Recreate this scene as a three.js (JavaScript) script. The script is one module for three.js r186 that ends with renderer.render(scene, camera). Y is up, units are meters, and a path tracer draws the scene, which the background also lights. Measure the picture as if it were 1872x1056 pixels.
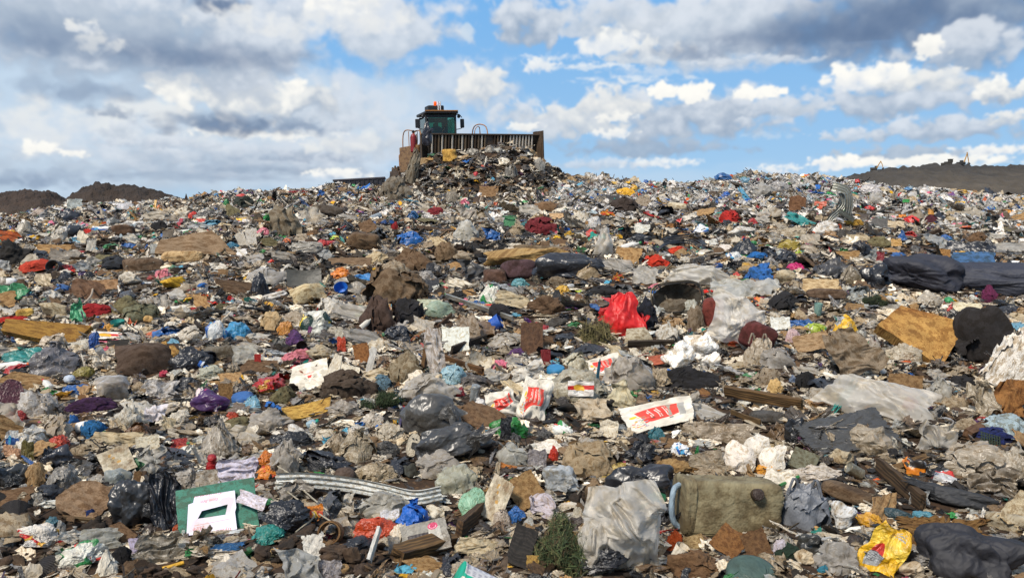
import * as THREE from 'three';
import { mergeGeometries, mergeVertices } from 'three/addons/utils/BufferGeometryUtils.js';
import { MarchingCubes } from 'three/addons/objects/MarchingCubes.js';
import { RoundedBoxGeometry } from 'three/addons/geometries/RoundedBoxGeometry.js';

// ───────── camera, sky, sun, exposure ─────────
const EYE = 1.6, F = 1621, CX = 936, CY = 528, HORIZON = 390;      // photograph: 1872 x 1056
const scene = new THREE.Scene();
const camera = new THREE.PerspectiveCamera(THREE.MathUtils.radToDeg(2 * Math.atan(528 / F)), 1872 / 1056, 0.1, 2500);
const PITCH = Math.atan((CY - HORIZON) / F);
camera.position.set(0, EYE, 0);
camera.rotation.x = -PITCH;
camera.updateMatrixWorld(true);
const renderer = new THREE.WebGLRenderer();
renderer.toneMapping = THREE.LinearToneMapping;
renderer.toneMappingExposure = 1.16;
renderer.shadowMap.enabled = true;
const SKY_LEVEL = 0.87;                                            // the sky's radiance: as bright in the picture as in the photograph at this exposure
const sun = new THREE.DirectionalLight(0xfff5e6, 4.1);
sun.position.set(-34, 62, 26); sun.target.position.set(0, 0, -20);
sun.castShadow = true; sun.shadow.radius = 20;
Object.assign(sun.shadow.camera, { left: -60, right: 60, top: 60, bottom: -60, near: 1, far: 220 });
sun.shadow.mapSize.set(4096, 4096);
scene.add(sun, sun.target);

// ───────── random numbers and noise ─────────
function rng(seed) {
  let a = seed >>> 0;
  return () => { a = (a + 0x6d2b79f5) | 0; let t = Math.imul(a ^ (a >>> 15), 1 | a); t = (t + Math.imul(t ^ (t >>> 7), 61 | t)) ^ t; return ((t ^ (t >>> 14)) >>> 0) / 4294967296; };
}
function hashText(s) { let h = 2166136261; for (let i = 0; i < s.length; i++) h = Math.imul(h ^ s.charCodeAt(i), 16777619); return h >>> 0; }
const PERM = new Uint8Array(512);
{ const r = rng(77), p = [...Array(256).keys()]; for (let i = 255; i > 0; i--) { const j = Math.floor(r() * (i + 1)); [p[i], p[j]] = [p[j], p[i]]; } for (let i = 0; i < 512; i++) PERM[i] = p[i & 255]; }
const fade = (t) => t * t * t * (t * (t * 6 - 15) + 10), mix = (a, b, t) => a + (b - a) * t, clamp = (x, a = 0, b = 1) => Math.min(b, Math.max(a, x));
const sstep = (a, b, x) => { const t = clamp((x - a) / (b - a)); return t * t * (3 - 2 * t); };
function grad(h, x, y, z) { h &= 15; const u = h < 8 ? x : y, v = h < 4 ? y : h === 12 || h === 14 ? x : z; return (h & 1 ? -u : u) + (h & 2 ? -v : v); }
function pn(x, y = 0, z = 0) {
  const fx = Math.floor(x), fy = Math.floor(y), fz = Math.floor(z), X = fx & 255, Y = fy & 255, Z = fz & 255;
  x -= fx; y -= fy; z -= fz;
  const u = fade(x), v = fade(y), w = fade(z), A = PERM[X] + Y, B = PERM[X + 1] + Y, AA = PERM[A & 255] + Z, AB = PERM[(A + 1) & 255] + Z, BA = PERM[B & 255] + Z, BB = PERM[(B + 1) & 255] + Z;
  const g = (h, a, b, c) => grad(PERM[h & 255], a, b, c);
  return mix(mix(mix(g(AA, x, y, z), g(BA, x - 1, y, z), u), mix(g(AB, x, y - 1, z), g(BB, x - 1, y - 1, z), u), v),
    mix(mix(g(AA + 1, x, y, z - 1), g(BA + 1, x - 1, y, z - 1), u), mix(g(AB + 1, x, y - 1, z - 1), g(BB + 1, x - 1, y - 1, z - 1), u), v), w);
}
function fbm(x, y, z, o = 4) { let s = 0, a = 0.5; for (let i = 0; i < o; i++) { s += a * pn(x, y, z); x = x * 2.03 + 7.1; y = y * 2.03 + 3.3; z = z * 2.03 + 1.7; a *= 0.5; } return s; }
function pn2(x, y) {
  const fx = Math.floor(x), fy = Math.floor(y), X = fx & 255, Y = fy & 255; x -= fx; y -= fy;
  const u = fade(x), v = fade(y), A = PERM[X] + Y, B = PERM[X + 1] + Y, g = (h, p, q) => (h & 1 ? p : -p) * (h & 4 ? 1 : 0.6) + (h & 2 ? q : -q) * (h & 4 ? 0.6 : 1);
  return mix(mix(g(PERM[A & 255], x, y), g(PERM[B & 255], x - 1, y), u), mix(g(PERM[(A + 1) & 255], x, y - 1), g(PERM[(B + 1) & 255], x - 1, y - 1), u), v);
}
function fbm2(x, y, o) { let s = 0, a = 0.5; for (let i = 0; i < o; i++) { s += a * pn2(x, y); const t = x * 1.62 - y * 1.2 + 7.1; y = x * 1.2 + y * 1.62 + 3.3; x = t; a *= 0.53; } return s; }
const ridge = (x, y, z) => 1 - 2.2 * Math.abs(pn(x, y, z));
const lin = (hex) => { const c = new THREE.Color(hex); return [c.r, c.g, c.b]; };

// ───────── the sky: computed air and clouds, looked up by direction ─────────
{
  const W = 4096, H = 2048, data = new Float32Array(W * H * 4);
  const toAngle = (X, Y) => { const v = new THREE.Vector3((X - CX) / F, -(Y - CY) / F, -1).applyEuler(camera.rotation).normalize(); return [Math.atan2(v.x, -v.z), Math.asin(v.y)]; };
  const zen = lin('#4f90dc'), deep = lin('#74b2ec'), low = lin('#bbdaee'), veil = lin('#cdd8e8'), white = [1.0, 0.985, 0.93];
  for (let row = 0; row < H; row++) {
    const el = ((row + 0.5) / H - 0.5) * Math.PI, e = Math.max(el, 0);
    for (let col = 0; col < W; col++) {
      const az = ((col + 0.5) / W - 0.5) * 2 * Math.PI + Math.PI / 2, i = (row * W + col) * 4;
      const t = clamp(e / 0.26), t2 = clamp((e - 0.26) / 1.0);
      for (let c = 0; c < 3; c++) data[i + c] = mix(mix(low[c], deep[c], Math.sqrt(t) * 0.9 + 0.1 * t), zen[c], t2);
      data[i + 3] = 1;
    }
  }
    // one soft cloud: centre and radii in radians; top and base colours
  function cloud(az0, el0, ra, re, top, base, a, soft, seed, rough = 1, bright = 0.5, step = 1) {
    const c0 = Math.floor(((az0 - ra * 1.7 - Math.PI / 2) / (2 * Math.PI) + 0.5) * W), c1 = Math.ceil(((az0 + ra * 1.7 - Math.PI / 2) / (2 * Math.PI) + 0.5) * W);
    const r0 = Math.max(H / 2 - 2, Math.floor(((el0 - re * 1.9) / Math.PI + 0.5) * H)), r1 = Math.min(H - 1, Math.ceil(((el0 + re * 1.9) / Math.PI + 0.5) * H));
    const asp = Math.pow(Math.min(8, ra / re), 0.8), o2 = step > 1 ? 3 : 5, sx = seed * 13.7, big = clamp(re / 0.03, 0.6, 3);
    for (let row = r0; row <= r1; row += step) for (let cc = c0; cc <= c1; cc += step) {
      const el = ((row + 0.5) / H - 0.5) * Math.PI, az = ((cc + 0.5) / W - 0.5) * 2 * Math.PI + Math.PI / 2;
      let u = (az - az0) / ra, v = (el - el0) / re;
      const w1 = fbm2(u * asp * 0.8 + sx, v * 0.8 + sx * 0.3, 3), w2 = fbm2(u * asp * 0.8 - sx, v * 0.8 + 9 + sx, 3), n1 = fbm2(u * asp * 1.1 + sx + w1, v * 1.1 - sx + w2, 3), n2 = fbm2(u * asp * 1.6 * big + sx * 2, v * 1.6 * big + sx, o2);
      u += 0.55 * w1; v += 0.65 * w2;
      if (v < 0) v *= 1.2;
      const m = 1 - Math.pow(u * u + v * v, 0.8) + (n1 * 1.5 + n2 * 0.85) * rough;
      if (m <= 0) continue;
      const al = a * sstep(0, soft * 1.2, m) * sstep(1.65, 1.1, Math.abs((az - az0) / ra)) * sstep(1.85, 1.3, Math.abs((el - el0) / re));
      let s = clamp(bright + v * 0.4 + n2 * 0.8 + n1 * 0.5);
      s = s * s * (3 - 2 * s);
      for (let dr = 0; dr < step && row + dr < H; dr++) for (let dc = 0; dc < step; dc++) { const i = ((row + dr) * W + (((cc + dc) % W) + W) % W) * 4; for (let c = 0; c < 3; c++) data[i + c] = mix(data[i + c], mix(base[c], top[c], s), al); }
    }
  }
  const C = { W: white, L: lin('#dce3ec'), G: lin('#b9c6d5'), M: lin('#9caec4'), D: lin('#7489a8'), K: lin('#617899'), V: lin('#c9dbec'), P: lin('#f1f1ee') };
  let n = 1;
  const put = (list) => { for (const [X, Y, rx, ry, top, base, a = 0.95, soft = 0.5, rough = 1, bright = 0.5] of list) { const [az, el] = toAngle(X, Y), [az2] = toAngle(X + rx, Y); cloud(az, el, Math.max(az2 - az, rx / F * 0.6), ry / F * (a > 0.84 && 'LGM'.includes(top) ? 1.2 : 1.05), C[top], C[base], a, soft * ('DK'.includes(base) ? 1.25 : 1), n++ * 3.17, rough, bright); } };
  // the rest of the sky: the same kind of broken cloud all round and overhead
  const r = rng(5);
  for (let k = 0; k < 190; k++) {
    const az = Math.PI / 6 * 1.25 + r() * (2 * Math.PI - Math.PI / 3 * 1.25), el = 0.02 + Math.pow(r(), 1.2) * 1.25, s = 0.05 + r() * 0.12;
    cloud(az, el, s * (1.3 + el) / Math.max(0.25, Math.cos(el)), s * (0.3 + el * 0.4), [C.W, C.L, C.G][k % 3], [C.M, C.D, C.K, C.G][k % 4], 0.9, 0.6, 300 + k * 1.7, 1, 0.5, 4);
  }
  for (let k = 0; k < 60; k++) {
    const az = -0.6 + r() * 1.2, el = 0.33 + r() * 0.9, s = 0.08 + r() * 0.12;
    cloud(az, el, s * 1.6 / Math.max(0.25, Math.cos(el)), s * 0.6, [C.W, C.L, C.G][k % 3], [C.M, C.D, C.K][k % 3], 0.9, 0.6, 700 + k * 1.7, 1, 0.5, 3);
  }
  put([
    [260, 200, 560, 200, 'V', 'G', 0.9, 0.5, 0.35, 0.6], [200, 300, 520, 90, 'V', 'G', 0.85, 0.6, 0.3, 0.6], [640, 250, 330, 130, 'V', 'L', 0.85, 0.7, 0.45], [1000, 330, 900, 40, 'V', 'V', 0.5, 1, 0.5],
    [200, 240, 300, 60, 'P', 'L', 0.7, 0.8], [420, 290, 420, 40, 'L', 'M', 0.75, 0.7], [60, 328, 150, 20, 'M', 'D', 0.7, 0.9, 0.7, 0.3], [330, 322, 330, 13, 'M', 'D', 0.55, 0.9, 0.7], [500, 310, 170, 10, 'M', 'K', 0.6, 0.9, 0.7],
    [620, 318, 70, 12, 'W', 'L', 0.9, 0.6], [560, 285, 130, 14, 'M', 'D', 0.55, 0.8], [480, 246, 150, 12, 'W', 'P', 0.85, 0.7], [300, 262, 140, 14, 'L', 'M', 0.6, 0.8],
    [330, 272, 30, 6, 'V', 'V', 0.3, 1], [70, 270, 46, 15, 'W', 'P', 0.95, 0.5, 0.9, 0.7], [140, 281, 28, 7, 'W', 'P', 0.9, 0.5], [215, 240, 45, 16, 'L', 'G', 0.8, 0.6],
    [600, 200, 130, 70, 'L', 'G', 0.8, 0.7], [700, 180, 90, 40, 'V', 'L', 0.7, 0.9], [680, 270, 120, 30, 'P', 'G', 0.7, 0.7],
    [560, 185, 70, 45, 'P', 'M', 0.85, 0.6], [430, 172, 140, 50, 'W', 'G', 1, 0.4, 0.85, 0.74], [430, 226, 185, 26, 'M', 'K', 0.95, 0.8, 0.7, 0.25], [560, 232, 90, 16, 'M', 'D', 0.7, 0.8], [205, 206, 65, 14, 'M', 'D', 0.7, 0.8, 0.8, 0.3],
    [260, 60, 430, 115, 'L', 'M', 0.95, 0.6, 0.7, 0.5], [100, 30, 220, 60, 'G', 'M', 0.8, 0.7], [60, 60, 130, 40, 'M', 'D', 0.6, 0.9], [690, 50, 190, 70, 'L', 'G', 0.95, 0.5, 0.8, 0.55], [650, 30, 120, 40, 'P', 'L', 0.8, 0.7],
    [320, 98, 310, 42, 'M', 'D', 0.7, 1, 0.45, 0.25], [350, 102, 270, 28, 'D', 'K', 0.7, 1, 0.45, 0.25], [140, 164, 160, 32, 'M', 'D', 0.75, 0.9, 0.5, 0.3], [60, 55, 170, 50, 'M', 'D', 0.6, 1, 0.45, 0.35], [395, 8, 70, 22, 'D', 'K', 0.9, 0.7, 0.7, 0.2],
    [430, 34, 110, 26, 'P', 'L', 0.7, 0.8], [605, 12, 60, 22, 'W', 'L', 0.9, 0.6], [150, 50, 45, 14, 'W', 'L', 0.7, 0.8], [540, 60, 100, 26, 'P', 'L', 0.6, 0.9], [180, 85, 60, 20, 'P', 'G', 0.6, 0.8],
    [840, 160, 120, 60, 'L', 'G', 0.7, 0.8], [890, 155, 62, 42, 'P', 'G', 0.95, 0.5, 0.9, 0.6], [985, 120, 42, 14, 'W', 'L', 0.85, 0.6], [770, 250, 160, 40, 'L', 'G', 0.7, 0.8], [960, 42, 76, 48, 'L', 'M', 0.97, 0.4, 0.8, 0.5], [855, 60, 14, 18, 'V', 'V', 0.8, 0.6],
    [1080, 122, 110, 9, 'W', 'V', 0.7, 0.9], [1150, 146, 130, 8, 'W', 'V', 0.6, 0.9], [1010, 105, 70, 8, 'W', 'V', 0.5, 0.9], [1200, 132, 110, 12, 'L', 'V', 0.6, 0.9],
    [1320, 50, 250, 82, 'L', 'G', 0.97, 0.5, 0.7, 0.55], [1110, 78, 70, 30, 'W', 'L', 0.95, 0.5], [1130, 30, 120, 40, 'L', 'G', 0.9, 0.5], [1180, 100, 90, 28, 'P', 'G', 0.85, 0.6], [1640, 40, 340, 74, 'G', 'D', 0.95, 0.5, 0.6, 0.4],
    [1270, 94, 130, 22, 'M', 'D', 0.75, 0.9, 0.7, 0.25], [1440, 66, 230, 40, 'M', 'D', 0.85, 0.9, 0.45, 0.25], [1660, 30, 320, 62, 'D', 'K', 0.95, 0.9, 0.4, 0.25], [1480, 62, 200, 30, 'D', 'K', 0.8, 1, 0.4, 0.25], [1830, 50, 150, 66, 'M', 'D', 0.85, 0.9, 0.5, 0.3], [1390, 112, 140, 12, 'L', 'G', 0.8, 0.7],
    [1060, 222, 110, 38, 'P', 'G', 0.95, 0.5], [960, 215, 70, 34, 'L', 'G', 0.9, 0.6], [1260, 215, 210, 46, 'L', 'M', 0.97, 0.5, 0.8, 0.5], [1120, 190, 80, 36, 'P', 'G', 0.95, 0.45, 0.9, 0.6], [1180, 268, 190, 22, 'G', 'M', 0.85, 0.7, 0.8, 0.3],
    [1215, 166, 30, 16, 'W', 'P', 1, 0.3, 0.8, 0.75], [1270, 172, 36, 24, 'W', 'P', 1, 0.3, 0.8, 0.75], [1385, 170, 55, 16, 'W', 'P', 1, 0.3, 0.8, 0.75], [1370, 200, 110, 20, 'L', 'M', 0.9, 0.5], [1130, 215, 40, 12, 'W', 'P', 0.8, 0.6], [1120, 245, 50, 12, 'W', 'L', 0.8, 0.6], [1200, 298, 90, 11, 'W', 'L', 0.8, 0.7], [960, 232, 40, 10, 'W', 'P', 0.8, 0.6], [1090, 300, 120, 14, 'L', 'G', 0.7, 0.8],
    [1640, 180, 190, 40, 'L', 'M', 0.95, 0.5], [1760, 90, 150, 36, 'L', 'M', 0.9, 0.5], [1700, 88, 36, 18, 'W', 'P', 0.95, 0.4], [1590, 142, 92, 26, 'W', 'L', 1, 0.4, 0.9, 0.65], [1700, 150, 120, 22, 'P', 'G', 0.9, 0.5], [1830, 168, 70, 22, 'W', 'M', 0.97, 0.4, 0.9, 0.6], [1460, 192, 70, 18, 'L', 'G', 0.85, 0.6],
    [1730, 236, 190, 22, 'L', 'M', 0.92, 0.5], [1560, 248, 80, 12, 'L', 'G', 0.85, 0.6], [1850, 215, 60, 12, 'P', 'G', 0.9, 0.5], [1650, 285, 150, 16, 'G', 'M', 0.9, 0.5], [1530, 298, 66, 15, 'W', 'L', 1, 0.35, 0.9, 0.65], [1700, 296, 190, 12, 'W', 'P', 0.95, 0.5], [1820, 274, 80, 10, 'W', 'L', 0.95, 0.5], [1420, 310, 50, 9, 'W', 'L', 0.8, 0.6], [1400, 248, 60, 8, 'V', 'V', 0.5, 1],
  ]);
  for (let i = 0; i < data.length; i++) if (i % 4 < 3) data[i] *= SKY_LEVEL;
  const t = new THREE.DataTexture(data, W, H, THREE.RGBAFormat, THREE.FloatType);
  t.mapping = THREE.EquirectangularReflectionMapping; t.magFilter = THREE.LinearFilter; t.needsUpdate = true;
  scene.background = t; scene.environment = t;
  scene.environmentIntensity = 1; scene.backgroundIntensity = 1;
}

// ───────── the lie of the land ─────────
const SKYLINE = [[-700, 400], [0, 402], [120, 384], [250, 378], [330, 370], [400, 361], [480, 356], [560, 352], [620, 343], [690, 350], [770, 352], [850, 350], [1000, 343], [1050, 334], [1100, 331], [1180, 340], [1240, 344], [1300, 334], [1370, 326], [1440, 328], [1500, 328], [1560, 340], [1640, 348], [1700, 354], [1760, 358], [1872, 368], [2600, 390]];
function skylineAt(X) {
  if (X <= SKYLINE[0][0]) return SKYLINE[0][1];
  for (let i = 1; i < SKYLINE.length; i++) if (X < SKYLINE[i][0]) { const a = SKYLINE[i - 1], b = SKYLINE[i]; return mix(a[1], b[1], sstep(0, 1, (X - a[0]) / (b[0] - a[0]))); }
  return 390;
}
const RIDGE = 40;
const MOUND = { x: -1.3, z: -36.0, rx: 3.4, rz: 3.0, h: 1.68 };
function landHeight(x, z) {
  const d = -z, X = CX + F * x / Math.max(d, 2.5), top = (HORIZON - skylineAt(X)) / F * RIDGE;
  const t = clamp((d - 3) / (RIDGE - 3)), tt = t < 0.93 ? t : 0.93 + 0.07 * Math.sin((t - 0.93) / 0.07 * Math.PI / 2);
  let h = mix(-1.5, top, tt);
  if (d > 47) h -= (d - 47) * 0.12;
  if (d < 3) h = -1.5 - clamp(3 - d, 0, 4) * 0.04;
  const k = 0.55 + clamp((d - 3) / 25) * 0.75, far = clamp((60 - d) / 15);
  h += k * far * (0.17 * pn(x / 2.3, z / 1.7, 3.1) + 0.09 * pn(x / 0.85, z / 0.75, 8.3) + 0.035 * pn(x / 0.33, z / 0.33, 1.3));
  const mx = (x - MOUND.x) / MOUND.rx, mz = (z - MOUND.z) / MOUND.rz, q = mx * mx + mz * mz;
  if (q < 4) h += MOUND.h * Math.exp(-q * q * 1.15 - q * 0.12) * (1 + 0.3 * pn(x * 0.8, z * 0.8, 4)) + (q < 2.4 ? 0.12 * pn(x * 2.1, z * 2.1, 9) : 0);
  return EYE + h;
}
const inv = camera.matrixWorld.clone().invert();
function project(v) { const p = v.clone().applyMatrix4(inv); return [CX + F * p.x / -p.z, CY - F * p.y / -p.z, -p.z]; }
const atCache = new Map();
function at(X, Y) {                                                 // where the line of sight through a point of the photograph meets the ground
  const dir = new THREE.Vector3((X - CX) / F, -(Y - CY) / F, -1).applyEuler(camera.rotation);
  dir.multiplyScalar(1 / -dir.z);
  let prev = 2.2;
  for (let d = 2.2; d < 46; d += 0.02 + d * 0.004) {
    if (EYE + dir.y * d < landHeight(dir.x * d, -d)) {
      let a = prev, b = d;
      for (let i = 0; i < 12; i++) { const m = (a + b) / 2; if (EYE + dir.y * m < landHeight(dir.x * m, -m)) b = m; else a = m; }
      return new THREE.Vector3(dir.x * b, EYE + dir.y * b, -b);
    }
    prev = d;
  }
  let best = -9, bd = 38;
  for (let d = 18; d < 44; d += 0.3) { const s = (landHeight(dir.x * d, -d) - EYE) / d; if (s > best) { best = s; bd = d; } }
  return new THREE.Vector3(dir.x * bd, Math.min(EYE + dir.y * bd, landHeight(dir.x * bd, -bd) + 0.6), -bd);
}

// ───────── textures ─────────
function canvasTexture(w, h, draw, srgb = true) {
  const c = document.createElement('canvas'); c.width = w; c.height = h; draw(c.getContext('2d'), w, h);
  const t = new THREE.CanvasTexture(c); if (srgb) t.colorSpace = THREE.SRGBColorSpace;
  t.wrapS = t.wrapT = THREE.RepeatWrapping; return t;
}
function dataTexture(n, f, srgb = false) {
  const d = new Uint8Array(n * n * 4);
  for (let y = 0; y < n; y++) for (let x = 0; x < n; x++) { const v = f(x / n, y / n), i = (y * n + x) * 4; for (let c = 0; c < 3; c++) d[i + c] = clamp(Array.isArray(v) ? v[c] : v) * 255; d[i + 3] = 255; }
  const t = new THREE.DataTexture(d, n, n); t.wrapS = t.wrapT = THREE.RepeatWrapping; t.magFilter = THREE.LinearFilter; if (srgb) t.colorSpace = THREE.SRGBColorSpace; t.needsUpdate = true; return t;
}
const TAU = Math.PI * 2;
// noise that repeats every unit
const lnz = (u, v, f, z) => { f = Math.round(f); const x = u * f, y = v * f, a = fade(u), b = fade(v); return mix(mix(pn(x, y, z), pn(x - f, y, z), a), mix(pn(x, y - f, z), pn(x - f, y - f, z), a), b) * (1 + 0.9 * a * (1 - a) * 4 * 0.3 + 0.9 * b * (1 - b) * 4 * 0.3); };
const ln = (u, v, f, s) => lnz(u, v, f, s * 3.7 + 0.5), lr = (u, v, f, s) => 1 - 2.2 * Math.abs(ln(u, v, f, s));
const T = {
  wrinkle: dataTexture(512, (u, v) => { const w = ln(u, v, 5, 3) * 0.05; return 0.45 + 0.22 * lr(u + w, v - w, 5, 1) + 0.14 * lr(u, v, 11, 5) + 0.08 * lr(u, v, 24, 9); }),
  cloth: dataTexture(256, (u, v) => 0.5 + 0.18 * Math.sin(u * TAU * 60) * Math.sin(v * TAU * 60) + 0.3 * ln(u, v, 9, 2) + 0.15 * ln(u, v, 30, 7)),
  grime: dataTexture(512, (u, v) => { const a = sstep(0.05, 0.5, ln(u, v, 9, 11) + 0.6 * ln(u, v, 27, 4)), b = sstep(0.15, 0.45, ln(u, v, 60, 21)), k = clamp(a * 0.6 + b * 0.5); return [mix(1, 0.78, k), mix(1, 0.71, k), mix(1, 0.6, k)]; }, true),
  haze: dataTexture(256, (u, v) => { const k = clamp(sstep(-0.1, 0.5, ln(u, v, 8, 17) + 0.5 * ln(u, v, 25, 3)) * 0.6); return [mix(1, 0.86, k), mix(1, 0.82, k), mix(1, 0.74, k)]; }, true),
  filth: dataTexture(512, (u, v) => { const a = sstep(-0.1, 0.45, ln(u, v, 8, 31) + 0.7 * ln(u, v, 24, 14)), b = sstep(0.05, 0.4, ln(u, v, 64, 2)), k = clamp(a * 0.55 + b * 0.5); return [mix(1, 0.66, k), mix(1, 0.58, k), mix(1, 0.47, k)]; }, true),
  mud: dataTexture(512, (u, v) => { const n = ln(u, v, 3, 5) * 0.8 + ln(u, v, 7, 8) * 0.6 + ln(u, v, 15, 3) * 0.5 + ln(u, v, 31, 9) * 0.4 + ln(u, v, 64, 2) * 0.3, k = sstep(-0.5, 0.8, n); return [mix(1, 0.66, k), mix(1, 0.61, k), mix(0.98, 0.52, k)]; }, true),
  soil: dataTexture(512, (u, v) => { const a = 0.5 + 0.5 * ln(u, v, 7, 3) + 0.4 * ln(u, v, 22, 8) + 0.35 * ln(u, v, 60, 6), s = ln(u, v, 48, 15) > 0.36 ? 0.2 : 0; return [0.27 + 0.17 * a + s, 0.215 + 0.135 * a + s * 0.9, 0.16 + 0.10 * a + s * 0.75]; }, true),
  soilBump: dataTexture(512, (u, v) => 0.5 + 0.3 * ln(u, v, 9, 3) + 0.25 * ln(u, v, 26, 8) + 0.2 * ln(u, v, 64, 6)),
  wood: dataTexture(512, (u, v) => { const g = Math.sin((v * 9 + ln(u * 0.5, v, 3, 2) * 1.6) * TAU) * 0.5 + 0.5, k = 0.55 + 0.3 * g + 0.2 * ln(u * 0.4, v, 40, 5), st = sstep(0.05, 0.4, ln(u, v, 5, 9)); return [0.95 * k * mix(1, 0.6, st), 0.93 * k * mix(1, 0.55, st), 0.9 * k * mix(1, 0.5, st)]; }, true),
};
const bars = (g, x, y, w, h, n, col, r) => { g.fillStyle = col; for (let i = 0; i < n; i++) { let xx = x; while (xx < x + w) { const ww = (0.03 + r() * 0.1) * w; if (r() > 0.2) g.fillRect(xx, y + (h / n) * i, Math.min(ww, x + w - xx), (h / n) * 0.55); xx += ww + w * 0.02; } } };
const stains = (g, W, H, r, n = 60, col = '90,72,50') => { for (let i = 0; i < n; i++) { g.fillStyle = `rgba(${col},${0.05 + r() * 0.13})`; g.beginPath(); const x = r() * W, y = r() * H, s = Math.pow(r(), 3) * W * 0.2 + 2; for (let k = 0; k < 9; k++) { const a = k / 9 * TAU, q = s * (0.5 + r() * 0.7); g.lineTo(x + Math.cos(a) * q, y + Math.sin(a) * q * 0.8); } g.fill(); } };
function packPrint(seed, base, band, spot, label) {
  return canvasTexture(256, 256, (g, W, H) => {
    const r = rng(seed); g.fillStyle = base; g.fillRect(0, 0, W, H);
    g.fillStyle = band; g.save(); g.translate(128, 128); g.rotate((r() - 0.5) * 0.9); g.fillRect(-220, -70 + r() * 40, 440, 60 + r() * 40); g.restore();
    g.fillStyle = spot; g.beginPath(); g.ellipse(70 + r() * 110, 70 + r() * 110, 30 + r() * 40, 20 + r() * 30, r() * 3, 0, TAU); g.fill();
    g.fillStyle = label; g.fillRect(20 + r() * 60, 150 + r() * 20, 90 + r() * 60, 70); bars(g, 40 + r() * 40, 160, 100, 50, 6, 'rgba(50,50,60,0.7)', r); bars(g, 120, 30, 100, 40, 3, label, r);
    stains(g, W, H, r, 40);
  });
}
const P = {
  yellow: packPrint(3, '#e9b81c', '#f4d04a', '#c4352a', '#a9aeb4'), purple: packPrint(9, '#4a2560', '#6b2f7d', '#e0417a', '#e9d7dd'), redwhite: packPrint(21, '#e6e1da', '#cf2e28', '#e4b13a', '#f2efe9'),
  blue: packPrint(33, '#dfe3e6', '#1f57a8', '#3fa0d6', '#f0f0ee'), green: packPrint(41, '#e4e6df', '#2e8b4a', '#d23b2e', '#f0efe8'), orange: packPrint(57, '#e98a1e', '#cf4a22', '#f1cf52', '#2c2622'), lime: packPrint(63, '#a9c23c', '#d9cf3c', '#3f8c4a', '#e9e6d8'), silver: packPrint(71, '#b9bcc0', '#cf3b36', '#8d9298', '#e8e8e8'),
  redbag: canvasTexture(512, 512, (g, W, H) => {
    const r = rng(15); g.fillStyle = '#dcd8cf'; g.fillRect(0, 0, W, H);
    g.fillStyle = '#e8453d'; g.beginPath(); g.moveTo(90, 150); g.lineTo(400, 120); g.lineTo(400, 330); g.lineTo(140, 400); g.fill();
    g.save(); g.translate(155, 170); for (let k = 0; k < 3; k++) { g.save(); g.translate(k * 62, -k * 6); g.rotate(1.35); bars(g, 0, -30, 170, 34, 2, '#f6e9e4', r); g.restore(); } g.restore();
    g.fillStyle = '#a9a39c'; g.beginPath(); g.moveTo(310, 130); g.lineTo(352, 130); g.lineTo(340, 215); g.lineTo(352, 330); g.lineTo(322, 340); g.lineTo(330, 220); g.fill();
    g.fillStyle = '#a7a7a6'; g.fillRect(402, 118, 50, 260); g.fillStyle = '#7d7f80'; g.fillRect(326, 356, 30, 26);
    g.fillStyle = '#eab93c'; g.beginPath(); g.arc(70, 230, 26, 0, TAU); g.fill(); for (let k = 0; k < 40; k++) { g.fillStyle = ['#d9482f', '#e4b13a', '#8fa5b8', '#a695a8', '#6f8f7c'][k % 5]; g.fillRect(40 + r() * 110, 260 + r() * 190, 6 + r() * 26, 4 + r() * 12); }
    bars(g, 60, 60, 90, 40, 2, 'rgba(140,140,150,0.5)', r); stains(g, W, H, r, 60, '120,108,92');
  }),
  carton: canvasTexture(512, 512, (g, W, H) => {
    const r = rng(19); g.fillStyle = '#e4dfd4'; g.fillRect(0, 0, W, H);
    g.save(); g.translate(170, 210); g.rotate(-0.16); bars(g, 0, 0, 150, 28, 2, '#dd5a58', r);
    g.fillStyle = '#dd4844'; g.beginPath(); g.moveTo(48, 60); g.lineTo(112, 50); g.lineTo(96, 100); g.lineTo(62, 104); g.fill();
    g.strokeStyle = '#8f8d88'; g.lineWidth = 9; g.beginPath(); g.arc(28, 95, 17, 0.6, 5.4); g.stroke(); g.beginPath(); g.moveTo(120, 116); g.lineTo(150, 92); g.stroke(); bars(g, 0, 130, 140, 20, 2, 'rgba(120,130,140,0.6)', r); bars(g, 50, 165, 110, 12, 1, '#e0a6a2', r); g.restore();
    stains(g, W, H, r, 110, '96,84,66');
  }),
  note: canvasTexture(512, 512, (g, W, H) => {
    const r = rng(25); g.fillStyle = '#e3def0'; g.fillRect(0, 0, W, H);
    g.save(); g.translate(W / 2, H / 2); g.rotate(Math.PI); g.translate(-W / 2, -H / 2);
    g.fillStyle = '#c9584e'; g.font = 'italic 62px serif'; g.fillText('Equipment', 120, 475); g.font = 'italic 40px serif'; g.fillText('from Ben', 170, 395);
    g.font = 'italic 54px serif'; g.fillText('Gym of Cottage', 60, 60); g.fillText('Hire', 330, 130); g.strokeStyle = '#d98c86'; g.lineWidth = 4; g.beginPath(); g.moveTo(60, 152); g.lineTo(430, 148); g.stroke(); g.restore();
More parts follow.
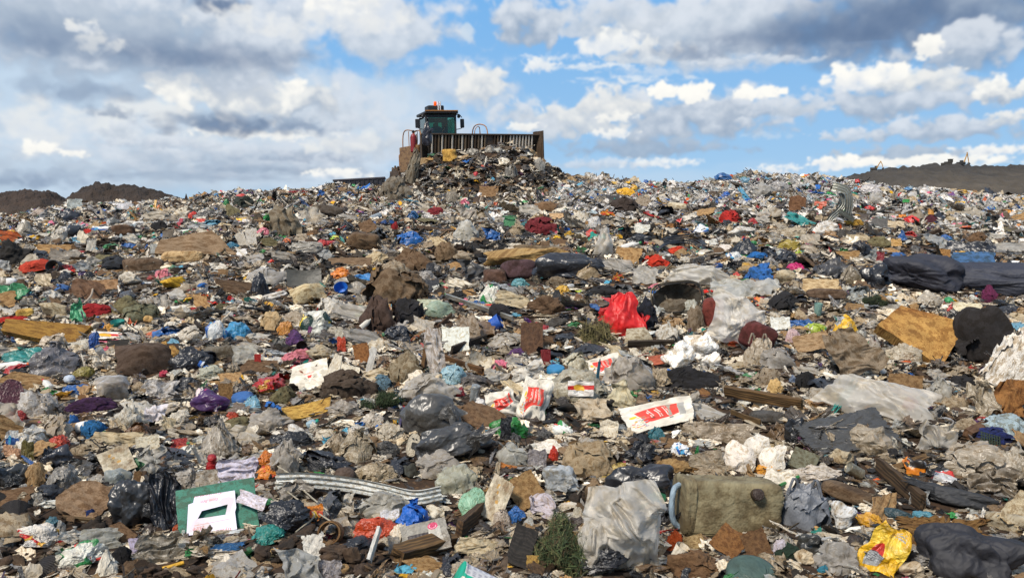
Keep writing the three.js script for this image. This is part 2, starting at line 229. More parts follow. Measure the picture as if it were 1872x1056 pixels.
    stains(g, W, H, r, 26, '150,110,60');
  }),
  stained: canvasTexture(512, 512, (g, W, H) => { const r = rng(29); g.fillStyle = '#cfc7b4'; g.fillRect(0, 0, W, H); for (let k = 0; k < 4; k++) { g.fillStyle = 'rgba(205,140,40,0.55)'; g.beginPath(); g.ellipse(120 + r() * 260, 90 + r() * 260, 16 + r() * 24, 14 + r() * 22, 0, 0, TAU); g.fill(); } stains(g, W, H, r, 260, '96,70,40'); }),
  sticker: canvasTexture(256, 256, (g, W, H) => { const r = rng(37); g.fillStyle = '#8f8a80'; g.fillRect(0, 0, W, H); g.fillStyle = '#3c3638'; g.fillRect(30, 90, 120, 110); g.fillStyle = '#c79a78'; g.beginPath(); g.ellipse(110, 140, 26, 18, 0, 0, TAU); g.fill(); g.fillStyle = '#b8b3a8'; g.fillRect(150, 60, 70, 140); g.fillStyle = '#d63b6a'; g.beginPath(); g.arc(180, 50, 28, 0, TAU); g.fill(); g.strokeStyle = '#f0c9d4'; g.lineWidth = 4; g.beginPath(); g.arc(180, 50, 18, 0, 4); g.stroke(); stains(g, W, H, r, 60); }),
  tub: canvasTexture(512, 256, (g, W, H) => { const r = rng(43); g.fillStyle = '#14b394'; g.fillRect(0, 0, W, H); g.fillStyle = '#e6e1cf'; g.fillRect(0, 0, 70, H); g.fillStyle = '#d5d5d8'; g.fillRect(84, 60, 150, 110); bars(g, 90, 66, 138, 96, 14, 'rgba(120,120,140,0.5)', r); g.fillStyle = '#e9e9ee'; g.fillRect(280, 110, 120, 110); bars(g, 286, 116, 108, 96, 12, 'rgba(70,50,90,0.8)', r); bars(g, 60, 190, 170, 24, 2, 'rgba(210,245,235,0.7)', r); stains(g, W, H, r, 30); }),
  yellowlabel: canvasTexture(256, 256, (g, W, H) => { const r = rng(47); g.fillStyle = '#d8dad4'; g.fillRect(0, 0, W, H); g.fillStyle = '#1f3a33'; g.fillRect(40, 120, 120, 110); g.save(); g.translate(60, 60); g.rotate(0.6); g.fillStyle = '#2b3a1c'; g.fillRect(-6, -6, 152, 62); g.fillStyle = '#e2c224'; g.fillRect(0, 0, 140, 50); g.lineWidth = 7; g.strokeStyle = '#22221a'; for (let k = 0; k < 4; k++) { g.beginPath(); g.arc(22 + k * 32, 25, 10, 0, k % 2 ? 4.4 : TAU); g.stroke(); } g.restore(); g.fillStyle = '#8d9298'; g.beginPath(); g.ellipse(165, 170, 22, 26, 0, 0, TAU); g.fill(); g.fillStyle = '#7c3d72'; g.fillRect(20, 215, 50, 30); stains(g, W, H, r, 40); }),
};

// ───────── materials, one per colour and finish ─────────
const mats = new Map();
const FINISH = {
  plastic: { roughness: 0.4, transmission: 0.2, thickness: 0, clearcoat: 0.25, clearcoatRoughness: 0.35, bumpMap: T.wrinkle, bumpScale: 0.014, map: T.grime, side: THREE.DoubleSide },
  paper: { roughness: 0.92, bumpMap: T.wrinkle, bumpScale: 0.008, map: T.grime, side: THREE.DoubleSide },
  card: { roughness: 0.95, bumpMap: T.soilBump, bumpScale: 0.006, map: T.filth, side: THREE.DoubleSide },
  cloth: { roughness: 1, bumpMap: T.cloth, bumpScale: 0.006, map: T.filth, side: THREE.DoubleSide },
  clean: { roughness: 0.5, bumpMap: T.wrinkle, bumpScale: 0.008, side: THREE.DoubleSide },
  black: { roughness: 0.34, clearcoat: 0.3, clearcoatRoughness: 0.3, bumpMap: T.wrinkle, bumpScale: 0.016, side: THREE.DoubleSide },
  film: { roughness: 0.66, bumpMap: T.wrinkle, bumpScale: 0.008, map: T.haze, transmission: 0.58, clearcoat: 0.35, clearcoatRoughness: 0.3, thickness: 0, side: THREE.DoubleSide },
  mud: { roughness: 0.8, map: T.mud, bumpMap: T.soilBump, bumpScale: 0.006 },
  foam: { roughness: 0.95, bumpMap: T.soilBump, bumpScale: 0.01, map: T.filth },
  wood: { roughness: 0.85, map: T.wood, bumpMap: T.wood, bumpScale: 0.004 },
  metal: { roughness: 0.38, metalness: 0.75, bumpMap: T.wrinkle, bumpScale: 0.004, map: T.grime, side: THREE.DoubleSide },
  steel: { roughness: 0.6, metalness: 0.3, map: T.filth, bumpMap: T.soilBump, bumpScale: 0.006, side: THREE.DoubleSide },
  tarp: { roughness: 0.68, bumpMap: T.wrinkle, bumpScale: 0.013, side: THREE.DoubleSide },
  smooth: { roughness: 0.55, map: T.filth, side: THREE.DoubleSide },
  paint: { roughness: 0.5, map: T.filth, side: THREE.DoubleSide },
};
function mat(color, finish = 'plastic', map) {
  const key = color + finish + (map ? map.uuid : '');
  if (!mats.has(key)) {
    const m = new THREE.MeshPhysicalMaterial({ ...FINISH[finish], vertexColors: true });
    if (map) { m.map = map; m.color.set('#ffffff'); } else m.color.set(color); if (['plastic', 'paper', 'film', 'cloth', 'card'].includes(finish)) { m.color.r *= 1.03; m.color.b *= 0.94; } if (finish === 'film') m.color.lerp(new THREE.Color(0.84, 0.81, 0.76), 0.35);
    m.name = finish; mats.set(key, m);
  }
  return mats.get(key);
}

// ───────── shapes ─────────
const tone = (g, seed, dirt = 0.4, tint = [0.52, 0.43, 0.33]) => {           // dirt that clings to the thing: a stain per vertex
  const p = g.attributes.position, c = new Float32Array(p.count * 3); g.computeBoundingBox();
  const s = g.boundingBox.getSize(new THREE.Vector3()), k = 2.4 / Math.max(s.x, s.y, s.z, 0.01);
  for (let i = 0; i < p.count; i++) {
    const n = fbm(p.getX(i) * k + seed, p.getY(i) * k, p.getZ(i) * k + seed * 0.3, 3), q = (0.7 * sstep(-0.05, 0.35, n) + 0.3 * sstep(0, 0.3, pn(p.getX(i) * k * 5, p.getY(i) * k * 5, p.getZ(i) * k * 5 + seed))) * dirt;
    const b = 0.93 + 0.25 * pn(p.getX(i) * k * 3, p.getY(i) * k * 3, seed);
    for (let j = 0; j < 3; j++) c[i * 3 + j] = clamp(mix(1, tint[j], q) * b, 0, 1.05);
  }
  g.setAttribute('color', new THREE.BufferAttribute(c, 3)); return g;
};
function fit(g, w, h, d) {                                          // to a size, standing on y = 0
  g.computeBoundingBox(); const b = g.boundingBox, s = b.getSize(new THREE.Vector3()), m = b.getCenter(new THREE.Vector3());
  g.translate(-m.x, -b.min.y, -m.z); g.scale(w / (s.x || 1), h / (s.y || 1), d / (s.z || 1)); return g;
}
function finish(g, seed, dirt, tint) { g.computeVertexNormals(); tone(g, seed, dirt, tint); return g; }
const icoCache = new Map();
function ico(detail) {
  if (!icoCache.has(detail)) { const g = new THREE.IcosahedronGeometry(1, detail); g.deleteAttribute('uv'); g.deleteAttribute('normal'); icoCache.set(detail, mergeVertices(g, 1e-5)); }
  return icoCache.get(detail);
}
// a closed lumpy body: bags, bundles, cushions, clods
function lump(seed, { detail = 8, lo = 0.3, cr = 0.12, cf = 2.2, cuts = 0, box = 2, pleat = 0, flat = 0.3, neck = 0, w = 1, h = 1, d = 1, dirt = 0.4, tint, grain = 0, aniso = 0.42, flaps = 0 } = {}) {
  let g = ico(detail).clone(), p = g.attributes.position, r = rng(seed * 7 + 3), planes = [];
  for (let k = 0; k < cuts; k++) { const a = r() * TAU, y = r() * 2 - 1, q = Math.sqrt(1 - y * y); planes.push([Math.cos(a) * q, y, Math.sin(a) * q, 0.55 + r() * 0.35]); }
  const uv = new Float32Array(p.count * 2), s = (seed % 97) * 1.31, np = 5 + Math.floor(r() * 5), ax = new THREE.Vector3(r() - 0.5, r() - 0.5, r() - 0.5).normalize();
  for (let i = 0; i < p.count; i++) {
    const x = p.getX(i), y = p.getY(i), z = p.getZ(i);
    let q = Math.pow(Math.abs(x) ** box + Math.abs(y) ** box + Math.abs(z) ** box, -1 / box);
    for (const [a, b, c, e] of planes) { const t = a * x + b * y + c * z; if (t > 0.05) q = Math.min(q, e / t); }
    const wx = x + 0.3 * pn(x * 1.7 + s, y * 1.7, z * 1.7), wy = y + 0.3 * pn(x * 1.7, y * 1.7 + s, z * 1.7 + 5), wz = z + 0.2 * pn(x, y, z + s);
    const along = (ax.x * wx + ax.y * wy + ax.z * wz) * (1 - aniso), kx = wx - ax.x * along, ky = wy - ax.y * along, kz = wz - ax.z * along;
    q *= 1 + lo * pn(x * 1.15 + s, y * 1.15 + 3, z * 1.15) * 1.6 + cr * (0.6 * ridge(kx * cf + s, ky * cf, kz * cf) + 0.42 * ridge(kx * cf * 2.2, ky * cf * 2.2 + s, kz * cf * 2.2) + 0.24 * ridge(kx * cf * 4.6, ky * cf * 4.6, kz * cf * 4.6 + s) - 0.35);
    if (grain) q *= 1 + grain * pn(x * 14 + s, y * 14, z * 14);
    if (pleat) { const f = sstep(-0.3, 0.9, y); q *= 1 + pleat * f * Math.cos(Math.atan2(z, x) * np + 3 * pn(x * 2, y * 2, s)); }
    let X = x * q, Y = y * q, Z = z * q;
    if (neck) { const f = sstep(0.35, 1.0, y); X *= 1 - neck * f; Z *= 1 - neck * f; Y += f * neck * 0.5; }
    if (Y < -0.5) Y = -0.5 + (Y + 0.5) * flat;
    p.setXYZ(i, X, Y, Z); uv[i * 2] = X * 0.7 + Z * 0.5 + s; uv[i * 2 + 1] = Y * 0.8 + Z * 0.35;
  }
  g.setAttribute('uv', new THREE.BufferAttribute(uv, 2)); fit(g, w, h, d); { const q = g.attributes.position, t = g.attributes.uv, k = Math.max(w, h) >= 0.999 && Math.max(w, h) <= 1.001 ? 1 : 1.8; for (let i = 0; i < q.count; i++) t.setXY(i, (q.getX(i) + q.getZ(i) * 0.6) * k + s, (q.getY(i) + q.getZ(i) * 0.5) * k); }
  if (flaps) {                                                      // loose folds of the same skin standing off the body
    const list = [g.clone()]; list[0].deleteAttribute('normal');
    for (let k = 0; k < flaps; k++) { const a = r() * TAU, s2 = 0.42 + r() * 0.3, f = sheet(seed + k * 17 + 3, { n: Math.round(clamp(detail, 6, 14)), w: w * s2, h: h * (0.4 + r() * 0.4), amp: 0.55, folds: 4, tear: 0.3, dome: r() < 0.5 ? 1 : 0, taper: r() * 0.5 }); f.deleteAttribute('color'); f.deleteAttribute('normal'); f.rotateX(-0.2 - r() * 1.1); f.rotateZ((r() - 0.5) * 1.6); f.rotateY((r() - 0.5) * 2.2); f.translate(Math.cos(a) * w * 0.34, h * (0.3 + 0.45 * r()), Math.abs(Math.sin(a)) * d * 0.36); list.push(f); }
    g = fit(mergeGeometries(list), w, h, d);
  }
  return finish(g, seed, dirt, tint);
}
// thin skin lying in loose overlapping folds round a small core: bags, rags, wrappings
function wrap(seed, { n = 10, patches = 4, fold = 0.2, neck = 0, w = 1, h = 1, d = 1, dirt = 0.35, tint, flare = 0.3, core = 0.8, sag = 0.15 } = {}) {
  const r = rng(seed * 11 + 7), list = [], s0 = (seed % 83) * 1.9;
  { const g = ico(Math.max(2, Math.round(n / 3))).clone(), p = g.attributes.position, uv = new Float32Array(p.count * 2); for (let i = 0; i < p.count; i++) { const x = p.getX(i), y = p.getY(i), z = p.getZ(i), q = core * (0.85 + 0.35 * pn(x * 1.4 + s0, y * 1.4, z * 1.4) + 0.16 * ridge(x * 1.2 + s0, y * 3.1, z * 2)); p.setXYZ(i, x * q, Math.max(-sag, y * q), z * q); uv[i * 2] = x * 0.6 + z * 0.4; uv[i * 2 + 1] = y * 0.7; } g.setAttribute('uv', new THREE.BufferAttribute(uv, 2)); list.push(g); }
  for (let k = 0; k < patches; k++) {
    const az = k === 0 ? Math.PI / 2 + (r() - 0.5) * 0.8 : Math.PI * (r() * 1.3 - 0.15), el = k === 0 ? 0.7 : 0.05 + r() * 1.2, c = new THREE.Vector3(Math.cos(el) * Math.cos(az), Math.sin(el), Math.cos(el) * Math.sin(az)), t1 = new THREE.Vector3(r() - 0.5, r() - 0.5, r() - 0.5).cross(c).normalize(), t2 = new THREE.Vector3().crossVectors(c, t1);
    const a1 = (k === 0 ? 1.25 : 0.6 + r() * 0.6), a2 = (k === 0 ? 1.1 : 0.5 + r() * 0.5), base = 0.86 + 0.16 * r() + k * 0.03, s = s0 + k * 5.3, fr = 1.6 + r() * 1.6, pos = [], uv = [], idx = [], v3 = new THREE.Vector3();
    for (let j = 0; j <= n; j++) for (let i = 0; i <= n; i++) {
      let u = i / n * 2 - 1, v = j / n * 2 - 1; const e = Math.max(Math.abs(u), Math.abs(v)) ** 4;
      u *= 1 - 0.3 * (0.5 + pn(v * 2.1 + s, u > 0 ? 3 : 6, s)); v *= 1 - 0.3 * (0.5 + pn(u * 2.1, s, v > 0 ? 2 : 7));
      const x = u * a1, y = v * a2, rho = Math.hypot(x, y) + 1e-6, wq = 0.4 * pn(u * 1.3 + s, v * 1.3, 2), f1 = ridge(u * fr + wq + s, v * fr * 0.35 + wq, s), f2 = ridge(u * fr * 2.4 + wq, v * fr * 0.8 + s, 5), f3 = ridge(u * 5 + s, v * 4, 8);
      v3.copy(c).multiplyScalar(Math.cos(rho)).addScaledVector(t1, x / rho * Math.sin(rho)).addScaledVector(t2, y / rho * Math.sin(rho));
      v3.multiplyScalar(base + fold * (0.55 * f1 + 0.35 * f2 + 0.16 * f3 - 0.3) + 0.3 * pn(v3.x * 1.3 + s0, v3.y * 1.3, v3.z * 1.3) + e * flare * (0.25 + 0.9 * pn(u * 2.3 + s, v * 2.3, 4)));
      if (v3.y < -sag) v3.y = -sag + (v3.y + sag) * 0.12;
      if (neck) { const q = sstep(0.3, 1.05, v3.y); v3.x *= 1 - neck * q; v3.z *= 1 - neck * q; v3.y += q * neck * 0.5; }
      pos.push(v3.x, v3.y, v3.z); uv.push(u * a1 * 0.5 + s, v * a2 * 0.5);
    }
    for (let j = 0; j < n; j++) for (let i = 0; i < n; i++) { const A = j * (n + 1) + i; idx.push(A, A + 1, A + n + 1, A + 1, A + n + 2, A + n + 1); }
    const g = new THREE.BufferGeometry(); g.setAttribute('position', new THREE.Float32BufferAttribute(pos, 3)); g.setAttribute('uv', new THREE.Float32BufferAttribute(uv, 2)); g.setIndex(idx); list.push(g);
  }
  return finish(fit(mergeGeometries(list), w, h, d), seed, dirt, tint);
}
// an open sheet, upright in x and y, folded and torn; with a thickness it becomes a board or a slab
function sheet(seed, { n = 14, m, w = 1, h = 1, amp = 0.12, folds = 3, tear = 0.12, taper = 0, shear = 0, curl = 0, dome = 0, thick = 0, round = 0, dirt = 0.4, tint, freq = 2.2, jag = 0, bow = 0 } = {}) {
  m = m || n; const r = rng(seed * 13 + 5), s = (seed % 89) * 2.17, lines = [], size = Math.min(w, h), fa = r() * TAU, ca = Math.cos(fa), sa = Math.sin(fa);
  for (let k = 0; k < folds; k++) { const a = r() * TAU; lines.push([Math.cos(a), Math.sin(a), (r() - 0.5) * 0.6, (r() - 0.5) * 2]); }
  const point = (u, v) => {
    let a = u - 0.5, b = v - 0.5;
    const ex = 1 - tear * (0.55 + 0.9 * pn(b * 3 + s, a > 0 ? 4 : 9, s)) - jag * Math.abs(pn(b * 17, a > 0 ? 3 : 8, s)), ey = 1 - tear * (0.55 + 0.9 * pn(a * 3, s, b > 0 ? 2 : 7)) - jag * Math.abs(pn(a * 17, s + 4, b > 0 ? 3 : 8));
    const c = 1 - round * 1.6 * a * a * b * b * 8;
    a *= ex * c; b *= ey * c;
    let z = 0;
    for (const [lx, ly, lc, la] of lines) z += la * 0.3 * Math.abs(lx * a + ly * b - lc);
    const ra = (a * ca + b * sa) * freq * 1.5, rb = (b * ca - a * sa) * freq * 0.55, wq = 0.35 * pn(a * 2 + s, b * 2, 4);
    z += 0.6 * ridge(ra + s + wq, rb + wq, s) * 0.5 + 0.4 * ridge(ra * 2.3, rb * 2.3 + s, 2) * 0.5 + 0.18 * ridge(a * freq * 5, b * freq * 5, s + 3) * 0.5;
    z *= amp; z += curl * a * a * 2 + dome * (0.25 - a * a) * (0.25 - b * b) * 8 + bow * (b + 0.5) * (b + 0.5);
    const X = (a * (1 - taper * v) + shear * b + amp * 0.35 * pn(a * 3.1, b * 3.1 + s, 6)) * w, Y = (b + amp * 0.35 * pn(a * 3.1 + 9, b * 3.1, s)) * h;
    return [X, Y, z * size];
  };
  const pos = [], uv = [], idx = [], layer = (zoff, flip) => {
    const o = pos.length / 3;
    for (let j = 0; j <= m; j++) for (let i = 0; i <= n; i++) { const q = point(i / n, j / m); pos.push(q[0], q[1], q[2] + zoff); uv.push(i / n, j / m); }
    for (let j = 0; j < m; j++) for (let i = 0; i < n; i++) { const a = o + j * (n + 1) + i, b = a + 1, c = a + n + 1, d = c + 1; flip ? idx.push(a, c, b, b, c, d) : idx.push(a, b, c, b, d, c); }
    return o;
  };
  const A = layer(0, false);
  if (thick) {
    layer(-thick, true);
    const rim = (list) => { const o = pos.length / 3; list.forEach(([i, j], k) => { const q = point(i / n, j / m), e = k / list.length; pos.push(q[0], q[1], q[2], q[0], q[1], q[2] - thick); uv.push(e, 0, e, 0.05); if (k) { const a = o + k * 2; idx.push(a - 2, a - 1, a, a, a - 1, a + 1); } }); };
    const L = []; for (let i = 0; i <= n; i++) L.push([n - i, 0]); for (let j = 1; j <= m; j++) L.push([0, j]); for (let i = 1; i <= n; i++) L.push([i, m]); for (let j = 1; j <= m; j++) L.push([n, m - j]); rim(L);
  }
  const g = new THREE.BufferGeometry(); g.setAttribute('position', new THREE.Float32BufferAttribute(pos, 3)); g.setAttribute('uv', new THREE.Float32BufferAttribute(uv, 2)); g.setIndex(idx);
  return finish(g, seed, dirt, tint);
}
// a bent tube through points, radius may change along it
function tube(points, radius, seg = 24, sides = 7, taper = 0, seed = 1, dirt = 0.4) {
  const c = new THREE.CatmullRomCurve3(points.map((p) => (p.isVector3 ? p : new THREE.Vector3(...p)))), g = new THREE.TubeGeometry(c, seg, radius, sides, false);
  if (taper) { const p = g.attributes.position, v = new THREE.Vector3(); for (let i = 0; i <= seg; i++) { const o = c.getPointAt(i / seg), k = 1 - taper * (i / seg); for (let j = 0; j <= sides; j++) { const q = i * (sides + 1) + j; v.fromBufferAttribute(p, q).sub(o).multiplyScalar(k).add(o); p.setXYZ(q, v.x, v.y, v.z); } } g.computeVertexNormals(); }
  return tone(g, seed, dirt);
}
function lathe(profile, sides = 20, seed = 1, dirt = 0.4) { const g = new THREE.LatheGeometry(profile.map(([x, y]) => new THREE.Vector2(x, y)), sides); return tone(g, seed, dirt); }
function block(w, h, d, r = 0.01, seed = 1, dirt = 0.4, tint) { return tone(new RoundedBoxGeometry(w, h, d, 2, Math.min(r, w * 0.45, h * 0.45, d * 0.45)), seed, dirt, tint); }
// a rough length of timber along x with broken ends
function timber(seed, L, w, t, splinter = 0.12) {
  const g = new THREE.BoxGeometry(L, w, t, 22, 4, 3), p = g.attributes.position, s = seed % 50;
  for (let i = 0; i < p.count; i++) {
    let x = p.getX(i), y = p.getY(i), z = p.getZ(i); const e = sstep(0.42, 0.5, Math.abs(x) / L);
    x -= Math.sign(x) * e * splinter * L * 0.5 * (0.5 + pn(y / w * 4 + s, z / t * 4, x > 0 ? 2 : 5)); y += w * 0.1 * pn(x / L * 5 + s, y / w * 2, z / t); z += t * 0.12 * pn(x / L * 5, y / w * 2, s);
    p.setXYZ(i, x, y, z);
  }
  const u = g.attributes.uv; for (let i = 0; i < u.count; i++) u.setXY(i, u.getX(i) * Math.max(0.4, L * 0.8) + s, u.getY(i) * 0.35);
  return finish(g, seed, 0.55);
}

// ───────── names, labels, bookkeeping ─────────
const used = new Map();
function numbered(name) { const k = used.get(name) ?? 0; used.set(name, k + 1); return k ? `${name}_${String(k).padStart(3, '0')}` : name; }
function mesh(name, g, m, parent) { const o = new THREE.Mesh(g, m); o.name = name; o.castShadow = o.receiveShadow = true; if (parent) parent.add(o); return o; }
function group(name) { const g = new THREE.Group(); g.name = name; return g; }
function tag(o, label, category, grp) { o.userData.label = label; if (category) o.userData.category = category; if (grp) o.userData.group = grp; return o; }
function setting(o, label, kind = 'structure') { o.userData.kind = kind; if (label) o.userData.label = label; scene.add(o); return o; }
// ───────── ground and hills ─────────
{
  const zs = [6, 4, 2, 0, -1, -1.8]; for (let z = 2.2; z < 78; z += 0.03 + z * 0.0085) zs.push(-z);
  const xs = []; for (let x = 0; x < 60; x += 0.05 + x * 0.012) { xs.push(x); if (x) xs.unshift(-x); }
  const pos = [], uv = [], idx = [], n = xs.length;
  for (const z of zs) for (const x of xs) { pos.push(x, landHeight(x, z), z); uv.push(x / 1.6, z / 1.6); }
  for (let j = 0; j < zs.length - 1; j++) for (let i = 0; i < n - 1; i++) { const a = j * n + i; idx.push(a, a + 1, a + n, a + 1, a + n + 1, a + n); }
  const g = new THREE.BufferGeometry(); g.setAttribute('position', new THREE.Float32BufferAttribute(pos, 3)); g.setAttribute('uv', new THREE.Float32BufferAttribute(uv, 2)); g.setIndex(idx); g.computeVertexNormals();
  const soil = new THREE.MeshStandardMaterial({ map: T.soil, bumpMap: T.soilBump, bumpScale: 0.03, roughness: 1, color: '#9a8c7c', name: 'soil' });
  setting(mesh('ground', g, soil), 'dark brown trodden soil under the litter');
  const far = new THREE.PlaneGeometry(5000, 5000, 1, 1); far.rotateX(-Math.PI / 2);
  const fm = new THREE.MeshStandardMaterial({ color: '#6a675c', roughness: 1, name: 'land' });
  const fo = setting(mesh('land', far, fm), 'low open land far beyond the tip'); fo.position.y = EYE - 9;
}
// a heap of earth given by its skyline in the photograph
function heap(name, label, list, d0, d1, d2, baseY, color, color2, lumpiness) {
  const N = name === 'hill' ? 420 : 260, M = 60, pos = [], uv = [], col = [], idx = [], x0 = list[0][0], x1 = list[list.length - 1][0], a = lin(color), b = lin(color2);
  const topAt = (X) => { for (let i = 1; i < list.length; i++) if (X <= list[i][0]) { const p = list[i - 1], q = list[i]; return mix(p[1], q[1], sstep(0, 1, (X - p[0]) / (q[0] - p[0]))); } return list[list.length - 1][1]; };
  for (let j = 0; j <= M; j++) for (let i = 0; i <= N; i++) {
    const X = mix(x0, x1, i / N), d = mix(d0, d2, j / M), x = (X - CX) / F * d1 * (0.35 + 0.65 * d / d1), top = EYE + (HORIZON - topAt(X)) / F * d1;
    const t = d < d1 ? sstep(0, 1, (d - d0) / (d1 - d0)) : 1 - 0.6 * sstep(0, 1, (d - d1) / (d2 - d1));
    const e = sstep(0, 0.06, i / N) * sstep(0, 0.06, 1 - i / N), k = (top - baseY) * 0.12;
    const y = mix(baseY, top, t * mix(0.7, 1, e)) + lumpiness * (1.5 * fbm(x * 0.27 / lumpiness, d * 0.27 / lumpiness, 2, 5) + 0.4 * ridge(x * 0.5 / lumpiness, d * 0.5 / lumpiness, 4) + 0.22 * pn(x * 1.3 / lumpiness, d * 1.3 / lumpiness, 7));
    pos.push(x, y, -d); uv.push(x / 3, d / 3); const q = clamp(0.5 + 0.9 * fbm(x * 0.12, y * 0.6, d * 0.03, 4) + (t - 0.6) * 0.9);
    for (let c = 0; c < 3; c++) col.push(mix(b[c], a[c], q) * (0.9 + 0.35 * pn(x * 1.3, y * 1.3, d)));
  }
  for (let j = 0; j < M; j++) for (let i = 0; i < N; i++) { const o = j * (N + 1) + i; idx.push(o, o + 1, o + N + 1, o + 1, o + N + 2, o + N + 1); }
  const g = new THREE.BufferGeometry(); g.setAttribute('position', new THREE.Float32BufferAttribute(pos, 3)); g.setAttribute('uv', new THREE.Float32BufferAttribute(uv, 2)); g.setAttribute('color', new THREE.Float32BufferAttribute(col, 3)); g.setIndex(idx); g.computeVertexNormals();
  return setting(mesh(name, g, new THREE.MeshStandardMaterial({ bumpMap: T.soilBump, bumpScale: 0.15, roughness: 1, vertexColors: true, name: 'earth' })), label);
}
heap('hill', 'long dark grey spoil hill behind the tip', [[1440, 360], [1510, 344], [1540, 330], [1570, 321], [1600, 317], [1640, 314], [1690, 309], [1740, 312], [1800, 312], [1872, 308], [2100, 308], [2500, 318], [2800, 350]], 62, 130, 165, EYE + 1.2, '#33302d', '#574e42', 0.75);
heap('earth_mound', 'low brown earth mound at the edge of the tip', [[-260, 400], [-120, 372], [0, 356], [50, 351], [95, 353], [130, 372], [170, 384]], 47, 55, 62, EYE - 0.6, '#3a2d24', '#46382c', 0.3);
heap('earth_mound', 'taller brown earth mound beside the first', [[92, 392], [125, 372], [142, 358], [160, 347], [185, 336], [200, 338], [215, 343], [250, 345], [290, 352], [330, 366], [370, 380]], 46, 54, 62, EYE - 0.6, '#332921', '#44372c', 0.3);

// ───────── the landfill compactor ─────────
{
  const root = group('landfill_compactor'); tag(root, 'muddy landfill compactor with high ribbed blade pushing the dark waste pile', 'compactor');
  const YAW = 0.5, bx = -1.42, bz = -41.2, off = 3.6;
  root.position.set(bx - off * Math.sin(YAW), EYE + 0.66, bz - off * Math.cos(YAW)); root.rotation.y = YAW; root.rotation.z = 0.035; scene.add(root);
  const tan = mat('#b07a3c', 'paint'), dark = mat('#26262a', 'paint'), grey = mat('#4b4d54', 'paint'), steel = mat('#5f4f40', 'steel'), bright = mat('#d6d0c6', 'paint'), mud = mat('#5b4f43', 'card'), rust = mat('#7a5138', 'steel');
  const bx_ = (name, w, h, d, x, y, z, m, par = root, r = 0.02, seed = 3) => { const o = mesh(name, block(w, h, d, r, seed + name.length), m, par); o.position.set(x, y, z); return o; };
  // running gear
  bx_('chassis', 1.5, 0.9, 6.0, 0, 1.0, -0.6, mud, root, 0.08); bx_('engine_hood', 1.9, 1.15, 2.6, 0, 1.95, -2.9, tan, root, 0.12); bx_('front_frame', 2.0, 1.1, 1.7, 0, 1.3, 1.5, tan, root, 0.06);
  const wheel = (x, z) => {
    const w = mesh('wheel', (() => { const g = new THREE.CylinderGeometry(0.82, 0.82, 1.05, 40, 1); g.rotateZ(Math.PI / 2); return tone(g, 5, 0.6); })(), steel, root); w.position.set(x, 0.85, z);
    const parts = []; for (let k = 0; k < 5; k++) for (let i = 0; i < 16; i++) { const t = new THREE.CylinderGeometry(0.045, 0.09, 0.17, 5); t.translate(0, 0.89, 0); t.rotateX((i + (k % 2) * 0.5) / 16 * TAU); t.translate((k - 2) * 0.23, 0, 0); parts.push(t); }
    const teeth = mesh('wheel_teeth', tone(mergeGeometries(parts), 3, 0.5), steel, w); teeth.userData.kind = 'stuff';
    const hub = mesh('hub', (() => { const g = new THREE.CylinderGeometry(0.42, 0.5, 0.12, 24); g.rotateZ(Math.PI / 2); return tone(g, 2, 0.6); })(), mud, w); hub.position.x = Math.sign(x) * 0.56;
  };
  for (const x of [-1.42, 1.42]) for (const z of [1.9, -2.3]) wheel(x, z);
  // side body seen on the near flank: platform, fender, toolbox
  for (const s of [-1, 1]) {
    bx_('fender', 1.0, 0.12, 3.2, s * 1.35, 1.86, -0.2, tan, root, 0.03); bx_('side_panel', 0.14, 1.25, 1.7, s * 1.28, 2.2, 0.55, tan, root, 0.03); bx_('lower_panel', 0.12, 0.7, 1.2, s * 1.3, 1.35, 0.3, rust, root, 0.03); bx_('tool_box', 0.5, 0.55, 0.9, s * 1.62, 2.25, 0.8, grey, root, 0.04);
  }
  bx_('side_housing', 0.55, 1.25, 2.3, -1.72, 2.05, -0.2, mat('#8c6b42', 'paint'), root, 0.05);
  bx_('dash_cowl', 1.9, 0.75, 0.9, 0, 2.35, 1.0, grey, root, 0.08);
  // cab
  const cab = group('cab'); root.add(cab); cab.position.set(-0.2, 2.55, -0.6); cab.rotation.y = -0.18;
  cab.scale.x = 0.86; const cw = 1.62, ch = 1.62, cd = 1.7;
  bx_('cab_floor', cw, 0.1, cd, 0, 0.05, 0, dark, cab); bx_('cab_back', cw, 0.62, 0.06, 0, 0.31, -cd / 2, dark, cab); bx_('cab_back', cw, 0.24, 0.06, 0, ch - 0.12, -cd / 2, dark, cab); for (const s of [-1, 1]) bx_('cab_back', 0.3, 0.76, 0.06, s * (cw / 2 - 0.15), 1.0, -cd / 2, dark, cab);
  const postG = (x0, z0, x1, z1) => tube([[x0, 0, z0], [(x0 + x1) / 2, ch / 2, (z0 + z1) / 2], [x1, ch, z1]], 0.065, 6, 6, 0, 3, 0.2);
  for (const s of [-1, 1]) { mesh('cab_pillar', postG(s * 0.8, 0.85, s * 0.86, 0.72), dark, cab); mesh('cab_pillar', postG(s * 0.8, -0.85, s * 0.8, -0.8), dark, cab); }
  bx_('lower_front', cw, 0.42, 0.08, 0, 0.24, 0.85, dark, cab); bx_('brow', cw + 0.1, 0.16, 0.1, 0, ch - 0.06, 0.76, dark, cab);
  const glass = new THREE.MeshPhysicalMaterial({ color: '#8fc4b8', transmission: 1, thickness: 0, roughness: 0.06, name: 'tinted_glass' });
  const pane = (w, h, x, y, z, ry, rx) => { const o = mesh('window_pane', new THREE.BoxGeometry(w, h, 0.012), glass, cab); o.position.set(x, y, z); o.rotation.set(rx, ry, 0, 'YXZ'); };
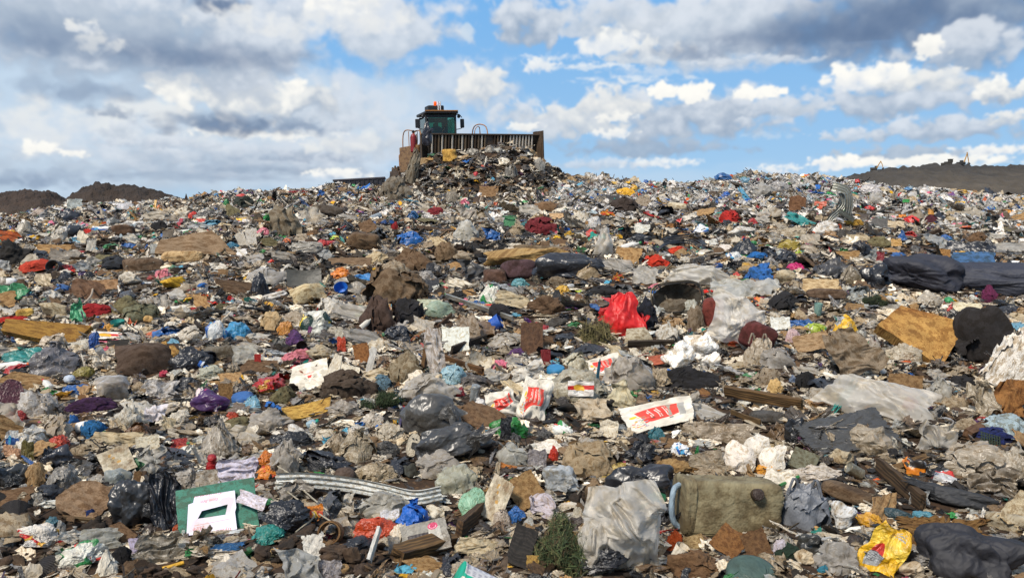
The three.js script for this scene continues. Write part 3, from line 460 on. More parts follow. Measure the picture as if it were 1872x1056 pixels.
  pane(1.5, 1.05, 0, 0.98, 0.8, 0, -0.08); pane(1.5, 1.1, -0.83, 0.95, 0, Math.PI / 2, 0); pane(1.5, 1.1, 0.83, 0.95, 0, Math.PI / 2, 0);
  const hole = mesh('rear_window', new THREE.BoxGeometry(1.02, 0.76, 0.012), new THREE.MeshPhysicalMaterial({ color: '#9fd0c4', transmission: 1, thickness: 0, roughness: 0.05, name: 'rear_glass' }), cab); hole.position.set(0, 1.0, -0.85);
  bx_('seat', 0.5, 0.14, 0.5, 0, 0.42, -0.2, dark, cab, 0.05); bx_('seat_back', 0.5, 0.62, 0.12, 0, 0.78, -0.42, dark, cab, 0.05); bx_('headrest', 0.26, 0.2, 0.1, 0, 1.2, -0.44, dark, cab, 0.04);
  const roof = bx_('roof', 1.95, 0.13, 2.0, 0, ch + 0.1, 0, dark, cab, 0.05); bx_('roof_edge', 1.9, 0.06, 0.05, 0, 0.075, 1.0, tan, roof, 0.01);
  bx_('cooling_unit', 0.95, 0.34, 0.8, -0.12, ch + 0.34, -0.1, dark, cab, 0.06);
  for (const x of [-0.02, 0.1]) { const o = mesh('exhaust_pipe', lathe([[0, 0], [0.035, 0], [0.035, 0.48], [0, 0.48]], 10, 3, 0.1), mat('#c9cacc', 'clean'), cab); o.position.set(x, ch + 0.2, 0.42); }
  const bcn = mesh('beacon', lathe([[0, 0], [0.085, 0], [0.085, 0.14], [0.06, 0.19], [0, 0.2]], 14, 3, 0.05), new THREE.MeshPhysicalMaterial({ color: '#e8540e', roughness: 0.3, emissive: '#ff5a10', emissiveIntensity: 0.5, name: 'beacon_lens' }), cab); bcn.position.set(-0.14, ch + 0.51, 0.2);
  const lamp = new THREE.PointLight(0xff6a20, 0.4); lamp.position.set(0, 0.1, 0); lamp.shadow.radius = 2; bcn.add(lamp); bx_('beacon_bracket', 0.16, 0.03, 0.05, 0.1, ch + 0.58, 0.2, dark, cab);
  for (const s of [-1, 1]) { const m = bx_('mirror', 0.24, 0.44, 0.1, s * 1.32, 1.22, 0.55, dark, cab, 0.05); m.rotation.y = s * 0.1; mesh('mirror_arm', tube([[s * 0.86, ch, 0.7], [s * 1.12, ch + 0.02, 0.66], [s * 1.3, 1.5, 0.58]], 0.025, 10, 6, 0, 1, 0.1), dark, cab); mesh('mirror_arm', tube([[s * 0.84, 0.9, 0.75], [s * 1.1, 0.94, 0.66], [s * 1.3, 1.0, 0.58]], 0.018, 10, 6, 0, 1, 0.1), dark, cab); const l = mesh('work_lamp', lathe([[0, 0], [0.08, 0], [0.09, 0.1], [0, 0.1]], 12, 1, 0.1), dark, cab); l.rotation.x = Math.PI / 2; l.position.set(s * 1.05, ch - 0.08, 0.72); }
  mesh('wiper', tube([[-0.3, 0.5, 0.87], [0.1, 0.85, 0.86], [0.3, 1.2, 0.84]], 0.012, 8, 5, 0, 1, 0), dark, cab);
  mesh('steering_wheel', (() => { const g = new THREE.TorusGeometry(0.19, 0.018, 8, 28); g.rotateX(-0.9); g.translate(0, 0.78, 0.2); return tone(g, 1, 0); })(), dark, cab);
  { // the driver: one continuous seated figure behind the glass
    const V = (x, y, z) => new THREE.Vector3(x, y, z), bones = [[V(0, 0.55, -0.24), V(0, 0.98, -0.26), 0.15, 0.16], [V(-0.17, 1.03, -0.26), V(0.17, 1.03, -0.26), 0.075, 0.075], [V(0, 1.05, -0.25), V(0, 1.2, -0.23), 0.055, 0.05], [V(0, 1.25, -0.22), V(0, 1.33, -0.22), 0.085, 0.09], [V(0, 1.27, -0.13), V(0, 1.29, -0.125), 0.018, 0.014]];
    for (const s of [-1, 1]) bones.push([V(s * 0.2, 1.02, -0.25), V(s * 0.27, 0.78, -0.12), 0.06, 0.048], [V(s * 0.27, 0.78, -0.12), V(s * 0.16, 0.86, 0.14), 0.047, 0.034], [V(s * 0.16, 0.86, 0.14), V(s * 0.13, 0.88, 0.2), 0.034, 0.028], [V(s * 0.1, 0.52, -0.22), V(s * 0.15, 0.55, 0.2), 0.085, 0.065], [V(s * 0.15, 0.55, 0.2), V(s * 0.15, 0.14, 0.28), 0.06, 0.045], [V(s * 0.15, 0.13, 0.26), V(s * 0.15, 0.11, 0.42), 0.045, 0.035]);
    const N = 64, mc = new MarchingCubes(N, new THREE.MeshStandardMaterial(), false, false, 60000), half = 0.85, cy = 0.75, q = new THREE.Vector3(), e = new THREE.Vector3();
    for (let k = 0; k < N; k++) for (let j = 0; j < N; j++) for (let i = 0; i < N; i++) { q.set((i / N * 2 - 1) * half, (j / N * 2 - 1) * half + cy, (k / N * 2 - 1) * half); let sum = 0; for (const [p0, p1, r0, r1] of bones) { e.copy(p1).sub(p0); const t = clamp(q.clone().sub(p0).dot(e) / e.lengthSq()); sum += Math.exp(-28 * (q.distanceTo(e.multiplyScalar(t).add(p0)) - mix(r0, r1, t))); } mc.field[i + j * N + k * N * N] = Math.log(sum + 1e-30) / 28; }
    mc.isolation = 0; mc.update();
    const n = mc.count, pos = new Float32Array(n * 3), col = new Float32Array(n * 3), skin = lin('#b98a6c'), coat = lin('#27406e'), leg = lin('#23242a'), hair = lin('#2a2019');
    for (let i = 0; i < n; i++) { const x = mc.positionArray[i * 3] * half, y = mc.positionArray[i * 3 + 1] * half + cy, z = mc.positionArray[i * 3 + 2] * half, c = y > 1.13 ? (y > 1.33 || z < -0.25 ? hair : skin) : z > 0.13 && y > 0.78 ? skin : y < 0.62 ? leg : coat; pos.set([x, y, z], i * 3); col.set(c, i * 3); }
    const g = new THREE.BufferGeometry(); g.setAttribute('position', new THREE.BufferAttribute(pos, 3)); g.setAttribute('normal', new THREE.BufferAttribute(mc.normalArray.slice(0, n * 3), 3)); g.setAttribute('color', new THREE.BufferAttribute(col, 3));
    const o = mesh('person', g, new THREE.MeshStandardMaterial({ vertexColors: true, roughness: 0.9, name: 'figure' })); tag(o, 'person in a dark blue jacket sitting at the wheel of the compactor', 'person');
    root.updateMatrixWorld(true); cab.updateMatrixWorld(true); o.applyMatrix4(root.matrix.clone().multiply(new THREE.Matrix4().compose(cab.position, cab.quaternion, new THREE.Vector3(1, 1, 1)))); scene.add(o);
  }
  // rails, ladder, extinguisher
  const rail = (pts, r = 0.028) => mesh('handrail', tube(pts, r, 26, 6, 0, 4, 0.4), tan, root);
  rail([[-1.85, 0.9, 1.35], [-1.88, 2.4, 1.3], [-1.86, 3.25, 1.1], [-1.82, 3.35, 0.7], [-1.8, 3.3, 0.2]]); rail([[-1.85, 0.9, 0.75], [-1.88, 2.4, 0.72], [-1.84, 3.2, 0.55]]); rail([[-1.8, 1.9, 0.2], [-1.8, 3.3, 0.2], [-1.8, 3.42, -0.2], [-1.78, 3.38, -1.2], [-1.78, 1.9, -1.4]]); rail([[-1.87, 2.55, 1.3], [-1.84, 2.6, 0.4], [-1.8, 2.65, -1.3]], 0.018); rail([[-1.8, 1.9, -0.5], [-1.8, 3.4, -0.5]], 0.018);
  rail([[1.8, 1.9, 0.9], [1.82, 3.3, 0.9], [1.82, 3.6, 0.7], [1.8, 3.62, -0.6], [1.8, 1.9, -0.8]]); rail([[1.8, 1.9, 0.1], [1.8, 3.6, 0.1]], 0.018); rail([[1.0, 2.6, 1.1], [1.05, 3.4, 1.1], [1.3, 3.55, 1.0], [1.45, 2.6, 0.9]], 0.02); rail([[-1.0, 2.5, 1.2], [-1.1, 3.05, 1.2], [-1.4, 3.15, 1.2], [-1.6, 2.4, 1.2]], 0.02);
  for (let k = 0; k < 4; k++) bx_('ladder_step', 0.5, 0.05, 0.22, -1.72, 0.75 + k * 0.32, 1.05, steel, root, 0.01);
  const ext = mesh('fire_extinguisher', lathe([[0, 0], [0.14, 0], [0.15, 0.06], [0.15, 0.72], [0.1, 0.84], [0.04, 0.88], [0.04, 0.95], [0, 0.95]], 18, 4, 0.3), mat('#8f2129', 'paint'), root); ext.position.set(-2.02, 2.32, 0.6); mesh('valve', lathe([[0, 0.95], [0.07, 0.95], [0.05, 1.05], [0, 1.05]], 10, 2, 0), dark, ext); mesh('hose', tube([[0.04, 1.0, 0.03], [0.16, 1.02, 0.08], [0.18, 0.7, 0.1], [0.16, 0.4, 0.1]], 0.018, 12, 5, 0, 1, 0), dark, ext);
  // blade
  const blade = group('blade'); root.add(blade); blade.position.set(0, 0.15, off); const BW = 6.0, BH = 2.75;
  { const N = 40, M = 10, pos = [], uv = [], idx = []; for (let k = 0; k < 2; k++) for (let j = 0; j <= M; j++) for (let i = 0; i <= N; i++) { const u = i / N, v = j / M; pos.push((u - 0.5) * BW, v * BH, 0.35 * (2 * v - 1) ** 2 * 0.7 - (k ? 0.06 : 0)); uv.push(u * 3, v * 1.4); } const L = (N + 1) * (M + 1); for (let j = 0; j < M; j++) for (let i = 0; i < N; i++) { const a = j * (N + 1) + i; idx.push(a, a + 1, a + N + 1, a + 1, a + N + 2, a + N + 1, L + a, L + a + N + 1, L + a + 1, L + a + 1, L + a + N + 1, L + a + N + 2); } const g = new THREE.BufferGeometry(); g.setAttribute('position', new THREE.Float32BufferAttribute(pos, 3)); g.setAttribute('uv', new THREE.Float32BufferAttribute(uv, 2)); g.setIndex(idx); mesh('moldboard', finish(g, 4, 0.5), mat('#43372b', 'steel'), blade); }
  const barG = block(0.075, 1.55, 0.07, 0.012, 8, 0.35), worn = mat('#83725e', 'steel'), dull = mat('#57483a', 'steel');
  for (let k = 0; k < 33; k++) { const x = -BW / 2 + 0.35 + k * 0.165; if (k >= 18 && k <= 19) continue; const b = mesh(numbered('blade_bar'), barG, k % 3 === 1 || k > 25 ? bright : k % 2 ? worn : dull, blade); b.position.set(x, BH - 0.72, 0.2); b.rotation.x = 0.13; }
  bx_('blade_plate', 0.42, 1.5, 0.05, -BW / 2 + 0.35 + 18.5 * 0.165, BH - 0.72, 0.22, dull, blade); bx_('top_rail', BW, 0.07, 0.12, 0, BH + 0.03, 0.3, dull, blade); bx_('cutting_edge', BW, 0.3, 0.08, 0, 0.05, 0.34, worn, blade);
  const end = mesh('end_plate', sheet(5, { n: 6, w: 0.62, h: 3.0, amp: 0.01, folds: 0, tear: 0.02, thick: 0.05 }), bright, blade); end.rotation.y = -Math.PI / 2 + 0.35; end.position.set(BW / 2 - 0.02, BH / 2 + 0.1, 0.26); end.material = dull; const e2 = mesh('end_plate', sheet(8, { n: 6, w: 0.55, h: 2.7, amp: 0.01, folds: 0, tear: 0.02, thick: 0.05 }), dull, blade); e2.rotation.y = Math.PI / 2 - 0.35; e2.position.set(-BW / 2, BH / 2, 0.26);
  for (const s of [-1, 1]) bx_('push_arm', 0.22, 0.3, 3.2, s * 0.8, 0.9, 2.2, tan, root, 0.04);
}
// the skip behind, left of the machine
{
  const o = group('waste_container'); tag(o, 'long dark steel container standing behind the ridge left of the compactor', 'container'); const d = 62, x = (662 - CX) / F * d; o.position.set(x, EYE + 0.72, -d); o.rotation.set(0, 0.12, 0.06); scene.add(o);
  const m = mat('#34343c', 'paint'); const w = 3.45; mesh('body', block(w, 1.5, 2.2, 0.04, 3), m, o).position.y = 0.85; mesh('top_rim', block(w + 0.1, 0.13, 2.3, 0.03, 4), mat('#44424a', 'paint'), o).position.y = 1.62;
  const rg = block(0.08, 1.35, 0.08, 0.02, 2); for (let k = 0; k < 11; k++) { const q = mesh(numbered('side_rib'), rg, mat('#2a2a31', 'paint'), o); q.position.set(-w / 2 + 0.18 + k * (w - 0.36) / 10, 0.85, 1.12); }
}
// far machines on the spoil hill
function excavator(X, Y, d, label, size, ry, lift) {
  const o = group(numbered('excavator')); tag(o, label, 'excavator'); o.position.set((X - CX) / F * d, EYE + (HORIZON - Y) / F * d, -d); o.rotation.y = ry; o.scale.setScalar(size); scene.add(o);
  const y = mat('#c99a45', 'paint'), k = mat('#3b3a38', 'paint');
  const add = (n, g, m, x, yy, z, rz = 0) => { const q = mesh(n, g, m, o); q.position.set(x, yy, z); q.rotation.z = rz; return q; };
  for (const z of [-0.8, 0.8]) add('track', block(3.0, 0.7, 0.5, 0.3, 2), k, 0, 0.35, z);
  add('house', block(2.3, 1.0, 2.2, 0.15, 3), k, 0.3, 1.25, 0); add('cab', block(1.0, 1.3, 0.9, 0.12, 4), k, -0.5, 1.75, 0.6); add('boom', tube([[-0.9, 1.4, 0], [-1.6, 3.0, 0], [-2.4, 4.0 + lift, 0]], 0.22, 10, 6, 0.2, 3, 0.2), y, 0, 0, 0); add('dipper_arm', tube([[-2.2, 4.1 + lift, 0], [-2.9, 2.8, 0], [-3.2, 1.6, 0]], 0.17, 8, 6, 0.2, 3, 0.2), y, 0, 0, 0); add('bucket', lump(9, { detail: 2, w: 0.9, h: 0.8, d: 0.9, box: 4 }), k, -3.2, 0.9, 0);
}
excavator(1752, 306, 128, 'yellow armed excavator on the spoil hill behind the bulldozer', 0.4, 0.3 + Math.PI, 1.2);
excavator(1594, 315, 128, 'small yellow excavator arm over the crest of the spoil hill', 0.36, 2.6, 0.2);
{
  const o = group('bulldozer'); tag(o, 'dark bulldozer on the skyline of the spoil hill beside the excavator', 'bulldozer'); const d = 128; o.position.set((1729 - CX) / F * d, EYE + (HORIZON - 304.5) / F * d, -d); o.rotation.y = 0.2; o.scale.setScalar(0.45); scene.add(o);
  const k = mat('#4a463f', 'paint'); const add = (n, g, x, y, z) => { mesh(n, g, k, o).position.set(x, y, z); };
  add('track', block(3, 0.7, 0.45, 0.3, 2), 0, 0.35, 0.8); add('track', block(3, 0.7, 0.45, 0.3, 2), 0, 0.35, -0.8); add('body', block(2.2, 0.8, 1.2, 0.1, 3), -0.3, 1.0, 0); add('cab', block(1.1, 1.1, 1.2, 0.1, 3), 0.5, 1.6, 0); add('roof', block(1.3, 0.1, 1.4, 0.03, 3), 0.5, 2.2, 0); add('blade', block(0.15, 1.0, 2.6, 0.04, 3), -1.9, 0.55, 0);
}
// ───────── how each piece of waste is built: a geometry W x H x D metres standing on y = 0, facing +z ─────────
const CELL = 4, GW = 480, GH = 270, front = new Float32Array(GW * GH);       // how near the things picked out one by one lie, so that loose litter does not bury them
function claim(X, Y, w, h, depth, grow = 0.88) {
  const a = w / 2 * grow, b = h / 2 * grow;
  for (let j = Math.floor((Y - b) / CELL); j <= (Y + b) / CELL; j++) for (let i = Math.floor((X - a) / CELL); i <= (X + a) / CELL; i++) {
    if (i < 0 || j < 0 || i >= GW || j >= GH) continue;
    const u = (i * CELL + 2 - X) / a, v = (j * CELL + 2 - Y) / b; if (u * u + v * v > 1.05) continue;
    front[j * GW + i] = Math.max(front[j * GW + i], depth * 1.025);
  }
}
function hides(X, Y, r, depth) {
  for (const [dx, dy] of [[0, 0], [-0.75, 0], [0.75, 0], [0, -0.8], [0, 0.5]]) { const i = Math.floor((X + dx * r) / CELL), j = Math.floor((Y + dy * r) / CELL); if (i >= 0 && j >= 0 && i < GW && j < GH && front[j * GW + i] > depth + 0.015 * depth * 0.3) return true; }
  return false;
}
const D2R = Math.PI / 180;
const BUILD = {
  bag: (o) => (o.fin === 'black' || o.q.box >= 4 || o.q.solid ? lump(o.s, { detail: o.det, lo: 0.34, cr: 0.16, cf: 1.9, flat: 0.3, flaps: 1, w: o.W, h: o.H, d: o.D, dirt: 0.3, ...o.q }) : wrap(o.s, { n: clamp(o.det + 3, 7, 20), patches: 4, w: o.W, h: o.H, d: o.D, dirt: o.q.dirt ?? 0.35, neck: o.q.neck, tint: o.q.tint })),
  cloth: (o) => (o.q.grain || o.q.solid ? lump(o.s, { detail: o.det + 2, lo: 0.34, cr: 0.26, cf: 1.8, flat: 0.3, w: o.W, h: o.H, d: o.D, dirt: 0.4, ...o.q }) : wrap(o.s, { n: clamp(o.det + 4, 8, 22), patches: 5, fold: 0.26, flare: 0.2, w: o.W, h: o.H, d: o.D, dirt: o.q.dirt ?? 0.4, neck: o.q.neck, tint: o.q.tint })),
  cushion: (o) => lump(o.s, { detail: o.det, lo: 0.14, cr: 0.05, cf: 1.6, box: 4, flat: 0.6, w: o.W, h: o.H, d: o.D, dirt: 0.55, ...o.q }),
  foam: (o) => lump(o.s, { detail: o.det, lo: 0.22, cr: 0.07, cf: 2.3, box: 5, cuts: 4, flat: 0.6, w: o.W, h: o.H, d: o.D, dirt: 0.45, ...o.q }),
  roll: (o) => lump(o.s, { detail: o.det, lo: 0.1, cr: 0.07, cf: 2.6, box: 3.2, flat: 0.8, w: o.W, h: o.H, d: o.D, dirt: 0.5, ...o.q }),
  rock: (o) => lump(o.s, { detail: o.det, lo: 0.3, cr: 0.1, cf: 3, cuts: 9, flat: 0.8, w: o.W, h: o.H, d: o.D, dirt: 0.4, grain: 0.05, ...o.q }),
  sheet: (o) => bake(o, sheet(o.s, { n: o.n, w: o.W, h: o.H * 1.2, amp: 0.3, folds: 3, tear: 0.2, ...o.q })),
  card: (o) => bake(o, sheet(o.s, { n: o.n, w: o.W, h: o.H * 1.2, amp: 0.07, folds: 1, tear: 0.1, jag: 0.12, thick: 0.006, ...o.q })),
  board: (o) => bake(o, sheet(o.s, { n: o.n, w: o.W, h: o.H * 1.2, amp: 0.03, folds: 0, tear: 0.05, jag: 0.05, thick: 0.016, ...o.q })),
};
function bake(o, g) {
  const m = new THREE.Matrix4().makeRotationFromEuler(new THREE.Euler(-(o.lean ?? 25) * D2R, (o.turn ?? 0) * D2R, (o.rot ?? 0) * D2R, 'YXZ'));
  g.applyMatrix4(m); g.computeBoundingBox(); const d = g.boundingBox.max.z - g.boundingBox.min.z, s = g.boundingBox.max.x - g.boundingBox.min.x;
  fit(g, o.W, o.H, Math.max(0.01, d * o.W / s)); g.computeVertexNormals(); return g;
}
const KINDFIN = { bag: 'plastic', cloth: 'cloth', cushion: 'cloth', foam: 'foam', roll: 'cloth', rock: 'card', sheet: 'plastic', card: 'card', board: 'card' };
const PARTS = {
  knot: (g, o, m) => { const k = mesh('knot', fit(sheet(o.s + 9, { n: 10, w: 0.3, h: 0.3, amp: 0.7, folds: 4, tear: 0.3, taper: -0.6 }), o.W * 0.32, o.H * 0.3, o.W * 0.2), m, g); k.position.set(o.W * 0.05, o.H * 0.82, 0); },
  handles: (g, o, m) => { for (const x of [-1, 1]) mesh('handle', tube([[x * o.W * 0.1, o.H * 0.8, 0], [x * o.W * 0.2, o.H * 1.1, 0.02], [x * o.W * 0.32, o.H * 0.75, 0.03]], o.W * 0.03, 12, 6, 0, 3, 0.2), m, g); },
  strap: (g, o) => mesh('strap', tube([[-o.W * 0.42, o.H * 0.45, o.D * 0.4], [-o.W * 0.1, o.H * 0.98, o.D * 0.2], [o.W * 0.25, o.H * 0.7, o.D * 0.45]], Math.max(0.004, o.H * 0.03), 20, 6, 0, 3, 0.3), mat('#8c8474', 'clean'), g),
  seam: (g, o) => mesh('seam', tube([[-o.W * 0.46, o.H * 0.5, o.D * 0.3], [-o.W * 0.1, o.H * 0.62, o.D * 0.5], [o.W * 0.3, o.H * 0.4, o.D * 0.5], [o.W * 0.46, o.H * 0.35, o.D * 0.3]], Math.max(0.004, o.H * 0.02), 20, 5, 0, 3, 0.3), mat('#4a4036', 'cloth'), g),
  label: (g, o) => { const k = mesh('label', fit(sheet(o.s + 4, { n: 8, w: 1, h: 1, amp: 0.06, folds: 1, tear: 0.08 }), o.W * 0.42, o.H * 0.45, o.D * 0.1), mat('#ffffff', 'clean', P[o.label]), g); k.position.set(0, o.H * 0.25, o.D * 0.5); },
  rim: (g, o, m) => mesh('rim', tube([[-o.W / 2, o.H * 0.9, 0], [0, o.H * 0.97, o.D * 0.3], [o.W / 2, o.H * 0.9, 0]], o.H * 0.05, 16, 6, 0, 2, 0.2), m, g),
};
const SHORT = [];                                                    // [X, Y, phrase]: what labels may refer to
const made = [];
function item(kind, name, X, Y, w, h, color, desc, q = {}) {
  const yb = Y + h / 2, p = at(X, yb), depth = project(p)[2], S = depth / F, s = (hashText(name + X + '_' + Y) % 9973) + 1, big = Math.max(w, h);
  const o = { s, W: w * S, H: h * S, det: Math.round(clamp(big / 6, 4, 20)), n: Math.round(clamp(big / 3.2, 8, 40)), lean: q.lean, rot: q.rot, turn: q.turn, label: q.label, q: q.g || {}, fin: q.fin };
  o.D = (q.deep ?? (kind === 'sheet' || kind === 'card' ? 0.3 : 0.75)) * Math.min(o.W, o.H * 1.7);
  if (['bag', 'cloth', 'sheet'].includes(kind)) { o.W *= 1.14; o.H *= 1.14; }
  const fin = q.fin || KINDFIN[kind], m = mat(color, fin, q.print ? P[q.print] : undefined), g = BUILD[kind](o);
  let root;
  if (q.rot && !['sheet', 'card', 'board'].includes(kind)) { g.translate(0, -o.H / 2, 0); g.rotateZ(q.rot * D2R); fit(g, o.W, o.H, o.D); }
  if (q.parts) { root = group(numbered(name)); mesh(q.body || 'body', g, m, root); for (const k of q.parts) PARTS[k](root, o, m); } else root = mesh(numbered(name), g, m);
  g.computeBoundingBox(); const dz = g.boundingBox.max.z;
  root.rotation.y = Math.atan2(-p.x, -p.z);
  const len = Math.hypot(p.x, p.z); root.position.set(p.x + p.x / len * dz * 0.6, p.y - o.H * 0.05 + (q.up || 0), p.z + p.z / len * dz * 0.6);
  scene.add(root); claim(X, Y, w, h, depth, big > 55 ? 0.97 : 0.9);
  done(root, X, Y, desc, name, q); return root;
}
function done(root, X, Y, desc, name, q = {}) { made.push({ root, X, Y, desc, category: q.cat || name.replace(/_/g, ' '), a: q.a }); if (q.a) SHORT.push([X, Y, q.a]); root.userData.category = q.cat || name.replace(/_/g, ' '); if (q.grp) root.userData.group = q.grp; }
// a flat thing given by its four corners in the photograph (left, lower, right, upper, going round); it leans back from its lowest corner
function quad(name, pts, color, desc, q = {}) {
  const low = pts.reduce((a, b) => (b[1] > a[1] ? b : a)), g0 = at(low[0], low[1]), D0 = project(g0)[2], S = D0 / F, k = q.back ?? 0.9, s = hashText(name + low) % 991;
  const P3 = pts.map(([X, Y]) => { const D = D0 + (low[1] - Y) * S * k, v = new THREE.Vector3((X - CX) / F, -(Y - CY) / F, -1).applyEuler(camera.rotation); return v.multiplyScalar(D).add(camera.position); });
  const big = Math.max(...pts.map((p) => Math.abs(p[0] - pts[0][0]))), n = q.n || Math.round(clamp(big / 4, 10, 36)), th = q.thick ?? 0.008, amp = (q.amp ?? 0.05) * big * S, e1 = P3[1].clone().sub(P3[0]), e2 = P3[3].clone().sub(P3[0]), N = new THREE.Vector3().crossVectors(e1, e2).normalize(); if (N.z < 0) N.negate();
  const c0 = P3[0].clone(), jag = q.jag ?? 0.02, pos = [], uv = [], idx = [];
  const point = (u, v) => { let a = u - 0.5, b = v - 0.5; a *= 1 - jag * (0.5 + Math.abs(pn(b * 15 + s, a > 0 ? 2 : 5)) * 2) - 0.04 * pn(b * 3 + s, a > 0 ? 1 : 3); b *= 1 - jag * (0.5 + Math.abs(pn(a * 15, s, b > 0 ? 2 : 5)) * 2) - 0.04 * pn(a * 3, s); const U = a + 0.5, V = b + 0.5, p = P3[0].clone().multiplyScalar((1 - U) * (1 - V)).addScaledVector(P3[1], U * (1 - V)).addScaledVector(P3[2], U * V).addScaledVector(P3[3], (1 - U) * V); const z = 0.6 * ridge(a * 1.6 + s, b * 0.9, 2) * 0.4 + 0.3 * ridge(a * 3.8, b * 2.1 + s, 6) * 0.4 + (q.dome || 0) * (0.25 - a * a) * (0.25 - b * b) * 16 * 0.3; return p.addScaledVector(N, z * amp); };
  const layer = (off, flip) => { const o = pos.length / 3; for (let j = 0; j <= n; j++) for (let i = 0; i <= n; i++) { const p = point(i / n, j / n).sub(g0).addScaledVector(N, -off); pos.push(p.x, p.y, p.z); uv.push(i / n, j / n); } for (let j = 0; j < n; j++) for (let i = 0; i < n; i++) { const A = o + j * (n + 1) + i; flip ? idx.push(A, A + n + 1, A + 1, A + 1, A + n + 1, A + n + 2) : idx.push(A, A + 1, A + n + 1, A + 1, A + n + 2, A + n + 1); } };
  layer(0, false); layer(th, true);
  const L = []; for (let i = 0; i <= n; i++) L.push([i, 0]); for (let j = 1; j <= n; j++) L.push([n, j]); for (let i = 1; i <= n; i++) L.push([n - i, n]); for (let j = 1; j <= n; j++) L.push([0, n - j]);
  const o = pos.length / 3; L.forEach(([i, j], t) => { const p = point(i / n, j / n).sub(g0), r = p.clone().addScaledVector(N, -th); pos.push(p.x, p.y, p.z, r.x, r.y, r.z); uv.push(t / 20, 0, t / 20, 0.05); if (t) { const A = o + t * 2; idx.push(A - 2, A - 1, A, A, A - 1, A + 1); } });
  const g = new THREE.BufferGeometry(); g.setAttribute('position', new THREE.Float32BufferAttribute(pos, 3)); g.setAttribute('uv', new THREE.Float32BufferAttribute(uv, 2)); g.setIndex(idx);
  const m = mesh(numbered(name), finish(g, s, q.dirt ?? 0.35, q.tint), mat(color, q.fin || 'card', q.print ? P[q.print] : undefined)); m.position.copy(g0); m.position.y -= 0.01; scene.add(m);
  const X0 = Math.min(...pts.map((p) => p[0])), X1 = Math.max(...pts.map((p) => p[0])), Y0 = Math.min(...pts.map((p) => p[1])), Y1 = low[1]; claim((X0 + X1) / 2, (Y0 + Y1) / 2, (X1 - X0) * 0.95, (Y1 - Y0) * 0.95, D0); done(m, (X0 + X1) / 2, (Y0 + Y1) / 2, desc, name, q); return m;
}
// a straight length between two points of the photograph (both ends lie on the heap)
function ends(x0, y0, x1, y1, lift = 0.05) { const a = at(x0, y0), b = at(x1, y1); a.y += lift; b.y += lift; return [a, b]; }
function plank(name, x0, y0, x1, y1, wpx, color, desc, q = {}) {
  let [a, b] = ends(x0, y0, x1, y1, q.lift ?? 0.04);
  if (q.up) { b = a.clone(); const S0 = project(a)[2] / F; b.y += (y0 - y1) * S0; b.x += (x1 - x0) * S0; b.z -= 0.1; }
  const S = project(a.clone().add(b).multiplyScalar(0.5))[2] / F, L = a.distanceTo(b), s = hashText(name + x0) % 997;
  const g = timber(s, L, wpx * S, q.thick ?? Math.max(0.012, wpx * S * 0.35), q.splinter ?? 0.1), o = mesh(numbered(name), g, mat(color, q.fin || 'wood'));
  o.position.copy(a).add(b).multiplyScalar(0.5); const x = b.clone().sub(a).normalize(), view = o.position.clone().sub(camera.position).normalize(), z = new THREE.Vector3().crossVectors(x, new THREE.Vector3(0, 1, 0.6)).normalize().negate(), y = new THREE.Vector3().crossVectors(z, x).normalize();
  if (z.dot(view) > 0) { z.negate(); y.negate(); }
  o.quaternion.setFromRotationMatrix(new THREE.Matrix4().makeBasis(x, y, z)); scene.add(o);
  for (let k = 0; k <= 8; k++) { const v = a.clone().lerp(b, k / 8), [X, Y, d] = project(v); claim(X, Y, Math.abs(x1 - x0) / 7 + wpx, wpx * 1.2 + Math.abs(y1 - y0) / 8, d - 0.02); }
  done(o, (x0 + x1) / 2, (y0 + y1) / 2, desc, name, q); return o;
}
function line(name, pts, rpx, color, desc, q = {}) {                 // a cable, straw or strip through points of the photograph; [X, Y, lift in pixels]
  const first = at(pts[0][0], pts[0][1] + (pts[0][2] || 0)), v = pts.map(([X, Y, l = 0]) => { const p = q.flat ? first.clone() : at(X, Y + l); const S = project(p)[2] / F; if (q.flat) { p.x += (X - pts[0][0]) * S; p.y += (pts[0][1] - Y) * S + (pts[0][2] || 0) * S; p.z += (q.depth || 0) * (X - pts[0][0]) * S; } else p.y += l * S; p.y += 0.03; return p; });
  const S = project(v[0])[2] / F, o = mesh(numbered(name), tube(v, Math.max(0.002, rpx * S), q.seg || 40, 7, q.taper || 0, pts[0][0], 0.35), mat(color, q.fin || 'clean'));
  scene.add(o); done(o, pts[Math.floor(pts.length / 2)][0], pts[Math.floor(pts.length / 2)][1], desc, name, q); return o;
}
function turned(name, X, Y, w, h, color, desc, profile, q = {}) {    // round things: tubs, cups, bottles; profile in units of width and height
  const p = at(X, Y + h / 2), depth = project(p)[2], S = depth / F, W = w * S, H = h * S, root = q.parts ? group(numbered(name)) : null;
  const g = lathe(profile.map(([a, b]) => [a * W / 2, b * H]), 24, X, q.dirt ?? 0.4), m = mat(color, q.fin || 'clean', q.print ? P[q.print] : undefined), o = root ? mesh('body', g, m, root) : mesh(numbered(name), g, m), r = root || o;
  if (q.parts) q.parts(r, W, H); r.position.copy(p); r.position.y -= H * 0.04; r.rotation.set((q.pitch ?? 12) * D2R, 0, (q.rot ?? 0) * D2R);
  if (q.rot || q.pitch > 30) r.position.y += W * 0.3;
  scene.add(r); claim(X, Y, w, h, depth); done(r, X, Y, desc, name, q); return r;
}
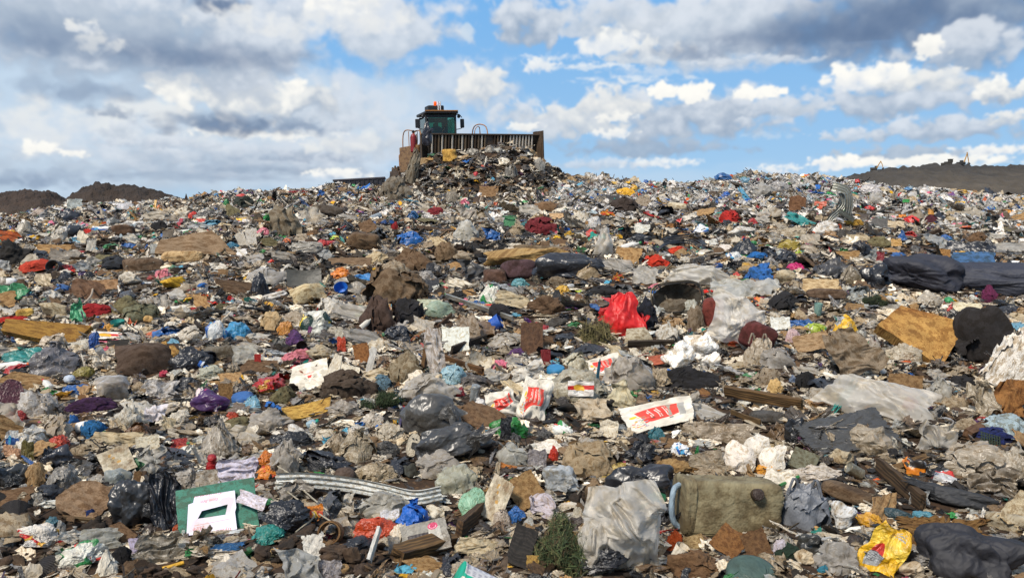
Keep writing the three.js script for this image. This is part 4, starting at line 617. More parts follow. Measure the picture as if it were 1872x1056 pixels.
const BOTTLE = [[0, 0], [0.9, 0], [1, 0.05], [1, 0.6], [0.85, 0.72], [0.35, 0.86], [0.35, 0.98], [0, 0.98]], CUP = [[0, 0.04], [0.72, 0], [0.78, 0], [1, 1], [0.94, 1], [0.74, 0.05], [0, 0.08]], POT = [[0, 0], [0.8, 0], [1, 1], [0.9, 1], [0.72, 0.1], [0, 0.1]], BALL = [[0, 0], [0.6, 0.08], [0.95, 0.35], [1, 0.6], [0.8, 0.88], [0.4, 0.98], [0, 1]], DISC = [[0, 0], [0.96, 0], [1, 0.2], [1, 0.8], [0.9, 1], [0, 0.9]];
// ───────── the things that can be picked out, by where they lie in the photograph: centre, width and height ─────────
// left rear
item('bag', 'plastic_scrap', 18, 427, 17, 14, '#e6b52a', 'small bright yellow crumpled plastic scrap', { cat: 'plastic scrap' });
item('bag', 'plastic_bag', 48, 418, 28, 26, '#a9a49a', 'upright pale grey twisted plastic bag', { g: { neck: 0.5 } });
item('sheet', 'plastic_sheet', 136, 374, 24, 20, '#b9c3c6', 'bluish white plastic sheet sticking up before the earth mound', { lean: 10 });
item('bag', 'refuse_sack', 73, 388, 32, 16, '#b3a59a', 'dirty pale sack with a reddish side');
item('cloth', 'dark_sack', 123, 393, 42, 22, '#2d3038', 'blue-black slumped sack', { fin: 'black' });
item('sheet', 'plastic_sheet', 226, 378, 25, 14, '#d6d8e2', 'small clean white plastic sheet', { lean: 35 });
quad('cushion', [[281, 463], [436, 467], [388, 421], [292, 438]], '#84705a', 'large flattened brown cushion with a pointed corner', { a: 'the large brown cushion', fin: 'cloth', thick: 0.3, amp: 0.07, dome: 0.8, jag: 0.005, dirt: 0.45 });
item('roll', 'foam_log', 335, 469, 78, 24, '#c2a478', 'long tan foam log with a torn ragged end', { fin: 'foam', a: 'the tan foam log', g: { grain: 0.04 } });
item('board', 'plastic_slab', 281, 457, 13, 24, '#c6c9c8', 'narrow white plastic panel standing upright', { lean: 8, fin: 'plastic' });
item('cushion', 'stuffed_sack', 262, 484, 72, 30, '#6a5848', 'brown stuffed sack tied with a string', { parts: ['strap'], fin: 'cloth', a: 'the brown tied sack' });
item('cloth', 'dark_cloth', 215, 481, 52, 28, '#2b2f38', 'dark navy crumpled cloth', { cat: 'cloth' });
item('cloth', 'orange_cloth', 66, 487, 54, 24, '#b8412e', 'rusty orange cloth arched over dark waste', { rot: 14, cat: 'cloth', a: 'the rusty orange cloth' });
turned('pipe_end', 105, 488, 26, 20, '#26272b', 'short black pipe end facing out', [[0.7, 0], [1, 0], [1, 1], [0.8, 1], [0.8, 0.1]], { pitch: 75, cat: 'pipe' });
item('bag', 'plastic_bag', 304, 430, 21, 12, '#2266b4', 'small bright blue plastic bag', {});
item('sheet', 'board_piece', 459, 436, 18, 34, '#d3cfc9', 'stained white board piece standing upright', { lean: 5, fin: 'paper', g: { amp: 0.06 } });
item('sheet', 'board_piece', 440, 438, 20, 24, '#c9c5bd', 'torn white board piece leaning', { lean: 15, rot: 20, fin: 'paper', g: { amp: 0.1 } });
item('bag', 'plastic_bag', 424, 449, 28, 13, '#2a6f92', 'flat teal blue plastic bag');
item('sheet', 'paper_sheet', 442, 462, 18, 13, '#e6e7ec', 'clean white folded paper sheet', { lean: 40, fin: 'paper', cat: 'paper', g: { amp: 0.1 } });
item('cloth', 'mesh_bundle', 26, 462, 54, 46, '#2b2a2a', 'tangled black mesh bundle', { g: { grain: 0.2 }, a: 'the tangled black mesh bundle' });
item('sheet', 'green_net', 22, 536, 52, 32, '#3f9163', 'crumpled green plastic net sheet', { lean: 35, a: 'the green net', cat: 'net', g: { amp: 0.5 } });
item('card', 'cardboard_box', 160, 528, 62, 42, '#6b5240', 'torn dark brown cardboard box lying open', { lean: 40, rot: -20, g: { amp: 0.3, folds: 2 }, a: 'the torn brown carton' });
item('card', 'cardboard_flap', 190, 520, 54, 20, '#a08060', 'tan cardboard flap folded over', { lean: 55, cat: 'cardboard', g: { amp: 0.2 } });
line('bent_rod', [[152, 560, 2], [164, 548, 10], [170, 530, 16]], 2, '#b9a58c', 'pale bent plastic rod curving upward');
item('cloth', 'red_cloth', 165, 567, 62, 22, '#a3242a', 'dark red crumpled cloth spread flat', { cat: 'cloth' });
item('sheet', 'mesh_sack', 142, 569, 24, 42, '#4db183', 'light green mesh sack standing upright', { lean: 10, a: 'the light green mesh sack', g: { amp: 0.6, taper: 0.3 } });
item('cloth', 'olive_cloth', 260, 572, 64, 34, '#6d6f5c', 'olive grey folded cloth heap', { cat: 'cloth', a: 'the olive grey cloth', g: { cr: 0.12 } });
item('foam', 'foam_piece', 46, 572, 32, 18, '#d0ac58', 'curved yellow foam piece', { cat: 'foam' });
turned('plastic_dome', 17, 515, 26, 15, '#d9d8d4', 'white plastic dome lid', BALL, { cat: 'lid' });
item('bag', 'plastic_scrap', 276, 507, 15, 8, '#a5362e', 'small dull red plastic scrap');
item('bag', 'plastic_bag', 353, 393, 18, 12, '#d03a26', 'orange-red plastic bag', {}); item('sheet', 'plastic_scrap', 367, 404, 16, 8, '#d8452e', 'flat red plastic scrap', { lean: 50 });
item('bag', 'plastic_bag', 413, 371, 12, 15, '#2f8a45', 'small green plastic bag on the crest'); item('cloth', 'dark_cloth', 445, 369, 36, 22, '#323a36', 'dark greenish cloth on the crest', { cat: 'cloth' });
item('bag', 'plastic_bag', 441, 358, 24, 8, '#c93a30', 'red plastic bag on the skyline'); item('bag', 'plastic_scrap', 395, 357, 9, 8, '#3d8ecb', 'blue scrap on the skyline');
item('board', 'pointed_board', 340, 360, 9, 15, '#5e4433', 'brown pointed board standing on the skyline', { lean: 3, fin: 'wood', g: { taper: 0.95 } });
item('sheet', 'plastic_sheet', 118, 466, 46, 22, '#8d867c', 'dull grey plastic sheet spread out', { lean: 50 }); item('bag', 'plastic_bag', 108, 430, 28, 22, '#b4b0a8', 'rounded greyish white plastic bag'); item('bag', 'refuse_sack', 135, 423, 32, 22, '#27282c', 'small black refuse sack', { fin: 'black' });
item('sheet', 'plastic_sheet', 166, 449, 16, 18, '#c9c6bf', 'small upright white plastic sheet', { lean: 15 }); item('bag', 'plastic_scrap', 291, 378, 11, 7, '#d9772c', 'tiny orange scrap');
item('bag', 'plastic_bag', 205, 405, 30, 14, '#6a6e70', 'dull grey flattened plastic bag'); item('cushion', 'brown_bundle', 225, 420, 42, 22, '#5f4a3a', 'brown fabric bundle', { cat: 'bundle' });
// centre rear
item('roll', 'carpet_roll', 604, 384, 60, 24, '#57504a', 'dark grey rolled carpet lying aslant', { rot: -14, a: 'the dark carpet roll' });
item('sheet', 'tarpaulin', 521, 405, 54, 54, '#7b7365', 'grey-brown tarpaulin draped like a tent', { lean: 20, a: 'the grey-brown tarpaulin', fin: 'cloth', g: { taper: 0.4, amp: 0.4, dome: 0.4 } });
item('bag', 'plastic_bag', 755, 395, 20, 18, '#1d5690', 'small dark blue plastic bag'); item('cloth', 'maroon_cloth', 796, 386, 30, 14, '#7d2630', 'small maroon cloth bundle', { cat: 'cloth' });
item('cushion', 'upholstery_pad', 665, 440, 66, 36, '#66533f', 'brown upholstery pad with a dark seam', { parts: ['seam'], rot: -8, a: 'the brown seamed pad', cat: 'cushion' });
item('bag', 'plastic_bag', 750, 436, 50, 25, '#1763b8', 'bright blue bulging plastic bag', { a: 'the bright blue rear bag' });
item('bag', 'plastic_bag', 852, 422, 44, 36, '#cfcfc8', 'white translucent dome of plastic bag', { fin: 'film', a: 'the white translucent dome bag', g: { cr: 0.08 } });
{ const r = item('board', 'plastic_crate', 932, 404, 26, 22, '#1f6b3c', 'dark green plastic tray lying on its side', { lean: 15, rot: -12, fin: 'clean', parts: ['rim'], a: 'the green tray', cat: 'tray', g: { amp: 0.01 } }); }
item('cloth', 'brown_tarpaulin', 748, 476, 90, 40, '#6e5a46', 'brown cloth sheet peaked like a small tent', { cat: 'tarpaulin', a: 'the brown peaked cloth', g: { cr: 0.16, neck: 0.5 } });
item('cloth', 'brown_sack', 816, 462, 40, 36, '#75634e', 'brown folded sacking leaning right', { rot: 20, cat: 'sack' });
item('bag', 'plastic_bag', 623, 500, 38, 20, '#e38617', 'bright orange plastic bag folded flat', { a: 'the bright orange bag', g: { box: 3 } });
item('sheet', 'plastic_sheet', 665, 507, 38, 13, '#2b83d2', 'bright blue plastic sheet with a white end', { lean: 45 });
line('red_tube', [[480, 494], [490, 486, 2], [499, 479, 2]], 3.2, '#cf3a2a', 'short red plastic tube lying aslant', { flat: 1, cat: 'tube' });
item('bag', 'plastic_bag', 488, 506, 66, 30, '#aaa7a6', 'pale grey translucent plastic bag', { fin: 'film' }); item('cloth', 'black_cloth', 474, 521, 32, 42, '#1f2026', 'black crumpled cloth', { fin: 'black', cat: 'cloth' });
item('board', 'rubber_sheet', 556, 507, 64, 36, '#54524b', 'dark grey rubber panel curled at the edge', { lean: 50, fin: 'clean', a: 'the grey rubber panel', g: { bow: 0.5, curl: 0.4 } });
item('sheet', 'foam_sheet', 563, 538, 62, 34, '#cdbd98', 'cream foam sheet curving over waste', { lean: 45, fin: 'foam', a: 'the cream foam sheet', rot: 16, g: { dome: 1.2, amp: 0.15, thick: 0.02 } });
line('foam_strip', [[570, 552, 4], [586, 536, 8], [596, 520, 14], [601, 507, 22]], 5, '#cabc9c', 'cream foam strip twisting upward', { fin: 'foam', taper: 0.5 });
turned('blue_tub', 625, 533, 26, 16, '#1c63ba', 'blue plastic tub lying open', POT, { pitch: 50, cat: 'tub' });
item('cloth', 'brown_sack', 722, 520, 112, 66, '#6f5e4b', 'big brown folded sacking heap', { cat: 'sack', a: 'the big brown sacking', g: { cr: 0.2, lo: 0.4 } });
item('cloth', 'grey_cloth', 722, 497, 52, 28, '#9b9080', 'pale grey cloth lying on the brown sacking', { cat: 'cloth', up: 0.05 });
item('bag', 'stuffed_sack', 697, 574, 74, 62, '#4a3a33', 'smooth dark brown stuffed sack', { fin: 'cloth', a: 'the smooth dark brown sack', g: { cr: 0.06, lo: 0.3 } });
item('cloth', 'black_jacket', 746, 568, 52, 44, '#26262b', 'black jacket slumped on the brown sack', { cat: 'jacket', g: { box: 3 } });
item('board', 'black_tray', 785, 521, 36, 20, '#1e1f23', 'black plastic tray', { lean: 50, fin: 'clean', cat: 'tray' });
item('bag', 'plastic_scrap', 816, 524, 15, 12, '#cf4038', 'red plastic scrap beside the black tray'); item('bag', 'plastic_scrap', 775, 540, 18, 10, '#d0424a', 'pinkish red plastic scrap');
line('green_tube', [[713, 550, 2], [732, 547, 3], [752, 544, 3]], 3, '#2c7a48', 'short green plastic tube', { cat: 'tube' });
plank('metal_strip', 815, 553, 938, 597, 8, '#c2c3bd', 'long bent pale metal strip lying aslant', { fin: 'metal', lift: 0.08, thick: 0.02, splinter: 0.02, a: 'the long pale metal strip' });
item('bag', 'clear_bag', 805, 566, 60, 28, '#7fae8e', 'clear bag with green plastic inside', { fin: 'film', cat: 'plastic bag' });
turned('blue_cup', 898, 594, 30, 20, '#2253a8', 'blue plastic cup tipped over', CUP, { rot: -60, cat: 'cup' });
item('cloth', 'black_strap_bag', 913, 572, 36, 30, '#27262b', 'black strap bag', { cat: 'bag', rot: 30 });
item('bag', 'refuse_bag', 578, 592, 54, 42, '#cfd2ce', 'white bag with a yellow lettered label', { print: 'yellowlabel', a: 'the yellow labelled bag', cat: 'plastic bag' });
item('bag', 'refuse_sack', 498, 588, 42, 34, '#b09a78', 'tan crumpled sack', { fin: 'paper' }); item('bag', 'plastic_bag', 521, 600, 28, 24, '#c98a33', 'dirty orange-yellow plastic bag');
item('bag', 'plastic_bag', 898, 540, 40, 36, '#c6c6bd', 'white printed plastic bag', { print: 'green' }); item('bag', 'plastic_bag', 483, 423, 28, 14, '#d16f87', 'pink plastic bag');
item('board', 'pale_board', 783, 555, 42, 16, '#b9c2b0', 'pale green flat board', { lean: 60 , cat: 'board'}); item('board', 'tray_stack', 660, 578, 24, 12, '#a9b37c', 'pale green foam tray', { lean: 50, fin: 'clean', cat: 'tray' });
item('cloth', 'dark_red_cloth', 722, 414, 13, 17, '#8d2228', 'small dark red cloth', { cat: 'cloth' }); item('bag', 'plastic_scrap', 684, 409, 9, 9, '#1f5ab0', 'tiny blue scrap'); item('bag', 'plastic_scrap', 702, 406, 10, 8, '#1b4f9c', 'tiny navy blue scrap');
item('card', 'cardboard_piece', 640, 478, 80, 16, '#7b6650', 'flat brown cardboard piece', { lean: 70, cat: 'cardboard' }); item('bag', 'plastic_bag', 780, 505, 34, 18, '#9b9896', 'small pale grey plastic bag'); item('cushion', 'brown_bundle', 905, 505, 46, 28, '#5d463c', 'reddish brown bundle', { cat: 'bundle' });
item('bag', 'plastic_bag', 560, 452, 62, 18, '#a3a09a', 'long flattened grey plastic bag'); item('bag', 'plastic_scrap', 590, 445, 18, 14, '#c32f2c', 'bright red crumpled scrap'); item('bag', 'plastic_scrap', 524, 440, 14, 9, '#d8702c', 'orange crumpled scrap'); item('bag', 'plastic_scrap', 480, 460, 14, 10, '#3f9c4c', 'green crumpled scrap');
// pile before the blade
item('cloth', 'grey_cloth', 752, 305, 30, 62, '#7f7a70', 'long muddy grey cloth hanging beside the blade', { rot: -18, cat: 'cloth', deep: 0.5, a: 'the hanging grey cloth' });
item('bag', 'refuse_sack', 783, 268, 20, 40, '#272730', 'black sack hanging from the blade', { fin: 'black', up: 0.5, a: 'the hanging black sack' });
item('foam', 'foam_block', 822, 283, 30, 26, '#c9a04f', 'yellow foam block high on the waste pile', { a: 'the yellow foam block' });
item('bag', 'plastic_bag', 862, 277, 22, 12, '#8f8b84', 'grey plastic bag on top of the dark pile'); item('bag', 'plastic_bag', 896, 272, 18, 13, '#a29e97', 'pale plastic bag on top of the dark pile'); item('bag', 'refuse_sack', 825, 362, 24, 22, '#8a8377', 'grey ribbed sack low on the dark pile'); item('card', 'cardboard_piece', 894, 350, 36, 24, '#84694b', 'tan cardboard at the foot of the dark pile', { lean: 40, cat: 'cardboard' }); item('bag', 'refuse_sack', 935, 312, 28, 26, '#6f6b64', 'large grey sack on the flank of the dark pile'); item('bag', 'clear_bag', 985, 300, 22, 22, '#8e8d86', 'clear grey bag at the blade end', { fin: 'film', cat: 'plastic bag' });
item('bag', 'plastic_scrap', 870, 318, 9, 8, '#c92a35', 'tiny red scrap on the dark pile'); item('bag', 'plastic_scrap', 881, 306, 10, 9, '#c9502c', 'tiny orange scrap on the dark pile'); item('cloth', 'grey_cloth', 722, 345, 58, 42, '#767067', 'shaggy grey cloth heap at the left foot of the pile', { cat: 'cloth', a: 'the shaggy grey cloth' });
// right of centre, rear
item('bag', 'plastic_bag', 1143, 351, 38, 15, '#edb718', 'bright yellow plastic bag near the crest', { a: 'the bright yellow crest bag' }); item('bag', 'plastic_bag', 1122, 336, 19, 8, '#dcb52c', 'flat yellow plastic bag on the crest'); item('bag', 'plastic_bag', 1158, 342, 15, 10, '#e2b428', 'small yellow plastic bag on the crest');
item('bag', 'plastic_scrap', 1181, 332, 9, 7, '#2060b8', 'blue scrap on the skyline'); item('bag', 'plastic_bag', 1327, 356, 15, 13, '#1f60c0', 'bright blue plastic bag'); item('bag', 'plastic_bag', 1368, 368, 20, 11, '#2765b8', 'blue flattened plastic bag'); item('bag', 'plastic_bag', 1322, 322, 28, 12, '#2a62a6', 'blue plastic bag on the skyline'); item('bag', 'plastic_bag', 1362, 329, 20, 11, '#6f9fc0', 'pale blue plastic bag below the crest');
item('bag', 'brown_bundle', 1140, 374, 50, 27, '#3d3431', 'dark brown padded bundle in folds', { fin: 'cloth', cat: 'bundle', a: 'the dark padded bundle' }); item('board', 'black_box', 1120, 362, 26, 12, '#1f1c1d', 'black flat box', { lean: 40, fin: 'clean', cat: 'box' });
item('board', 'grey_board', 1175, 367, 34, 22, '#8f8578', 'grey board lying aslant', { lean: 40, rot: -30, cat: 'board' }); item('roll', 'cream_roll', 1240, 376, 44, 15, '#cdc2a8', 'rolled cream mattress pad', { rot: -8, fin: 'foam', a: 'the cream roll', cat: 'roll' });
item('cloth', 'maroon_cloth', 990, 414, 58, 32, '#6f232c', 'maroon crumpled blanket', { a: 'the maroon blanket', cat: 'blanket', rot: -10 }); item('bag', 'plastic_bag', 1081, 427, 24, 15, '#d33a28', 'bright red-orange plastic bag'); item('bag', 'plastic_bag', 1086, 405, 24, 22, '#c9cbd0', 'bluish white plastic bag');
item('sheet', 'film_sheet', 1104, 447, 46, 54, '#d3ccc0', 'peaked translucent plastic film', { fin: 'film', lean: 8, a: 'the peaked film', cat: 'plastic film', g: { taper: 0.75, dome: 0.8, amp: 0.25 } });
item('card', 'cardboard_piece', 999, 377, 46, 20, '#7d634a', 'tan-brown domed cardboard piece', { lean: 50, cat: 'cardboard', g: { dome: 1 } }); item('board', 'tan_box', 1017, 395, 27, 13, '#c3a683', 'small tan box lid', { lean: 50, cat: 'box' });
item('foam', 'foam_slab', 962, 468, 162, 34, '#a88a58', 'long yellow-brown foam slab lying edgewise', { a: 'the long foam slab', rot: 3, deep: 0.8, g: { box: 7 } }); item('cushion', 'foam_slab', 990, 455, 110, 18, '#7d6f5c', 'grey-brown slab lying behind the long foam slab', { rot: -4 });
item('cushion', 'purple_cushion', 948, 491, 68, 38, '#4e3a40', 'purplish brown rounded cushion', { cat: 'cushion', a: 'the purplish cushion', g: { box: 2.6 } });
item('bag', 'refuse_sack', 1040, 487, 122, 44, '#2b2c31', 'long black bulging refuse sack', { fin: 'black', a: 'the long black sack', g: { cr: 0.09 } }); line('black_batten', [[1012, 474, 10], [1028, 488, 6], [1042, 502, 4]], 3, '#1d1c1e', 'black batten leaning on the long black sack', { cat: 'batten' });
item('sheet', 'packaging', 1173, 418, 28, 19, '#d2d6d2', 'white plastic packaging tray', { lean: 30 }); item('cloth', 'orange_cloth', 1199, 477, 50, 22, '#c83a24', 'orange-red crumpled cloth', { cat: 'cloth', a: 'the orange-red cloth' }); item('cloth', 'orange_sleeve', 1236, 458, 36, 14, '#d2432a', 'orange-red cloth strip lying higher', { rot: 14, cat: 'cloth' });
for (let k = 0; k < 5; k++) line('black_hose', [[1196, 452 + k * 4, 2], [1225, 436 + k * 3, 8 + k], [1262, 432 + k * 4, 8], [1292, 450 + k * 3, 2]], 1.8, '#232428', 'looped black hose lying behind the orange-red cloth', { grp: 'black hoses in a loose coil', cat: 'hose' });
item('cloth', 'black_sheet', 1363, 452, 52, 30, '#1f2023', 'black plastic sheet peaked like a tent', { fin: 'black', a: 'the black peaked sheet', cat: 'plastic sheet', g: { neck: 0.5 } }); item('board', 'white_box', 1326, 452, 22, 12, '#d6d3d4', 'small white box', { lean: 30, fin: 'paper', cat: 'box' });
item('bag', 'plastic_bag', 1343, 470, 30, 18, '#d3d6da', 'white plastic bag with blue print', { print: 'blue' }); item('cloth', 'blue_cloth', 1386, 467, 40, 13, '#2468b4', 'bright blue cloth', { cat: 'cloth' }); item('bag', 'plastic_scrap', 1312, 485, 17, 13, '#2358ac', 'blue plastic cup piece');
item('sheet', 'film_cover', 1278, 506, 112, 40, '#e2e0da', 'broad white translucent film draped over a frame', { fin: 'film', lean: 40, a: 'the broad white film', cat: 'plastic film', g: { dome: 0.8, amp: 0.45, folds: 5, taper: 0.3, tear: 0.3 } });
item('sheet', 'film_sheet', 1362, 527, 112, 32, '#c3c9ca', 'bluish grey plastic film spreading right', { fin: 'film', lean: 60, cat: 'plastic film', g: { amp: 0.4 } });
{ // the wrecked suitcase
  const r = group(numbered('suitcase')), p = at(1246, 582), S = project(p)[2] / F, W = 100 * S, H = 66 * S; r.position.copy(p); r.position.z -= 0.15; r.rotation.set(-0.25, 0.1, 0.12);
  mesh('shell', fit(sheet(55, { n: 24, w: 1, h: 0.7, amp: 0.08, folds: 1, tear: 0.06, round: 0.4, dome: -0.9, thick: 0.01 }), W * 0.96, H * 0.95, 0.16), mat('#46433d', 'cloth'), r).position.z = -0.06;
  const rim = []; for (let k = 0; k <= 28; k++) { const a = k / 28 * TAU, c = Math.cos(a), s = Math.sin(a); rim.push([Math.sign(c) * Math.abs(c) ** 0.6 * W * 0.5, H * 0.52 + Math.sign(s) * Math.abs(s) ** 0.6 * H * 0.46 + 0.012 * pn(k, 1), 0.05 + 0.03 * pn(k * 0.4, 7)]); }
  mesh('rim', tube(rim, 0.011, 80, 7, 0, 4, 0.4), mat('#6a6255', 'metal'), r); mesh('inner_rim', tube(rim.map(([x, y, z]) => [x * 0.92, H * 0.52 + (y - H * 0.52) * 0.88, z + 0.02]), 0.007, 80, 6, 0, 6, 0.4), mat('#24211f', 'clean'), r);
  mesh('lining', fit(lump(66, { detail: 9, cr: 0.2 }), W * 0.7, H * 0.5, 0.12), mat('#6a6256', 'cloth'), r).position.set(0, 0.02, 0.0); scene.add(r); claim(1246, 546, 100, 72, project(p)[2]); done(r, 1246, 546, 'wrecked dark suitcase with a bent metal rim', 'suitcase', { a: 'the wrecked suitcase' });
}
item('sheet', 'red_cloth', 1143, 579, 72, 76, '#c21a18', 'vivid red cloth bunched up with a pointed top', { a: 'the vivid red cloth', cat: 'cloth', fin: 'clean', lean: 12, rot: 6, g: { dirt: 0.03, amp: 0.22, folds: 4, taper: 0.5, tear: 0.22, dome: 0.4, n: 30 } }); item('sheet', 'red_cloth', 1162, 592, 46, 34, '#b31618', 'vivid red cloth tail trailing right', { cat: 'cloth', fin: 'clean', lean: 20, rot: -30, g: { dirt: 0.03, amp: 0.4, taper: 0.6 } });
item('sheet', 'red_flap', 1110, 574, 34, 26, '#b01417', 'vivid red cloth corner jutting left', { lean: 5, rot: 12, fin: 'clean', cat: 'cloth', g: { dirt: 0.05, taper: 0.4 } });
item('bag', 'plastic_scrap', 1057, 542, 15, 13, '#d6432c', 'small orange-red scrap'); item('bag', 'plastic_bag', 1030, 531, 28, 16, '#d8ad2e', 'small yellow plastic bag'); item('board', 'black_cone', 1018, 540, 25, 24, '#1c1c20', 'black plastic wedge', { lean: 10, fin: 'clean', g: { taper: 0.7 }, cat: 'wedge' }); item('bag', 'plastic_scrap', 1348, 505, 13, 15, '#d23a28', 'red plastic scrap standing up'); item('sheet', 'red_canopy', 1376, 404, 21, 11, '#b3222a', 'small red cloth canopy on a stick', { lean: 5, cat: 'cloth', g: { taper: 0.7 } });
line('thin_stick', [[1380, 438], [1381, 425, 2], [1382, 412, 2]], 1.2, '#8d8478', 'thin stick standing below the red canopy', { flat: 1, cat: 'stick' });
item('sheet', 'film_sheet', 1179, 505, 42, 30, '#a8a49b', 'grey crumpled film sheet', { fin: 'film', lean: 45, cat: 'plastic film' }); item('bag', 'plastic_bag', 952, 517, 32, 15, '#5b9aa8', 'dull teal plastic bag'); item('bag', 'refuse_sack', 1074, 495, 46, 30, '#9c8a6d', 'tan sack with yellow foam showing'); item('bag', 'refuse_sack', 1166, 438, 46, 18, '#242528', 'flat black refuse sack', { fin: 'black' }); item('roll', 'tan_log', 1385, 490, 70, 15, '#a08a66', 'long tan foam strip', { rot: 6, fin: 'foam', cat: 'foam strip' });
item('cloth', 'rag', 1020, 515, 40, 18, '#7a6f60', 'grey-brown rag beside the black wedge', { cat: 'rag' });
// right rear
{ // twisted ribbed metal sheet
  const r = group(numbered('metal_sheet')), p = at(1536, 416), S = project(p)[2] / F; r.position.copy(p); scene.add(r);
  const ribbon = (pts, wpx, name, seed) => { const c = new THREE.CatmullRomCurve3(pts.map(([x, y, z]) => new THREE.Vector3((x - 1536) * S, (416 - y) * S, z * S))), N = 40, M = 14, pos = [], uv = [], idx = []; for (let i = 0; i <= N; i++) { const q = c.getPointAt(i / N), t = c.getTangentAt(i / N), side = new THREE.Vector3().crossVectors(t, new THREE.Vector3(0.2, 0.1, 1)).normalize(), nn = new THREE.Vector3().crossVectors(side, t); for (let j = 0; j <= M; j++) { const u = (j / M - 0.5) * wpx * S, z = ((j % 4) < 2 ? 1 : -1) * 1.4 * S; pos.push(q.x + side.x * u + nn.x * z, q.y + side.y * u + nn.y * z, q.z + side.z * u + nn.z * z); uv.push(i / N * 3, j / M); } } for (let i = 0; i < N; i++) for (let j = 0; j < M; j++) { const a = i * (M + 1) + j; idx.push(a, a + M + 1, a + 1, a + 1, a + M + 1, a + M + 2); } const g = new THREE.BufferGeometry(); g.setAttribute('position', new THREE.Float32BufferAttribute(pos, 3)); g.setAttribute('uv', new THREE.Float32BufferAttribute(uv, 2)); g.setIndex(idx); mesh(name, finish(g, seed, 0.35), mat('#b3b6b0', 'metal'), r); };
  ribbon([[1548, 398, 0], [1550, 372, 4], [1545, 350, 4], [1530, 342, 0], [1522, 340, -4]], 17, 'upper_strip', 3); ribbon([[1508, 414, 6], [1518, 398, 6], [1532, 386, 2], [1542, 372, 0], [1538, 352, -3]], 13, 'side_strip', 5); ribbon([[1532, 386, 5], [1546, 394, 5], [1560, 402, 4]], 9, 'lower_strip', 8);
  claim(1535, 378, 46, 72, project(p)[2]); done(r, 1535, 378, 'twisted ribbed aluminium sheet standing in white litter', 'metal sheet', { a: 'the twisted aluminium sheet' });
}
item('bag', 'plastic_bag', 1665, 401, 28, 15, '#d32a22', 'bright red plastic bag', { a: 'the bright red rear bag' }); item('bag', 'plastic_bag', 1590, 380, 17, 8, '#d1312c', 'flat red plastic bag'); item('sheet', 'plastic_sheet', 1650, 431, 19, 19, '#1d5cab', 'blue plastic sheet peaked like a pyramid', { lean: 10, g: { taper: 0.8 } }); item('bag', 'plastic_bag', 1728, 434, 25, 11, '#2b63b0', 'blue crumpled plastic bag'); item('bag', 'net_bag', 1443, 447, 42, 17, '#a3923a', 'olive yellow net bag', { g: { grain: 0.15 } });
item('bag', 'black_sheet', 1574, 455, 44, 28, '#1d1e22', 'black plastic sheet forming a tent', { fin: 'black', cat: 'plastic sheet', g: { neck: 0.6 } });
item('roll', 'tarpaulin_roll', 1690, 498, 146, 74, '#2b2c36', 'huge black tarpaulin bundle with a smooth rounded back', { fin: 'tarp', a: 'the huge black tarpaulin bundle', deep: 0.9, rot: -12, g: { cr: 0.1, lo: 0.26, box: 2.2, dirt: 0.25 } });
item('bag', 'refuse_sack', 1601, 506, 52, 44, '#1d1e23', 'black refuse sack with a red patch', { fin: 'black', g: { cr: 0.1 } }); item('sheet', 'red_patch', 1609, 497, 13, 16, '#8a2530', 'dark red scrap lying on the black sack', { lean: 10, up: 0.22, cat: 'scrap' });
item('roll', 'tarpaulin_roll', 1822, 509, 240, 64, '#2d303c', 'long navy black tarpaulin bundle running out of view', { fin: 'tarp', deep: 0.6, g: { cr: 0.12, lo: 0.24, box: 2.4, dirt: 0.25 }, a: 'the long navy tarpaulin' });
item('sheet', 'denim_patch', 1778, 496, 66, 30, '#3f6390', 'denim blue cloth lying on the navy tarpaulin', { lean: 40, fin: 'cloth', up: 0.14, cat: 'cloth', a: 'the denim blue cloth', g: { amp: 0.12, dirt: 0.2 } });
item('sheet', 'tan_scrap', 1637, 497, 17, 13, '#c49a52', 'tan torn scrap lying on the huge black bundle', { lean: 20, up: 0.42, cat: 'scrap' });
item('card', 'cardboard_piece', 1728, 464, 19, 21, '#a47d4c', 'tan cardboard piece standing', { lean: 5, cat: 'cardboard' }); item('sheet', 'black_sheet', 1773, 457, 76, 30, '#202126', 'black plastic sheet spread flat', { fin: 'black', lean: 50, cat: 'plastic sheet' }); item('bag', 'yellow_pad', 1757, 467, 22, 15, '#dfae22', 'yellow plastic pouch', { cat: 'pouch' }); item('bag', 'plastic_bag', 1777, 468, 24, 14, '#9fbcc6', 'pale blue rounded plastic bag');
item('card', 'card_sheet', 1501, 521, 66, 24, '#bca784', 'pale cream card sheet lying open', { lean: 60, cat: 'card', a: 'the cream card sheet' }); item('bag', 'plastic_scrap', 1455, 488, 30, 15, '#d1267c', 'vivid magenta plastic packet'); item('cloth', 'black_bundle', 1438, 469, 34, 22, '#202228', 'black bundle with pale stripes', { fin: 'black', cat: 'bundle' }); item('bag', 'refuse_sack', 1521, 492, 62, 40, '#46464a', 'dark grey translucent refuse sack', { a: 'the dark grey rear sack' }); item('bag', 'refuse_sack', 1556, 505, 36, 34, '#7c7260', 'greenish grey crumpled sack');
item('rock', 'pale_block', 1415, 388, 30, 23, '#a8a298', 'pale grey lumpy block', { cat: 'block' }); item('card', 'cardboard_box', 1458, 371, 32, 32, '#6f5038', 'brown cardboard box torn open', { lean: 15, a: 'the brown rear carton', g: { amp: 0.3 } }); item('bag', 'wool_clump', 1448, 424, 52, 19, '#b5ab98', 'long fluffy off-white clump', { fin: 'foam', g: { grain: 0.15 }, cat: 'clump' });
